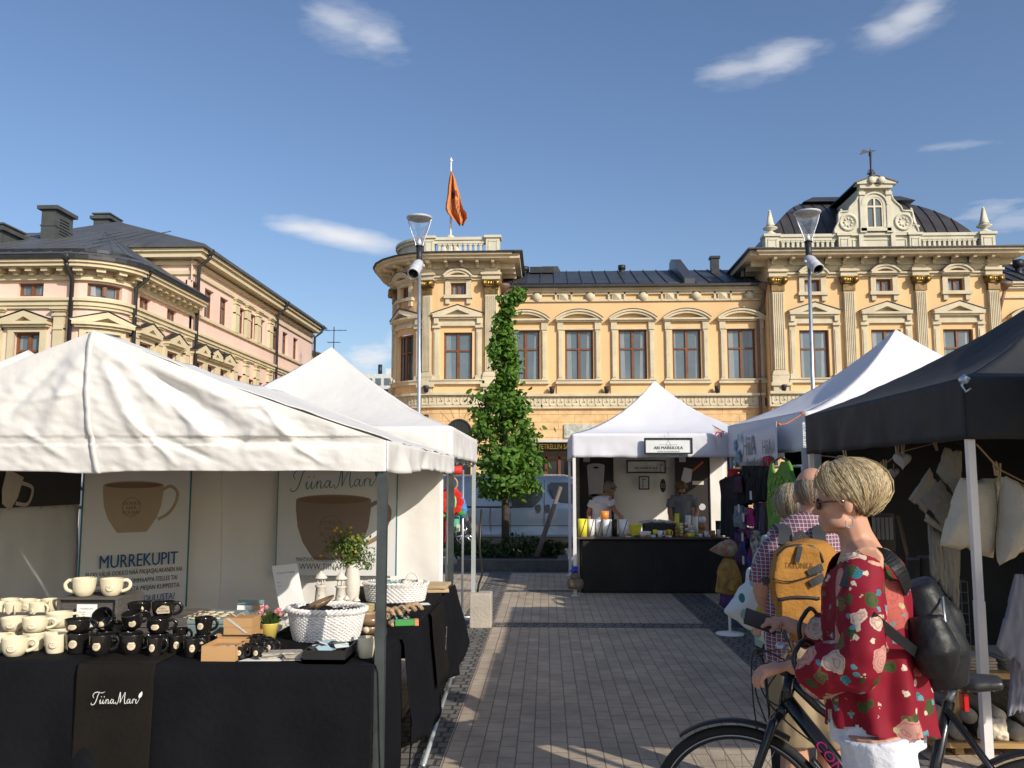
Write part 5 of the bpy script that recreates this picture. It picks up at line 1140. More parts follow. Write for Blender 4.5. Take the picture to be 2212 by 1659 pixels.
PROTO={}
def mug(kind,glz,w,h,loc,rz=0,tilt=None,label='',group=None,lab=True,hd=True,rings=False):
 key=(kind,glz.name,lab,hd,rings)
 if key not in PROTO:
  r=empty('mug',loc);mug_parts(kind,.105,.085,r,glz,lab,hd,rings);PROTO[key]=r;o=r
 else:o=copy_tree(PROTO[key])
 o.location=loc;s=w/.105;o.scale=(s,s,h/.085);o.rotation_euler=(0,0,rz+.3)
 if tilt:o.rotation_euler=(tilt[0],tilt[1],rz)
 tag(o,label,'mug',group);return o
def zat(u,v,y):return P(u,v,y=y)
GC='cream mugs on the front table';GB='black mugs on the front table'
def putmug(u0,u1,v0,v1,y,kind,glz,label,rz=0,**kw):
 a=P(u0,v1,y=y);b=P(u1,v1,y=y);zt=P(u0,v0,y=y).z;c=(a+b)/2;return mug(kind,glz,b.x-a.x,max(.05,zt-a.z),(c.x,y,kw.pop('z',a.z)),rz,label=label,**kw)
T0=ZT1+.006
def row(u0,u1,v0,v1,y,kind,glz,label,rz=0,z=T0,hh=None,**kw):
 a=P(u0,v1,y=y);b=P(u1,v1,y=y);c=(a+b)/2;w=b.x-a.x;h=hh or abs(P(u0,v0,y=y).z-a.z)
 return mug(kind,glz,w,h,(c.x,y,z),rz,label=label,**kw)
row(3,57,1396,1435,4.33,'wide',CG,'cream mug standing alone in the very front row at the far left',hh=.088,group=GC)
row(-28,18,1396,1430,4.42,'wide',CG,'cream mug cut by the left edge of the photo beside the front cream mug',hh=.085,group=GC)
row(-4,36,1385,1425,4.56,'tall',CG,'lower cream mug of the leftmost stack behind the front cream mug',hh=.08,group=GC)
row(2,54,1354,1388,4.56,'wide',CG,'upper cream mug of the leftmost stack behind the front cream mug',z=T0+.081,hh=.07,group=GC)
row(49,94,1383,1421,4.48,'tall',CG,'lower cream mug of the second stack from the left',hh=.09,group=GC)
row(48,100,1354,1388,4.48,'wide',CG,'upper cream mug resting on the second stack from the left',z=T0+.091,hh=.072,group=GC)
row(95,142,1382,1422,4.42,'tall',CG,'cream mug half in shadow right next to the first black mug',hh=.093,group=GC)
row(99,150,1381,1416,4.68,'tall',CG,'lower cream mug hidden behind the half-shaded cream mug',hh=.08,group=GC)
row(99,152,1346,1381,4.68,'wide',CG,'cream mug on top of the stack beside the black mugs',z=T0+.081,hh=.078,group=GC)
yc=4.95
def crate(lab,u0,u1,v0,v1,y,d,up=False,tilt=0,face=False):
 a=P(u0,v1,y=y);b=P(u1,v1,y=y);z1=P(u0,v0,y=y).z;z0=ZT1+.006;w=b.x-a.x;h=z1-z0
 r=empty('wooden_crate',((a.x+b.x)/2,y+d/2,z0),lab,'crate','grey wooden crates');wd=mat('grey_painted_wood',(.095,.085,.08),.8,var=.25,vs=7,bump=.4,bs=30,vstretch=(.3,1,3));t=.009
 def pl(nm,*q):g=G();g.box(*q);g.build(nm,wd,r,bevel=.002)
 x0,x1,y0,y1=a.x,b.x,y,y+d
 if up:
  pl('board',x0,x1,y0,y1,z1-t,z1);pl('board',x0,x0+t*1.6,y0,y1,z0,z1-t);pl('board',x1-t*1.6,x1,y0,y1,z0,z1-t);pl('board',x0+t*1.6,x1-t*1.6,y0+.03,y0+.04,z0,z1-t)
 else:
  hh=h/2-.002
  for k in range(2):
   za=z0+k*(hh+.004);pl('board',x0,x1,y0,y0+t,za,za+hh);pl('board',x0,x1,y1-t,y1,za,za+hh);pl('board',x0,x0+t,y0+t,y1-t,za,za+hh);pl('board',x1-t,x1,y0+t,y1-t,za,za+hh)
  pl('board',x0+t,x1-t,y0+t,y1-t,z1-.045,z1-.038)
 return z1 if up else z1-.038
zt=crate('low grey wooden crate under cream mugs at the left end of the table',-60,108,1322,1380,4.82,.34)
for i,(u0,u1,v0,v1,y,lb)in enumerate([(10,46,1294,1324,4.86,'small cream mug in front on the left crate with its handle to the viewer'),(64,99,1290,1324,4.86,'small cream mug at the front right corner of the left crate'),(-20,14,1287,1320,4.88,'cream mug on the left crate cut by the photo edge'),(3,38,1282,1310,5.02,'cream mug at the back of the left crate nearest the photo edge'),(42,77,1284,1316,5.0,'cream mug in the middle of the left crate behind the two small ones'),(90,125,1281,1314,5.02,'cream mug at the back right corner of the left crate')]):
 row(u0,u1,v0,v1,y,'tall' if i%2==0 else 'wide',CG,lb,rz=[-1.2,-.6,.3,.4,0,-1.4][i],z=zt+.002,hh=.082,group='cream mugs on the left crate')
zt=crate('upright grey wooden crate with a white price list pinned to its front',118,250,1292,1380,4.78,.32,up=True)
row(157,205,1253,1292,4.86,'wide',CG,'cream mug with left-facing handle on top of the price list crate',rz=R(180),z=zt+.002,hh=.098,group='cream mugs on the price list crate',lab=False)
row(217,264,1254,1290,4.88,'wide',CG,'cream mug with right-facing handle on top of the price list crate',z=zt+.002,hh=.094,group='cream mugs on the price list crate')
g=G();a,b=P(165,1350,y=4.77),P(209,1350,y=4.77);z1=P(180,1305,y=4.77).z;g.box(a.x,b.x,4.765,4.7665,z1-.135,z1);pl_=g.build('price_list',WHT);tag(pl_,'small white printed price list hanging on the upright grey crate','price list')
g=G();xs_=(a.x+b.x)/2;text(g,'MURREKUPIT',.012,frame((xs_,4.7645,z1-.028),(1,0,0),(0,0,1)),.0)
for k,s in enumerate(('Mini kuppi','Iso kuppi','Latekuppi','Pikkukuppi','Tuoppi','Mukinen','Kannu')):text(g,s,.0085,frame((a.x+.014,4.7645,z1-.045-k*.0115),(1,0,0),(0,0,1)),.0,'LEFT');text(g,str(12+(k*7)%16)+' e',.0085,frame((b.x-.02,4.7645,z1-.045-k*.0115),(1,0,0),(0,0,1)),.0,'LEFT')
g.build('lettering',GPR,pl_)
g=G();zt=crate('low grey wooden crate holding two black mugs in the middle of the table',262,400,1334,1376,4.84,.36)
row(280,325,1296,1332,4.92,'tall',BG,'black mug with left-facing handle on the middle grey crate',rz=R(180),z=zt+.02,hh=.092,lab=False,group='black mugs on the middle crate')
row(329,376,1295,1332,4.92,'wide',BG,'big black mug with an irregular pale label on the middle grey crate',z=zt+.02,hh=.095,lab=False,group='black mugs on the middle crate')
q=P(353,1317,y=4.86);g=G();g.prism([(q.x-.04,4.853,q.z-.01),(q.x-.03,4.852,q.z+.008),(q.x-.005,4.85,q.z+.024),(q.x+.03,4.853,q.z+.02),(q.x+.036,4.855,q.z-.018),(q.x-.03,4.853,q.z-.022)],(0,.008,0));g.mi=1;text(g,'PAIKA',.014,frame((q.x,4.8495,q.z+.004),(1,0,.06),(0,0,1)),0);text(g,'KAUPUNNI',.014,frame((q.x,4.8495,q.z-.011),(1,0,.04),(0,0,1)),0);tag(g.build('clay_label',[RD,RP]),'irregular pale clay label on the big black mug of the middle crate','label')
q=P(302,1316,y=4.87);g=G();g.lathe((q.x,4.877,q.z),[(.001,0),(.02,0),(.02,.006),(.001,.007)],16,Matrix.Rotation(R(90),4,'X'));tag(g.build('clay_label',RD),'round pale clay label on the black mug with the left-facing handle','label')
B=[(141,190,1383,1424,4.42,'tall',T0,.098,'lower black mug of the leftmost black stack'),(140,192,1357,1385,4.42,'wide',T0+.1,.068,'upper black mug of the leftmost black stack'),(192,240,1379,1425,4.36,'wide',T0,.1,'second black mug in the front row next to the leftmost black stack'),(259,308,1376,1420,4.38,'wide',T0,.1,'third black mug in the front row under the ribbed tilted one'),(316,350,1383,1426,4.34,'tall',T0,.092,'small narrow black mug in the middle of the front row'),(362,396,1379,1421,4.42,'tall',T0,.09,'small black mug standing fifth in the front row'),(396,430,1386,1427,4.34,'tall',T0,.09,'last black mug of the front row before the open cardboard box'),(320,362,1374,1410,4.58,'wide',T0,.07,'lower black mug of the stack behind the small narrow one'),(316,364,1350,1381,4.58,'wide',T0+.072,.075,'upper black mug with a big roundel behind the small narrow one'),(420,455,1374,1404,4.6,'tall',T0,.065,'lower black mug of the stack before the grey-green box'),(420,458,1348,1384,4.6,'tall',T0+.067,.085,'upper black mug of the stack before the grey-green box'),(205,245,1374,1408,4.62,'wide',T0,.075,'black mug under the tipped-over round one'),(252,292,1376,1408,4.64,'wide',T0,.072,'black mug under the ribbed tilted one'),(372,404,1366,1400,4.68,'tall',T0,.08,'black mug in the second row behind the fifth front mug')]
for(u0,u1,v0,v1,y,k,z,h,lb)in B:row(u0,u1,v0,v1,y,k,BG,lb,z=z,hh=h,group=GB,rz=random.uniform(-.35,.2))
q=P(226,1356,y=4.58);mug('wide',BG,.115,.1,(q.x,4.62,T0+.112),0,(R(62),R(8)),'black mug tipped over so that its round base faces forward',group=GB,lab=False)
q=P(217,1350,y=4.53);g=G();g.lathe((q.x,4.535,q.z),[(.001,0),(.018,0),(.016,.006),(.001,.008)],16,Matrix.Rotation(R(100),4,'X'));tag(g.build('clay_label',RD),'round pale clay label on the tipped-over black mug','label')
q=P(275,1360,y=4.58);mug('wide',BG,.108,.085,(q.x,4.66,T0+.085),R(20),(R(14),R(-12)),'ribbed black mug lying tilted on the row of black mugs',group=GB,rings=True)
a,b=P(384,1375,y=4.86),P(488,1375,y=4.86);z1=P(430,1338,y=4.86).z
r=empty('storage_box',((a.x+b.x)/2,5.0,T0),'pale grey-green plastic box covered with round clay buttons','box');GGM=mat('grey_green_plastic',(.2,.27,.27),.5,var=.08)
g=G();g.rings([[(a.x+.02,4.88,T0),(b.x-.02,4.88,T0),(b.x-.02,5.2,T0),(a.x+.02,5.2,T0)],[(a.x+.005,4.865,z1-.03),(b.x-.005,4.865,z1-.03),(b.x-.005,5.22,z1-.03),(a.x+.005,5.22,z1-.03)]]);g.build('body',GGM,r,bevel=.006)
g=G();g.box(a.x,b.x,4.86,5.225,z1-.03,z1);g.build('lid',GGM,r,bevel=.008)
random.seed(2);n=0;BT=None
for j in range(4):
 for i in range(4):
  x=a.x+.03+i*.058+random.uniform(-.006,.006);y=4.885+j*.075+random.uniform(-.01,.01)
  if BT is None:
   g=G();g.lathe((0,0,0),[(.001,0),(.024,0),(.025,.003),(.022,.006),(.001,.007)],16);BT=g.build('clay_button',RD,local=True);o=BT
  else:o=BT.copy();COL.objects.link(o)
  o.location=(x,y,z1+.001);tag(o,'round pale clay button lying on the grey-green box','button','clay buttons on the grey-green box')
KR=mat('kraft_board',(.46,.27,.12),.75,var=.06)
def kbox(lab,u0,u1,v0,v1,y,d,opn=False,z0=T0,extra=None):
 a,b=P(u0,v1,y=y),P(u1,v1,y=y);h=P(u0,v0,y=y).z-a.z;r=empty('cardboard_box',((a.x+b.x)/2,y+d/2,z0),lab,'box','kraft cardboard boxes');x0,x1=a.x,b.x
 if opn:
  g=G();t=.003;g.box(x0,x1,y,y+t,z0,z0+h);g.box(x0,x1,y+d-t,y+d,z0,z0+h);g.box(x0,x0+t,y+t,y+d-t,z0,z0+h);g.box(x1-t,x1,y+t,y+d-t,z0,z0+h);g.box(x0+t,x1-t,y+t,y+d-t,z0,z0+h*.72);g.build('tray',KR,r)
 else:
  g=G();g.box(x0+.002,x1-.002,y+.002,y+d-.002,z0,z0+h*.55);g.build('base',KR,r);g=G();g.box(x0,x1,y,y+d,z0+h*.45,z0+h);g.build('lid',KR,r)
 if extra:
  g=G();g.prism([(x0+.01,y-.0008,z0+h),(x0+.03,y-.0008,z0+h),(x1-.02,y-.0008,z0+.01),(x1-.035,y-.0008,z0+.01)],(0,-.001,0))
  for t_ in(-1,1):g.tube(smoothpts([(x0+.05,y+.05,z0+h),(x0+.05+t_*.03,y+.05,z0+h+.02),(x0+.05+t_*.04,y+.06,z0+h+.004)],4),.006,6,flat=.3)
  g.build('ribbon',mat('silver_ribbon',(.6,.58,.55),.35,.2),r)
 return r,x0,x1,z0+h
kbox('lower kraft box partly hidden under the ribboned kraft box',466,546,1366,1392,4.62,.17)
kbox('small kraft box tied with a silver ribbon beside the pink carnations',481,543,1352,1388,4.60,.14,z0=T0+.062,extra=1)
r,x0,x1,z=kbox('open kraft box with two clay buttons and a white note at the front edge',434,508,1398,1431,4.24,.2,True)
for k,(dx,dy)in enumerate(((.05,.09),(.075,.06))):o=BT.copy();COL.objects.link(o);o.location=(x0+dx,4.24+dy,z-.024+k*.008);tag(o,'pale clay button inside the open kraft box','button','clay buttons in the open kraft box')
g=G();g.box(x0+.1,x0+.16,4.27,4.36,z-.021,z-.019);tag(g.build('note',WHT),'white note lying in the open kraft box','note')
SM=[(512,1426,4.30),(548,1426,4.30),(526,1414,4.40),(560,1414,4.42),(536,1404,4.50),(566,1402,4.52),(576,1396,4.44),(548,1396,4.6)]
for k,(u,v,y)in enumerate(SM):
 x=P(u+8,v,y=y).x;mug('tall',BG,.062,.062,(x,y,T0+.002),-.3,label='tiny black cup with a round pale label in the cluster beside the open kraft box',group='tiny black cups beside the open box')
g=G();a=P(510,1431,z=T0);b=P(590,1410,z=T0);g.prism([(a.x,4.25,T0),(a.x+.2,4.26,T0),(a.x+.33,4.5,T0),(a.x+.12,4.52,T0)],(0,0,.0012));g.prism([(a.x+.28,4.42,T0+.002),(a.x+.5,4.5,T0+.002),(a.x+.46,4.56,T0+.002),(a.x+.26,4.5,T0+.002)],(0,0,.0012));tag(g.build('paper_sheets',WHT),'white paper sheets lying under the tiny black cups','paper')
CO=mat('photo_coaster',(.3,.25,.2),.5,c2=(.5,.48,.42),vs=40)
def stack(lab,u,v,n,w,m=CO,y=None):
 c=P(u,v,z=T0);y=y or c.y;r=empty('coaster_stack',(c.x,y,T0),lab,'coasters')
 for k in range(n):
  g=G();g.obox((c.x+random.uniform(-.012,.012),y+random.uniform(-.01,.01),T0+.004+k*.0065),w,w,.006,Matrix.Rotation(random.uniform(-.3,.3),3,'Z'));g.build('coaster',m,r)
stack('loose stack of square photo coasters beside the tiny black cups',586,1422,5,.095);stack('stack of square photo coasters next to the black tray',634,1424,6,.085)
a,b=P(654,1434,z=T0),P(746,1434,z=T0);y=a.y+.0;r=empty('tray',((a.x+b.x)/2,y+.12,T0),'black shallow tray filled with cards in front of the white wicker basket','tray')
g=G();h=.062
for q in((a.x,b.x,y,y+.006),(a.x,b.x,y+.23,y+.236),(a.x,a.x+.006,y+.006,y+.23),(b.x-.006,b.x,y+.006,y+.23)):g.box(*q,T0,T0+h)
g.box(a.x,b.x,y,y+.236,T0,T0+.02);g.build('tray_body',BLK,r)
random.seed(8)
for k in range(14):g=G();c=(random.uniform(a.x+.04,b.x-.04),random.uniform(y+.04,y+.19),T0+.05+k*.002);g.obox(c,.07,.045,.003,Matrix.Rotation(random.uniform(0,3),3,'Z')@Matrix.Rotation(random.uniform(-.4,.4),3,'X'));tag(g.build('card',[mat('pale_card',(.6,.66,.66),.4),mat('dark_card',(.06,.06,.06),.4),mat('blue_card',(.35,.5,.55),.4)][k%3]),'small printed card lying in the black tray','card','cards in the black tray')
c=P(575,1385,z=T0);r=empty('flower_pot',(c.x,c.y+.05,T0),'yellow pot of pink carnations between the kraft box and white basket','potted flower');X,Y=c.x,c.y+.05
g=G();g.lathe((X,Y,T0),[(.001,0),(.033,0),(.05,.085),(.052,.09),(.048,.09),(.045,.08),(.001,.078)],20);g.build('pot',mat('yellow_glaze',(.62,.50,.12),.35,var=.1),r)
g=G();random.seed(4);SL=mat('grass_stem',(.06,.13,.03),.6,var=.3,vs=10,transl=.2)
for k in range(150):th=random.uniform(0,6.28);rr=random.uniform(.01,.05);l_=random.uniform(.03,.085);g.tube([(X+rr*.6*math.cos(th),Y+rr*.6*math.sin(th),T0+.08),(X+rr*1.2*math.cos(th),Y+rr*1.2*math.sin(th),T0+.08+l_*.6),(X+rr*1.9*math.cos(th),Y+rr*1.9*math.sin(th),T0+.08+l_)],[.0025,.002,.0008],4)
g.build('foliage',SL,r);PKF=mat('carnation_pink',(.75,.30,.33),.7,var=.2,vs=40,transl=.2)
for(u,v)in((567,1313),(562,1322),(575,1312),(570,1328),(602,1317),(605,1327),(597,1321)):
 q=P(u,v,y=Y-.03);g=G()
 for k in range(22):d=Vector((random.gauss(0,1),random.gauss(0,1),random.gauss(0,1))).normalized();leaf(g,q+d*.012,.009,d)
 g.build('blossom',PKF,r,recalc=False)
def slab(name,lab,cat,pts,y0,y1,m,lines=()):
 q=[P(u,v,y=(y0 if i in(0,1)else y1))for i,(u,v)in enumerate(pts)];g=G();g.prism(q,(0,.003,0));o=g.build(name,m);tag(o,lab,cat)
 if lines:
  g=G();X=(q[2]-q[3]).normalized()if False else(q[1]-q[0]).normalized();Z=(q[0]-q[3]).normalized();W_=(q[1]-q[0]).length;Hh_=(q[0]-q[3]).length
  for(s,fx_,fy,fw,sz)in lines:c=q[0]+X*W_*fx_-Z*Hh_*fy;text(g,s,sz,frame(c,X,Z),.004,fit=W_*fw)
  g.build('lettering',GPR,o)
 return o
slab('price_sheet','tall white acrylic price sheet leaning back behind the white wicker basket','price sheet',[(586.5,1223),(641,1217),(658,1305),(605,1320)],5.9,5.72,WHT,(('2-laatu kuppi',.5,.2,.7,.02),('(sis. alv)',.5,.27,.4,.01),('pieni kuppi 15 e norm. 25 e',.5,.4,.8,.012),('iso kuppi 20 e norm. 30 e',.5,.48,.8,.012)))
slab('card_calendar','small white and grey card stand behind the ribboned kraft box','card stand',[(514,1297),(571,1297),(566,1350),(508,1350)],5.3,5.26,WHT,(('Pienentuotteet',.45,.2,.7,.012),('Pienennysmaalla',.4,.45,.6,.012)))
g=G();g.prism([P(514,1296,y=5.29),P(571,1296,y=5.29),P(570,1305,y=5.28),P(513,1305,y=5.28)],(0,.006,0));g.mi=1;g.prism([P(546,1306,y=5.275),P(562,1306,y=5.275),P(562,1319,y=5.265),P(546,1319,y=5.265)],(0,.003,0));tag(g.build('card_header',[GGM,KR]),'grey strip and brown tag at the top of the small card stand','card header')
LW=mat('white_bisque',(.68,.64,.56),.6,var=.05,bump=.15)
def lighthouse(lab,u,vb,vt,y,z0=None):
 a=P(u,vb,y=y);z0=a.z if z0 is None else z0;h=P(u,vt,y=y).z-z0;r=empty('lighthouse_lantern',(a.x,y,z0),lab,'ceramic lighthouse','white ceramic lighthouses');k=h
 g=G();g.lathe((a.x,y,z0),[(.001,0),(.19*k,0),(.19*k,.02*k),(.175*k,.04*k),(.135*k,.52*k),(.17*k,.55*k),(.17*k,.58*k),(.001,.585*k)],22);b=g.build('tower',LW,r)
 g=G()
 for t in range(5):g.cyl((a.x+.11*k*math.cos(t*1.257+.3),y+.11*k*math.sin(t*1.257+.3),z0+.58*k),(a.x+.11*k*math.cos(t*1.257+.3),y+.11*k*math.sin(t*1.257+.3),z0+.8*k),.018*k,n=6)
 g.build('columns',LW,r);g=G();g.lathe((a.x,y,z0),[(.001,.78*k),(.19*k,.78*k),(.185*k,.81*k),(.06*k,.95*k),(.04*k,.96*k),(.03*k,1.*k),(.001,1.*k)],22);g.build('roof',LW,r)
 g=G();g.ell((a.x,y-.157*k,z0+.3*k),.014*k,.01*k,.018*k,6);g.build('window',BLK,r)
def atT(y):return T0+.003
lighthouse('big white ceramic lighthouse left of the other big one behind the basket',692,1299,1233,6.1,T0);lighthouse('big white ceramic lighthouse next to the tall vase',735.5,1302,1235,6.05,T0+.004)
lighthouse('small white ceramic lighthouse between the basket and the vase',748,1322,1286,5.7,T0+.004);lighthouse('small white ceramic lighthouse in front of the vase beside the plates',769,1334,1288,5.55,T0+.003)
Yv=6.28;a=P(760,1290,y=Yv);zt=P(760,1217,y=Yv).z;r=empty('flower_vase',(a.x,Yv,T0),'tall white ribbed vase of yellow flowers on the mug stall','vase');h=zt-T0
g=G();pr=[(.001,0),(.04,0),(.046,.02),(.055,.3),(.057,.5),(.052,.75),(.038,.97),(.036,1.),(.032,1.),(.032,.9),(.001,.88)];pp=[(q,z*h)for q,z in pr];fine=[]
for(p,q)in zip(pp,pp[1:]):
 for k in range(6):t=k/6;rr=p[0]+(q[0]-p[0])*t;fine.append((max(.001,rr+.0012*math.sin((p[1]+(q[1]-p[1])*t)*260)),p[1]+(q[1]-p[1])*t))
g.lathe((a.x,Yv,T0),fine+[pp[-1]],26);g.build('vase_body',LW,r)
g=G();gs=G();random.seed(6);VL=mat('bouquet_leaf',(.09,.16,.03),.5,c2=(.2,.26,.06),vs=12,transl=.3);tips=[]
for k in range(46):
 u=random.gauss(752,26);v=random.uniform(1150,1205)+abs(u-752)*.3;q=P(max(700,min(800,u)),v,y=Yv+random.uniform(-.1,.1));tips.append(q)
 gs.tube([(a.x,Yv,zt-.02),((a.x+q.x)/2,(Yv+q.y)/2,zt+(q.z-zt)*.6+.02),q],.0022,4)
 for j in range(16):o=Vector((random.gauss(0,.02),random.gauss(0,.02),random.gauss(-.015,.025)));leaf(g,q+o,random.uniform(.009,.02))
for k in range(60):q=Vector((a.x+random.gauss(0,.045),Yv+random.gauss(0,.045),zt+random.uniform(-.02,.05)));leaf(g,q,.02)
gs.build('stems',SL,r);g.build('foliage',VL,r,recalc=False);YF=mat('yellow_petal',(.8,.52,.02),.6,var=.1,transl=.25)
for(u,v)in((758,1140),(737,1149),(757,1150),(761,1160),(773,1163),(723,1146),(768,1192),(693,1200),(728,1141),(797,1166)):
 q=P(u,v,y=Yv-.06);g=G();gs=G();gs.tube([(a.x,Yv,zt),q],.002,4)
 for k in range(16):d=Vector((random.gauss(0,1),random.gauss(0,1),random.gauss(0,1))).normalized();leaf(g,q+d*.008,.009,d)
 bl=g.build('blossom',YF,r,recalc=False);gs.build('stem',SL,bl)
WK=mat('white_wicker',(.72,.70,.68),.6,var=.12,vs=20)
def basket(lab,c,rx,ry,h,flare=1.15,rows=12,st=44,band=True,handle=False):
 r=empty('wicker_basket',c,lab,'basket','white wicker baskets');c=Vector(c)
 g=G()
 for j in range(rows):
  z=h*(j+.5)/rows*.86;f=1/flare+(1-1/flare)*(z/h)**.8;pts=[]
  for i in range(st*2+1):t=math.pi*i/st;w=.0035*math.cos(i*math.pi+j*math.pi);pts.append(c+Vector(((rx*f+w)*math.cos(t),(ry*f+w)*math.sin(t),z)))
  g.tube(pts,h/rows*.48,5,cap=False)
 g.build('weave',WK,r)
 g=G();f0=1/flare
 for i in range(st):t=2*math.pi*(i+.25)/st;g.tube([c+Vector((rx*f0*math.cos(t),ry*f0*math.sin(t),0)),c+Vector((rx*.97*math.cos(t),ry*.97*math.sin(t),h*.9))],.0035,4)
 g.build('stakes',WK,r)
 g=G();n=110
 for ph in range(3):g.tube([c+Vector(((rx+.012*math.cos(i*.9+ph*2.1))*math.cos(2*math.pi*i/n),(ry+.012*math.cos(i*.9+ph*2.1))*math.sin(2*math.pi*i/n),h*.95+.011*math.sin(i*.9+ph*2.1)))for i in range(n+1)],.0085 if band else .006,5,cap=False)
 g.build('rim',WK,r)
 g=G();g.lathe(c,[(.001,.004),(1,.004),(1,.01),(.001,.01)],24,Matrix.Diagonal((rx*f0,ry*f0,1,1)));g.build('base',WK,r)
 return r
cB=P(697,1398,z=T0);bh=.17;BX_,BY_=cB.x-.055,4.86
basket('big white wicker basket with braided rim holding black ceramics at the front',(BX_+.01,BY_,T0),.212,.17,bh,1.22,16,38)
g=G();g.lathe((BX_+.01,BY_,T0+.01),[(.001,.1),(.95,.1),(.95,.11),(.001,.112)],24,Matrix.Diagonal((.19,.15,1,1)));tag(g.build('packing',BLK),'dark packing filling the big white wicker basket','packing')
random.seed(12)
for k in range(16):
 x=BX_+random.uniform(-.14,.14);y=BY_+random.uniform(-.1,.1);g=G();M=Matrix.Rotation(random.uniform(0,6),4,'Z')@Matrix.Rotation(random.uniform(-.7,.7),4,'X');g.lathe((x,y,T0+.13),[(.001,0),(.02,.0),(.042,.018),(.044,.024),(.04,.024),(.018,.006),(.001,.006)],16,M,sx=1.3 if k%3==0 else 1.);tag(g.build('dish',BG),'small glossy black dish piled in the big white wicker basket','dish','black dishes in the big basket')
g=G();q=P(690,1303,y=4.82);M=Matrix.Rotation(.5,4,'Z')@Matrix.Rotation(-.35,4,'Y');g.lathe((q.x,4.82,T0+.175),[(.001,0),(.04,.0),(.075,.022),(.078,.03),(.07,.028),(.03,.008),(.001,.008)],20,M,sx=1.25,sy=.6);tag(g.build('dish',BRG),'larger brown boat-shaped dish lying on top in the big white basket','dish')
a,b=P(787,1300,y=6.35),P(922,1300,y=6.35);c2=(a+b)/2
basket('long white wicker basket with a looped handle at the far part of the stall',(c2.x,6.35,T0+.004),(b.x-a.x)/2,.17,.13,1.12,8,40,False)
g=G()
for(u0,u1,vt,yy)in((875,905,1237,6.35),(800,828,1262,6.3)):
 x0,x1=P(u0,1262,y=yy).x,P(u1,1262,y=yy).x;zt=P(u0,vt,y=yy).z;zb=T0+.11
 for ph in range(3):g.tube([(x0+(x1-x0)*(.5-.5*math.cos(t))+.004*math.cos(t*14+ph*2),yy+.004*math.sin(t*14+ph*2),zb+(zt-zb)*math.sin(t))for t in[math.pi*i/30 for i in range(31)]],.0035,4)
tag(g.build('basket_handle',WK),'white twisted handles of a little basket standing in the long white wicker basket','handle')
random.seed(5)
for k in range(16):x=c2.x+random.uniform(-.19,.19);g=G();mt=[GGM,RD,LW,mat('teal_glaze',(.12,.3,.33),.3)][k%4];g.lathe((x,6.35+random.uniform(-.08,.08),T0+.09+.02*random.random()),[(.001,0),(.02,0),(.03,.035),(.027,.035),(.017,.005),(.001,.005)],14,Matrix.Rotation(random.uniform(-.6,.6),4,'X'));tag(g.build('trinket_bowl',mt),'tiny glazed bowl inside the long white wicker basket','bowl','tiny bowls in the long basket')
WS=mat('raw_wood',(.42,.29,.15),.8,c2=(.62,.48,.3),vs=8,vstretch=(1,5,5),bump=.4)
for k in range(2):
 g=G();q=P(946,1278,y=6.95);g.obox((q.x,6.92,T0+.015+k*.028),.17,.3,.024,Matrix.Rotation(.15-k*.2,3,'Z'));tag(g.build('wood_board',WS,bevel=.004),['lower rough wooden board at the far corner of the mug stall','upper rough wooden board at the far corner of the mug stall'][k],'board')
g=G();random.seed(3)
q0=P(785,1342,z=T0);q1=P(880,1322,z=T0)
for k in range(7):
 t=k/6;p=q0.lerp(q1,t);pts=smoothpts([tuple(p+Vector((random.uniform(-.05,.05),random.uniform(-.05,.05),.02))),tuple(p+Vector((.05,.03,.04+.01*random.random()))),tuple(p+Vector((.1,random.uniform(-.04,.05),.015)))],4);g.tube(pts,[.018-.001*abs(i-4)for i in range(len(pts))],7)
tag(g.build('driftwood',mat('driftwood_bark',(.25,.15,.08),.9,c2=(.5,.36,.22),vs=18,bump=.8)),'piece of bark-covered driftwood lying along the lane-side table','driftwood')
q=P(845,1352,z=T0);g=G();g.tube([tuple(q+Vector((-.03,.03,.01))),tuple(q+Vector((0,0,.012))),tuple(q+Vector((.02,-.05,.008)))],[.015,.02,.006],7);g.tube([tuple(q+Vector((0,.02,.012))),tuple(q+Vector((.03,0,.008)))],[.012,.006],7);tag(g.build('driftwood',MATS['driftwood_bark']),'small driftwood twig pointing toward the front beside the green box','driftwood')
q=P(877,1352,z=T0);g=G();M=Matrix.Rotation(.25,3,'Z');g.obox((q.x,q.y+.02,T0+.018),.14,.05,.034,M);gb_=g.build('tea_box',mat('green_carton',(.06,.3,.07),.5),bevel=.002);tag(gb_,'small green carton lying on the lane-side table edge','carton')
g=G();g.obox((q.x+.058,q.y+.0335,T0+.018),.022,.0525,.0355,M);g.build('orange_end',mat('orange_carton',(.7,.25,.1),.5),gb_)
for k,(z,w)in enumerate(((T0,.1),(T0+.045,.115))):
 q=P(790,1375,z=T0);r_=w;g=G();g.lathe((q.x,q.y+.06,z),[(.001,0),(.5*r_*.7,0),(r_*.5+.012,.03),(r_*.5+.02,.052),(r_*.5+.015,.052),(r_*.5,.03),(.001,.01)],24,sx=1.15);o=g.build('brown_bowl',BRG);tag(o,['lower brown glazed bowl of the pair beside the tent post','upper brown glazed bowl with a pale roundel beside the tent post'][k],'bowl')
q=P(793,1360,y=4.72);g=G();g.lathe((q.x,q.y-.02,T0+.075),[(.001,0),(.017,0),(.017,.007),(.001,.008)],16,Matrix.Rotation(R(90),4,'X'));tag(g.build('clay_label',RD),'round pale clay label on the upper brown bowl','label')
q=P(787,1424,z=T0);mug('round',CG,.085,.1,(q.x,q.y+.035,T0),R(150),label='tall cream cup standing alone in front of the brown bowls beside the post',hd=False)
g=G();q=P(789,1310,y=5.85)
for k in range(5):g.lathe((q.x,5.87,T0+k*.009),[(.001,0),(.04,0),(.06,.007),(.058,.009),(.001,.004)],20)
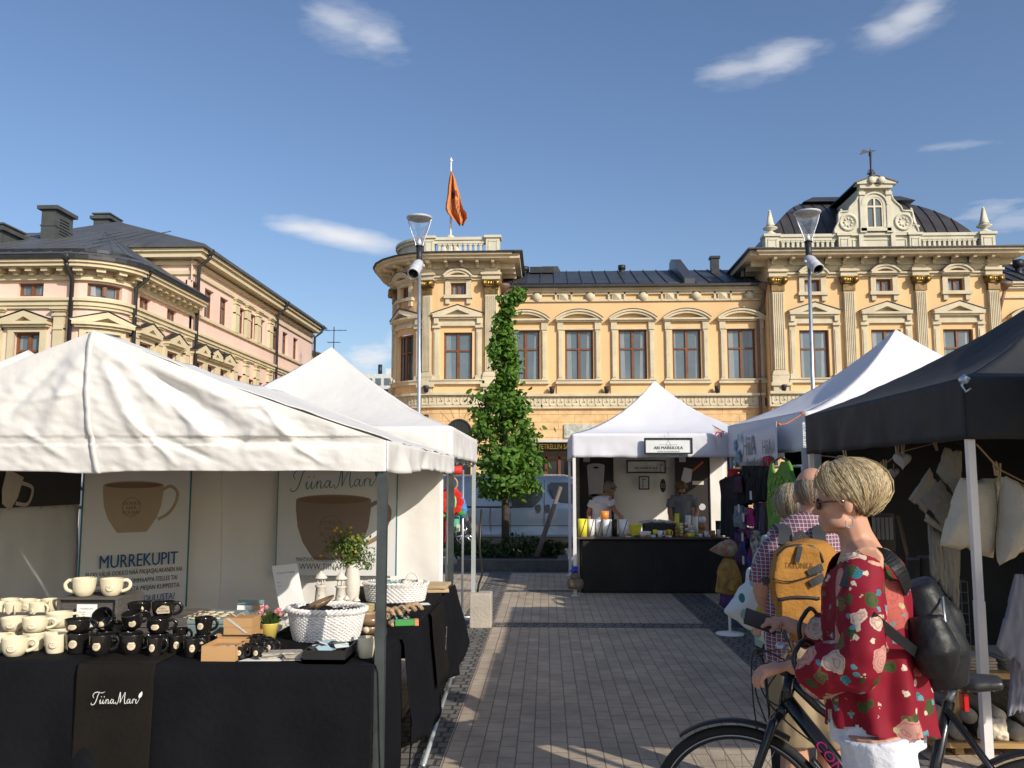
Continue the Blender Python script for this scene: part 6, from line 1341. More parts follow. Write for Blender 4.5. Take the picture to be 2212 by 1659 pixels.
tag(g.build('plate_stack',mat('mustard_glaze',(.5,.42,.22),.4,var=.3,vs=9)),'stack of small sandy plates beside the small white lighthouse','plates')
GL2=mat('clear_glass_ball',(.92,.95,.95),.03,trans=1.,ior=1.3,var=0)
for k,(u,v,y,rr)in enumerate(((800,1322,5.1,.022),(812,1318,5.2,.02),(838,1312,5.5,.02),(850,1318,5.4,.018),(868,1310,5.7,.022),(882,1308,5.8,.024),(893,1304,5.9,.022),(878,1322,5.5,.022),(862,1300,5.8,.018))):
 x=P(u,v,y=y).x;g=G();g.lathe((x,y,T0+.004),[(.001,0),(.8,.1),(1,.9),(.8,1.7),(.3,2.0),(.35,2.3),(.001,2.35)],16,Matrix.Diagonal((rr,rr,rr,1)));tag(g.build('glass_ornament',GL2),'small round clear glass ornament on the lane-side table','ornament','clear glass ornaments on the side table')
for(u,v,w,d,rz,lb)in((903,1306,.16,.1,.3,'white sheet of paper on the lane-side table near the long basket'),(700,1404,.1,.05,.1,'')):
 if lb:q=P(u,v,z=T0);g=G();g.obox((q.x,q.y,T0+.003),w,d,.0015,Matrix.Rotation(rz,3,'Z'));tag(g.build('paper_sheet',WHT),lb,'paper')
for k in range(7):q=P(random.uniform(800,870),random.uniform(1326,1338),z=T0);g=G();g.obox((q.x,q.y,T0+.006),.05,.03,.012,Matrix.Rotation(random.uniform(0,3),3,'Z'));tag(g.build('trinket',[MATS['teal_glaze'],RD,KR,BLU][k%4]),'small coloured trinket scattered by the driftwood','trinket','trinkets by the driftwood')
g=G();g.tube([P(914,1655,z=.05),P(950,1540,z=.05),P(985,1432,z=.05)],.014,6);tag(g.build('ground_rail',ALU),'pale metal tube lying on the cobbles beside the lane-side cloth','rail')
# ================================================================ BAGS STAND BEHIND (left)
Yb=10.5;r=empty('bag_stand',P(1000,1240,z=0),'thin metal display stand with a red rolled top seen between the left tent posts','display stand');q=P(999,1240,y=Yb);zt=P(1000,1015,y=Yb).z
r.location=(q.x,Yb,0)
g=G();g.cyl((q.x,Yb,0),(q.x,Yb,zt),.014,n=8);g.cyl((q.x-.2,Yb,.01),(q.x+.2,Yb,.01),.015,n=6);g.cyl((q.x,Yb-.15,.01),(q.x,Yb+.15,.01),.015,n=6);g.build('pole',STL,r);g=G();a,b=P(955,1018,y=Yb),P(999,1018,y=Yb);g.tube([(a.x,Yb-.03,zt),((a.x+b.x)/2,Yb-.03,zt-.01),(b.x,Yb-.03,zt)],[.05,.056,.05],12);g.build('top_roll',mat('red_fabric',(.5,.03,.02),.7,var=.2,vs=9),r)
RED=mat('red_print_fabric',(.62,.02,.012),.7,var=.2,vs=14);BLF=mat('blue_print_fabric',(.03,.12,.45),.7,c2=(.1,.3,.6),vs=25);GRF=mat('green_print_fabric',(.03,.2,.2),.7,c2=(.15,.5,.3),vs=30);PUR=mat('purple_fabric',(.1,.03,.14),.7)
def bag(lab,pts,m,y,print_=True):
 q=[P(u,v,y=y)for u,v in pts];c=sum(q,Vector())/len(q);g=G();n=len(q)
 for s in(-1,1):
  k0=g.vs(q);k1=g.vs([c+(p-c)*.72+Vector((0,s*.04,0))for p in q]);k2=g.vs([c+Vector((0,s*.05,0))])
  for i in range(n):j=(i+1)%n;g.fc((k0+i,k0+j,k1+j,k1+i));g.fc((k1+i,k1+j,k2))
 o=g.build('hanging_bag',m,smooth=True);tag(o,lab,'bag');return o,c
o,c=bag('bright red flower-print bag hanging on a ring between the left tent posts',[(955,1060),(970,1052),(988,1055),(996,1075),(997,1098),(985,1112),(966,1116),(957,1105)],RED,10.3)
g=G()
for k in range(8):t=k*.785;g.ell((c.x+.1*math.cos(t),10.245,c.z+.11*math.sin(t)),.05,.006,.05,7)
g.mi=1;g.ell((c.x+.01,10.235,c.z+.0),.05,.012,.09,8);g.mi=2;g.ell((c.x-.13,10.25,c.z-.16),.06,.01,.03,6);g.ell((c.x+.12,10.25,c.z-.13),.05,.01,.03,6);g.build('flower_print',[RED,mat('pale_green_print',(.35,.55,.3),.7),mat('leaf_green_print',(.05,.3,.04),.7)],o)
g=G();q=P(975,1045,y=10.3);g.tube([(q.x+.07*math.cos(t),10.3,q.z+.075*math.sin(t))for t in[k*.314 for k in range(21)]],.012,6,cap=False);g.build('ring_handle',mat('bamboo',(.5,.3,.12),.5),o)
bag('blue flower-print bag hanging behind the bright red bag',[(994,1070),(1004,1078),(1010,1100),(1004,1120),(990,1118),(990,1090)],BLF,10.45);bag('teal leaf-print pouch with a white tag below the bright red bag',[(974,1118),(993,1114),(993,1148),(975,1154)],GRF,10.35)
bag('dark red long bag hanging at the left behind the bright red bag',[(952,1098),(966,1110),(967,1165),(958,1172),(952,1140)],mat('crimson_fabric',(.42,.01,.03),.7,var=.3,vs=9),10.4);g=G();q=P(990,1140,y=10.25);g.box(q.x-.02,q.x+.02,10.25,10.255,q.z-.04,q.z+.04);tag(g.build('price_tag',mat('tag_cream',(.6,.62,.45),.6)),'small pale price tag on the teal leaf-print pouch','tag')
g=G();a=P(966,1265,y=8.9);g.prism([(a.x-.15,8.9,.02),(a.x+.09,8.9,.02),(a.x+.09,8.9,.55),(a.x+.05,8.9,.6)],(0,.05,0));tag(g.build('white_panel',WHT),'white triangular panel standing behind the far corner of the mug stall','panel')
q=P(985,1235,y=9.4);g=G();g.smooth=True;g.grid(lambda a,b:(q.x+.09*math.sin(a*math.pi)*math.cos(b*6.283)*(1+.2*nz3(a*5,b*5,0)),9.4+.08*math.sin(a*math.pi)*math.sin(b*6.283),.12+.12*math.cos(a*math.pi)),12,14);tag(g.build('plastic_bag',mat('clear_plastic',(.4,.45,.5),.3,trans=.4),smooth=True),'crumpled bluish plastic bag on the ground behind the mug stall','plastic bag')
# ================================================================ KITCHENWARE STALL (end of the lane)
YK=12.75;a,b=P(1243,1160,y=YK),P(1572,1160,y=YK);ZK=a.z
r=empty('folding_table',((a.x+b.x)/2,YK+.4,0),'black-fronted table full of kitchenware under the white tent at the lane end','table')
g=G();g.box(a.x,b.x,YK-.06,YK+.75,ZK-.025,ZK);g.build('tabletop',mat('dark_wood_top',(.09,.07,.06),.5,var=.3,vs=6),r)
for x in(a.x+.1,b.x-.1):
 for y in(YK+.08,YK+.65):g=G();g.cyl((x,y,0),(x,y,ZK-.025),.018,n=8);g.build('leg',BLK,r)
xa=P(1258,1200,y=YK).x
g=G();drape(g,(xa,YK),(b.x,YK),ZK-.026,.015,.012,5,3,100,20);g.build('cloth_panel',mat('brown_black_cloth',(.022,.02,.016),.9,var=.2,vs=4),r,smooth=True)
for u in(1414,1517):g=G();x=P(u,1200,y=YK).x;g.box(x,x+(.06 if u>1500 else .01),YK-.03,YK-.022,.02,ZK-.3);g.build('panel_gap',BLK,r)
hang('back_wall',tk,WALLC,(.45,15.0),(3.05,15.0),.05,2.2,.02,4,seed=9);hang('side_wall',tk,WALLC,(.47,15.0),(.42,13.3),.05,2.2,.03,4,seed=4)
Yw=14.9;PDKB=mat('panel_dark',(.022,.018,.018),.5);PWH=mat('panel_white',(.5,.5,.52),.6)
for(u0,u1,lb)in((1254,1322,'dark upright poster of a white canister behind the woman vendor'),(1460,1530,'dark upright poster of a white spatula with orange handle behind the man vendor')):
 p,q=P(u0,1000,y=Yw),P(u1,1000,y=Yw);r=empty('product_poster',((p.x+q.x)/2,Yw,.5),lb,'poster','dark product posters');g=G();g.box(p.x,q.x,Yw-.01,Yw,.5,2.15);g.build('sheet',PDKB,r)
 g=G();g.box(p.x-.02,p.x,Yw-.03,Yw+.005,.5,2.15);g.box(q.x,q.x+.02,Yw-.03,Yw+.005,.5,2.15);g.build('frame',RFD,r)
 g=G();M=lambda u,v:frame(P(u,v,y=Yw-.012),(1,0,0),(0,0,1));k=Yw/1865
 if u0<1300:fpoly(g,[(-19*k,0),(-15*k,-66*k),(14*k,-66*k),(19*k,0)],M(1287,1006),.001);disc(g,M(1287,1006),19*k,5*k,.0015);disc(g,M(1287,1071),14*k,4*k,.001);g.mi=1;disc(g,M(1287,1010),6*k,2.5*k,.002)
 else:
  fpoly(g,[(-13*k,-12*k),(-6*k,16*k),(12*k,12*k),(8*k,-14*k)],M(1484,1026),.001);disc(g,M(1481,1038),10*k,5*k,.0015);disc(g,M(1517,1095),7*k,7*k,.001);g.mi=2;stroke(g,[(0,0),(24*k,20*k)],4*k,M(1495,1018),.002);g.mi=3;fpoly(g,[(-12*k,-4*k),(12*k,-4*k),(12*k,4*k),(-12*k,4*k)],M(1508,1043),.001)
 g.mi=0;u=1267 if u0<1300 else 1474;fpoly(g,[(-7*k,-7*k),(7*k,-7*k),(7*k,7*k),(-7*k,7*k)],M(u,991),.001);g.build('print',[PWH,PDKB,mat('print_orange',(.55,.12,.03),.5),mat('print_offwhite',(.6,.56,.5),.6)],r)
def key(g,M,s):
 stroke(g,[(0,-.3*s),(0,.5*s)],.06*s,M,.002);stroke(g,[(.12*s*math.cos(t),-.42*s+.12*s*math.sin(t))for t in[k*.628 for k in range(11)]],.05*s,M,.002);stroke(g,[(-.08*s,.42*s),(.4*s,.42*s)],.07*s,M,.002);stroke(g,[(.15*s,.3*s),(.15*s,.55*s)],.05*s,M,.002)
def sign(lab,u0,u1,v0,v1,y,W2=1.,cut=False):
 p,q=P(u0,v0,y=y),P(u1,v1,y=y);r=empty('framed_sign',((p.x+q.x)/2,y,q.z),lab,'sign');g=G();t=.022;w=q.x-p.x;h=p.z-q.z
 for k in((p.x,q.x,p.z-t,p.z),(p.x,q.x,q.z,q.z+t),(p.x,p.x+t,q.z+t,p.z-t),(q.x-t,q.x,q.z+t,p.z-t)):g.box(k[0],k[1],y-.03,y,k[2],k[3])
 g.build('frame',BLK,r);g=G();g.box(p.x+t,q.x-t,y-.012,y-.004,q.z+t,p.z-t);g.build('board',mat('sign_white',(.72,.74,.72),.5),r);c=((p.x+q.x)/2,y-.014,(p.z+q.z)/2)
 g=G();M=frame(c,(1,0,0),(0,0,1));text(g,'ARI MARKKOLA',h*.27,M@Matrix.Translation((0,-h*.2,0)),.001,fit=w*.6,bold=.03);text(g,'www.arimarkkola.fi',h*.12,M@Matrix.Translation((0,-h*.37,0)),.001,fit=w*.46)
 s=h;stroke(g,[(-.16*s,.02*s),(0,.36*s),(.16*s,.02*s),(.07*s,.1*s),(0,.0),(-.07*s,.1*s),(-.16*s,.02*s)],.018*s,M,.001);stroke(g,[(-.55*s,.08*s),(-.18*s,.08*s)],.012*s,M,.001);stroke(g,[(.18*s,.08*s),(.55*s,.08*s)],.012*s,M,.001);g.build('lettering',GPR,r)
 return r
s=sign('black-framed white name sign hanging on the front valance of the lane-end tent',1391,1496,946,981,12.38);q=P(1444,940,y=12.37);g=G();g.tube([(q.x,12.4,q.z-.02),(q.x,12.4,q.z+.05)],.003,4);g.build('hanger',STL,s)
sign('black-framed name sign on the inner wall behind the two vendors',1353,1438,994,1022,Yw)
def small(name,lab,cat,u,v,fn,mts):
 g=G();fn(g,frame(P(u,v,y=Yw-.03),(1,0,0),(0,0,1)));o=g.build(name,mts);tag(o,lab,cat)
def _st(g,M):disc(g,M,.105,.105,.0,28);g.mi=1;key(g,M@Matrix.Translation((-.04,.0,0)),.14);text(g,'GOOD DESIGN',.022,M@Matrix.Translation((.045,.01,0)),.002,fit=.1);text(g,'MADE IN FINLAND',.022,M@Matrix.Translation((.045,-.02,0)),.002,fit=.1)
small('round_sticker','round white sticker with a black key overlapping the inner name sign','sticker',1432,1012,_st,[PWH,GPR])
def _kf(g,M):fpoly(g,[(-.09,-.115),(.09,-.115),(.09,.115),(-.09,.115)],M,0);g.mi=1;fpoly(g,[(-.07,-.095),(.07,-.095),(.07,.095),(-.07,.095)],M,.002);g.mi=0;key(g,M@Matrix.Translation((-.02,-.0,.002)),.14)
small('framed_key_print','small black-framed key print on the wall between the two vendors','picture',1391,1043,_kf,[BLK,PWH])
def _ov(g,M):disc(g,M,.05,.115,0,24);g.mi=1;[text(g,s,.022,M@Matrix.Translation((0,.02-.028*i,0)),.002,fit=.07)for i,s in enumerate(('DESIGN','FROM','FINLAND'))]
small('oval_sticker','tall black oval sticker on the wall left of the man vendor','sticker',1432,1049,_ov,[BLK,PWH])
YEG=mat('yellow_enamel',(.78,.70,.05),.35,var=.03);WHG=mat('white_enamel',(.78,.77,.76),.35,var=.03);ORG2=mat('orange_enamel',(.75,.26,.04),.35,var=.05)
def pot(name,lab,cat,u0,u1,v0,y,m,vb=None,grp=None,taper=.93,hnd=False,rod=False,z0=None):
 p,q=P(u0,1150,y=y),P(u1,1150,y=y);zt=P(u0,v0,y=y).z;R_=(q.x-p.x)/2;z0=ZK+.001 if z0 is None else z0;c=(p.x+q.x)/2;h=zt-z0
 r=empty(name,(c,y,z0),lab,cat,grp);g=G();g.lathe((c,y,z0),[(.001,0),(R_*taper,0),(R_,h),(R_*.93,h),(R_*taper*.93,.02),(.001,.02)],22);g.build('body',m,r)
 if hnd:g=G();g.tube(smoothpts([(c+R_,y,z0+h*.85),(c+R_*1.6,y,z0+h*.75),(c+R_*1.6,y,z0+h*.35),(c+R_*.95,y,z0+h*.2)],4),.008,6);g.build('handle',m,r)
 if rod:g=G();g.cyl((c-R_*.4,y-R_*1.02,z0+.01),(c+R_*.7,y-R_*1.04,z0+h*1.0),.005,n=5);g.build('cord',GPR,r)
 return r
pot('storage_bin','tall bright yellow bin standing at the left end of the kitchenware table','bin',1248,1269,1121,12.86,YEG,rod=True)
for(u0,u1,y,lb)in((1269,1285,12.95,'tall white bin directly right of the yellow bin'),(1287,1302,13.0,'second tall white bin to the right of the yellow bin'),(1302,1322,12.88,'tall white bin in front just left of the black bin'),(1337,1358,12.9,'tall white bin to the right of the black bin')):pot('storage_bin',lb,'bin',u0,u1,1122,y,WHG,grp='white bins',rod=True)
pot('storage_bin','tall black bin between two white bins on the kitchenware table','bin',1323,1333,1122,12.92,BLK)
pot('storage_pot','orange pot stacked on top of the white bins beside the woman vendor','pot',1297,1316,1104,12.98,ORG2,z0=P(1300,1121,y=12.98).z)
g=G();p,q=P(1392,1132,y=13.05),P(1460,1148,y=13.05);g.box(p.x,q.x,13.0,13.35,ZK+.001,p.z);bx_=g.build('display_box',BLK,bevel=.005);tag(bx_,'black display box holding white plates in the middle of the kitchenware table','box')
zb_=p.z
for k,u in enumerate((1400,1420,1440)):g=G();x=P(u,1130,y=13.15).x;g.lathe((x,13.15,zb_+.002),[(.001,0),(.06,.0),(.14,.04),(.135,.045),(.06,.012),(.001,.012)],20,Matrix.Rotation(.15*(k-1),4,'Y'));tag(g.build('plate',WHG),'shallow white plate lying on the black display box','plate','white plates on the display box')
def tub(lab,u0,u1,v0,y,m,h=None):
 p,q=P(u0,v0,y=y),P(u1,v0,y=y);g=G();x0,x1=p.x,q.x;z1=p.z;d=.18;t=.02
 g.rings([[(x0+t,y+t,ZK+.001),(x1-t,y+t,ZK+.001),(x1-t,y+d-t,ZK+.001),(x0+t,y+d-t,ZK+.001)],[(x0,y,z1),(x1,y,z1),(x1,y+d,z1),(x0,y+d,z1)]],cap=False);g.poly([(x0+t,y+t,ZK+.001),(x1-t,y+t,ZK+.001),(x1-t,y+d-t,ZK+.001),(x0+t,y+d-t,ZK+.001)]);g.poly([(x0+.01,y+.01,z1-.03),(x1-.01,y+.01,z1-.03),(x1-.01,y+d-.01,z1-.03),(x0+.01,y+d-.01,z1-.03)]);tag(g.build('tub',m),lab,'tub')
tub('yellow rectangular tub right of the tall white bins',1361,1386,1134,12.98,YEG);tub('white rectangular tub in front of the yellow tub',1382,1407,1149,12.75,WHG)
for(u0,u1,m,y,lb,h)in((1410,1420,YEG,12.86,'yellow mug left of the white mug on the kitchenware table',1144),(1420,1432,WHG,12.78,'white mug between the yellow and orange mugs',1146),(1433,1441,ORG2,12.84,'orange mug right of the white mug on the kitchenware table',1145),(1441,1450,YEG,12.88,'yellow mug right of the orange mug on the kitchenware table',1144)):pot('enamel_mug',lb,'mug',u0,u1,h,y,m,hnd=True)
WDM=mat('turned_wood',(.42,.18,.06),.5,var=.2)
def tower(lab,u,w,vt,y,n,m,nm='stacked_jars'):
 c=P(u,1150,y=y);zt=P(u,vt,y=y).z;k=w/1865*y/2;st=(zt-ZK)/n;r=empty(nm,(c.x,y,ZK),lab,'kitchenware')
 for i in range(n):g=G();g.lathe((c.x,y,ZK+.001+i*st),[(.001,0),(k*.8,0),(k,st*.5),(k*.75,st*.92),(.001,st*.93)],14);g.build('jar',m[i%len(m)],r)
tower('wooden brown grinder-like stack in the front of the kitchenware table',1462,8,1137,12.85,3,[WDM]);tower('tall yellow and white stack of jars on the kitchenware table',1472,8,1129,12.9,5,[YEG,WHG]);tower('stack of white cups with dark gaps on the kitchenware table',1483,8,1128,12.95,5,[WHG,WDM]);tower('pale stack of small jars tapering upwards on the kitchenware table',1495,9,1130,12.9,6,[WHG,RD]);tower('tall wooden box-like stack with a pale lid on the kitchenware table',1517,17,1115,13.0,3,[WDM,WDM,WHG])
for k,(u,w,vt,y,m,lb)in enumerate(((1487,13,1113,13.3,WHG,'white jar behind the cup stack near the man vendor'),(1502,12,1116,13.3,WHG,'second white jar behind the cup stack near the man vendor'),(1463,10,1109,13.2,YEG,'small yellow cup holding a brush before the man vendor'),(1492,16,1152,12.8,YEG,'low yellow bowl at the front of the kitchenware table'),(1513,9,1153,12.8,WHG,'low white bowl at the front right of the kitchenware table'),(1526,10,1148,12.82,WHG,'white lidded jar at the front right of the kitchenware table'),(1538,14,1146,12.85,WDM,'wooden-lidded jar at the right end of the kitchenware table'),(1555,13,1144,12.84,WHG,'large white jar at the far right end of the kitchenware table'),(1552,12,1125,13.2,BLK,'dark cup at the back right of the kitchenware table'))):
 pot('jar',lb,'jar',u-w/2,u+w/2,vt,y,m,z0=ZK+.001)
random.seed(4)
for k in range(16):x=P(random.uniform(1335,1545),1156,y=12.8).x;g=G();h=random.uniform(.015,.04);g.obox((x,12.78+random.uniform(-.04,.06),ZK+.001+h/2),random.uniform(.03,.09),.05,h,Matrix.Rotation(random.uniform(-.4,.4),3,'Z'));tag(g.build('coaster_set',[WDM,BLK,WHG,RD,WDM][k%5]),'small low kitchenware piece at the front edge of the lane-end table','kitchenware','small pieces at the table edge')
q=P(1230,1262,y=12.45);g=G();M=Matrix();g.lathe((.4,12.35,.28),[(.001,-.06),(.06,-.04),(.075,0),(.06,.05),(.001,.06)],12);g.lathe((.4,12.36,.12),[(.001,0),(.1,0),(.12,.06),(.1,.13),(.001,.15)],12);wb=g.build('weight_bag',mat('brown_sack',(.16,.12,.09),.9,var=.3));tag(wb,'brown weight sack tied to the left front leg of the lane-end tent','weight');g=G();g.box(.36,.44,12.43,12.53,.3,.42);g.lathe((.37,12.42,.33),[(.001,0),(.06,.02),(.02,.06),(.001,.07)],8);g.build('blue_tie',mat('blue_tape',(.02,.06,.4),.5),wb)
# ================================================================ CLOTHES STALL (white tent, right row)
def XP(u,v,x=2.62):return P(u,v,x=x)
DKB=mat('navy_cloth',(.008,.009,.016),.85,var=.4,vs=6);BK2=mat('black_cloth',(.006,.006,.007),.85,var=.4,vs=8);PRP=mat('plum_cloth',(.05,.012,.035),.85,var=.4,vs=6);MAG=mat('magenta_cloth',(.28,.02,.12),.8,var=.2);
g=G();p=XP(1574,1000);g.box(2.60,2.64,p.y-.02,p.y+.02,0,2.2);tag(g.build('rack_post',mat('blue_post',(.03,.12,.35),.5)),'blue upright post at the far corner of the clothes stall','post')
r=empty('clothes_rail',(2.62,10.5,0),'metal clothes rail under the printed banner of the clothes stall','clothes rail');g=G();g.cyl((2.62,9.0,1.78),(2.62,12.2,1.78),.014,n=8);g.build('bar',STL,r)
for y in(9.0,12.2):g=G();g.cyl((2.62,y,0),(2.62,y,1.78),.014,n=8);g.build('upright',STL,r)
def garment(lab,us,vs_,x,m,seed=0,depth=.05,cat='garment',hang_=True,grp=None,out=None):
 y0,y1=P(us[0],1034,x=x).y,P(us[1],1034,x=x).y;ym=(y0+y1)/2;z1=P((us[0]+us[1])/2,vs_[0],y=ym).z;z0=P((us[0]+us[1])/2,vs_[1],y=ym).z
 o=out or[(.32,0),(.0,.12),(-.02,.3),(.1,.5),(.05,1)]
 pr=smoothpts([(a_,b_)for a_,b_ in o],4)
 def fn(a_,b_):
  k=b_*(len(pr)-1);i=min(int(k),len(pr)-2);t=k-i;ind=pr[i][0]+(pr[i+1][0]-pr[i][0])*t;zz=pr[i][1]+(pr[i+1][1]-pr[i][1])*t
  aa=ind+(1-2*ind)*a_;return(x+depth*(math.sin(aa*19+seed)*.5*(.3+b_)+nz3(aa*3,b_*3,seed)*.8)-depth,y0+(y1-y0)*aa,z1+(z0-z1)*zz)
 g=G();g.sheet(fn,26,24,(depth*.8,0,0));r_=g.build('hanging_garment',m,smooth=True);tag(r_,lab,cat,grp)
 if hang_:
  g=G();g.tube([(x,ym,z1+.1),(x,ym+.01,z1+.03),(x,y0+(y1-y0)*.3,z1-.03)],.004,4);g.tube([(x,ym+.01,z1+.03),(x,y0+(y1-y0)*.7,z1-.03)],.004,4);g.build('hanger',mat('wire_hanger',(.3,.22,.12),.5,.3),r_)
 return r_
garment('red strappy top hanging at the far end of the clothes stall',(1580,1598),(1012,1034),2.6,mat('scarlet_cloth',(.4,.01,.02),.8),1)
garment('long black hooded coat hanging at the far end of the clothes stall',(1562,1596),(1030,1160),2.52,DKB,2);garment('black jacket with a plum panel beside the long black coat',(1588,1614),(1022,1095),2.54,BK2,5)
o=garment('small plum patterned garment in front of the black jackets',(1589,1604),(1028,1064),2.46,PRP,3,.02,hang_=False)
for k,(u0,u1)in enumerate(((1608,1624),(1622,1640),(1637,1654),(1650,1668))):garment(['first short black garment with pale tags under the banner','second short black garment with pale tags under the banner','third short black garment with pale tags under the banner','last short black garment next to the green dress'][k],(u0,u1),(1006,1090-k*3),2.56,BK2,k,grp='short black garments')
garment('magenta garment with a white tag hanging in the lower row',(1610,1629),(1096,1136),2.5,MAG,3,.03,hang_=False);garment('dark blue printed pouch with a peach rim in the lower row',(1592,1612),(1092,1140),2.48,mat('blue_grey_cloth',(.03,.05,.08),.8,c2=(.25,.3,.32),vs=25),8,.04,hang_=False)
for k in range(4):garment(['dark purple striped scarf in the lower row of the clothes stall','navy striped scarf in the lower row of the clothes stall','grey-violet striped scarf in the lower row of the clothes stall','dark brown long scarf beside the green dress'][k],(1630+k*8,1640+k*8),(1086,1150+k*12),2.54,[PRP,DKB,mat('violet_grey',(.06,.05,.09),.8),mat('dark_brown_cloth2',(.03,.015,.01),.8)][k],k*2,.03,hang_=False,out=[(.05,0),(.0,.3),(.05,1)])
garment('plum and navy patchwork garment low in the clothes stall',(1584,1616),(1152,1215),2.5,mat('patchwork',(.06,.012,.02),.8,c2=(.01,.03,.16),vs=7,detail=0),4);garment('bright blue and red patterned garment low in the clothes stall',(1600,1642),(1140,1225),2.56,mat('patchwork_blue',(.01,.05,.25),.8,c2=(.16,.01,.02),vs=9,detail=0),6);garment('black and white flowered garment low beside the green dress',(1630,1645),(1146,1240),2.5,mat('flower_bw',(.02,.01,.01),.8,c2=(.5,.45,.4),vs=16,detail=1),7)
garment('deep navy trousers hanging under the patchwork garments',(1592,1650),(1215,1330),2.6,DKB,9,.06,hang_=False)
for k,(u,v)in enumerate(((1606,1118),(1604,1160),(1606,1210),(1572,1280),(1596,1098),(1622,1070))):g=G();q=P(u,v,x=2.4);g.box(q.x-.003,q.x,q.y-.05,q.y+.05,q.z-.05,q.z+.05);tag(g.build('price_tag',mat('pale_tag',(.5,.5,.56),.6)),'small white price tag pinned to a garment of the clothes stall','tag','white price tags in the clothes stall')
g=G();g.sheet(lambda a_,b_:(3.3+.05*math.sin(a_*20),9.3+3.0*a_,.05+2.2*b_),30,4,(.01,0,0));tag(g.build('stall_curtain',BK2,smooth=True),'black curtain hanging behind the clothes rail of the clothes stall','curtain')
GD=mat('green_dress',(.04,.16,.01),.75,c2=(.13,.30,.03),vs=9,detail=2);yd0,yd1=P(1652,1034,x=2.55).y,P(1742,1034,x=2.55).y
def gd(a_,b_):
 w=[(0,.30),(.06,.25),(.12,.22),(.25,.14),(.4,.12),(1,0)];i=max(k for k in range(len(w)-1)if w[k][0]<=b_);t=(b_-w[i][0])/(w[i+1][0]-w[i][0]);ind=w[i][1]+(w[i+1][1]-w[i][1])*t
 aa=ind+(1-2*ind)*a_;nk=.14*max(0,1-abs(a_-.5)/.28)**.5*max(0,1-b_*8);return(2.5+.03*math.sin(aa*14)*b_+.02*nz3(aa*3,b_*4,0)-.04*math.sin(a_*math.pi),yd0+(yd1-yd0)*aa,1.83-.95*b_-nk*1.)
g=G();g.sheet(gd,36,40,(.03,0,0));dr=g.build('green_dress',GD,smooth=True);tag(dr,'lime green sleeveless dress with pebble pattern at the near end of the clothes stall','dress')
g=G();random.seed(2)
for k in range(46):a_,b_=random.uniform(.3,.9),random.uniform(.14,.6);p=gd(a_,b_);g.ell((p[0]-.006,p[1],p[2]),.006,random.uniform(.018,.04),random.uniform(.012,.024),8)
g.build('pebble_print',mat('light_green_print',(.16,.36,.03),.75,var=.2),dr)
g=G();p=gd(.5,0);g.tube([(2.52,yd0+(yd1-yd0)*.3,1.83),(2.52,(yd0+yd1)/2,1.88),(2.52,yd0+(yd1-yd0)*.7,1.83)],.012,6);g.build('hanger',BLK,dr)
garment('crimson garment peeking out behind the left edge of the green dress',(1653,1672),(985,1045),2.62,MATS['crimson_fabric'],1,.03,hang_=False)
q=P(1577,1370,z=0);X,Y=q.x,q.y;r=empty('child_mannequin',(X,Y,0),'child-size display stand wearing a patterned hood and brown jacket before the clothes stall','mannequin')
g=G();g.lathe((X,Y,0),[(.001,0),(.15,0),(.15,.012),(.02,.03),(.001,.03)],20);g.cyl((X,Y,.02),(X,Y,.6),.015,n=8);g.build('stand',WHT,r);zz=lambda v:P(1577,v,y=Y).z
BRJ=mat('brown_flowered_jacket',(.10,.05,.02),.8,c2=(.36,.22,.04),vs=9,detail=3);HDD=mat('patterned_hood',(.30,.09,.03),.8,c2=(.22,.30,.28),vs=14,detail=1)
g=G();g.tube([(X,Y,zz(1205)),(X,Y,zz(1225)),(X+.01,Y,zz(1250)),(X,Y,zz(1282))],[.05,.11,.135,.15],14);
for s in(-1,1):g.tube([(X+.02,Y+s*.07,zz(1212)),(X-.05*s,Y+s*.16,zz(1240)),(X-.02,Y+s*.17,zz(1272))],[.05,.05,.04],10)
me=remesh(g,.012,3);link_mesh(me,'jacket',BRJ,r);g=G();g.ell((X+.01,Y,zz(1185)),.1,.09,.1,12);g.lathe((X-.06,Y,zz(1186)),[(.085,0),(.03,.1),(.001,.15)],10,Matrix.Rotation(R(-95),4,'Y'));link_mesh(remesh(g,.012,3),'hood',HDD,r)
g=G();
for s in(-1,1):g.tube([(X,Y+s*.07,zz(1278)),(X-.04,Y+s*.07,zz(1312))],[.075,.06],10)
g.build('trousers',mat('violet_cloth',(.06,.02,.12),.8),r)
g=G();q2=P(1580,1362,z=0);g.lathe((q2.x+.25,q2.y+.35,0),[(.001,0),(.18,0),(.22,.4),(.2,.4),(.17,.02),(.001,.02)],20);tag(g.build('blue_tub',mat('blue_plastic',(.12,.22,.35),.4,trans=.2)),'blue plastic tub on the paving behind the child mannequin','tub')
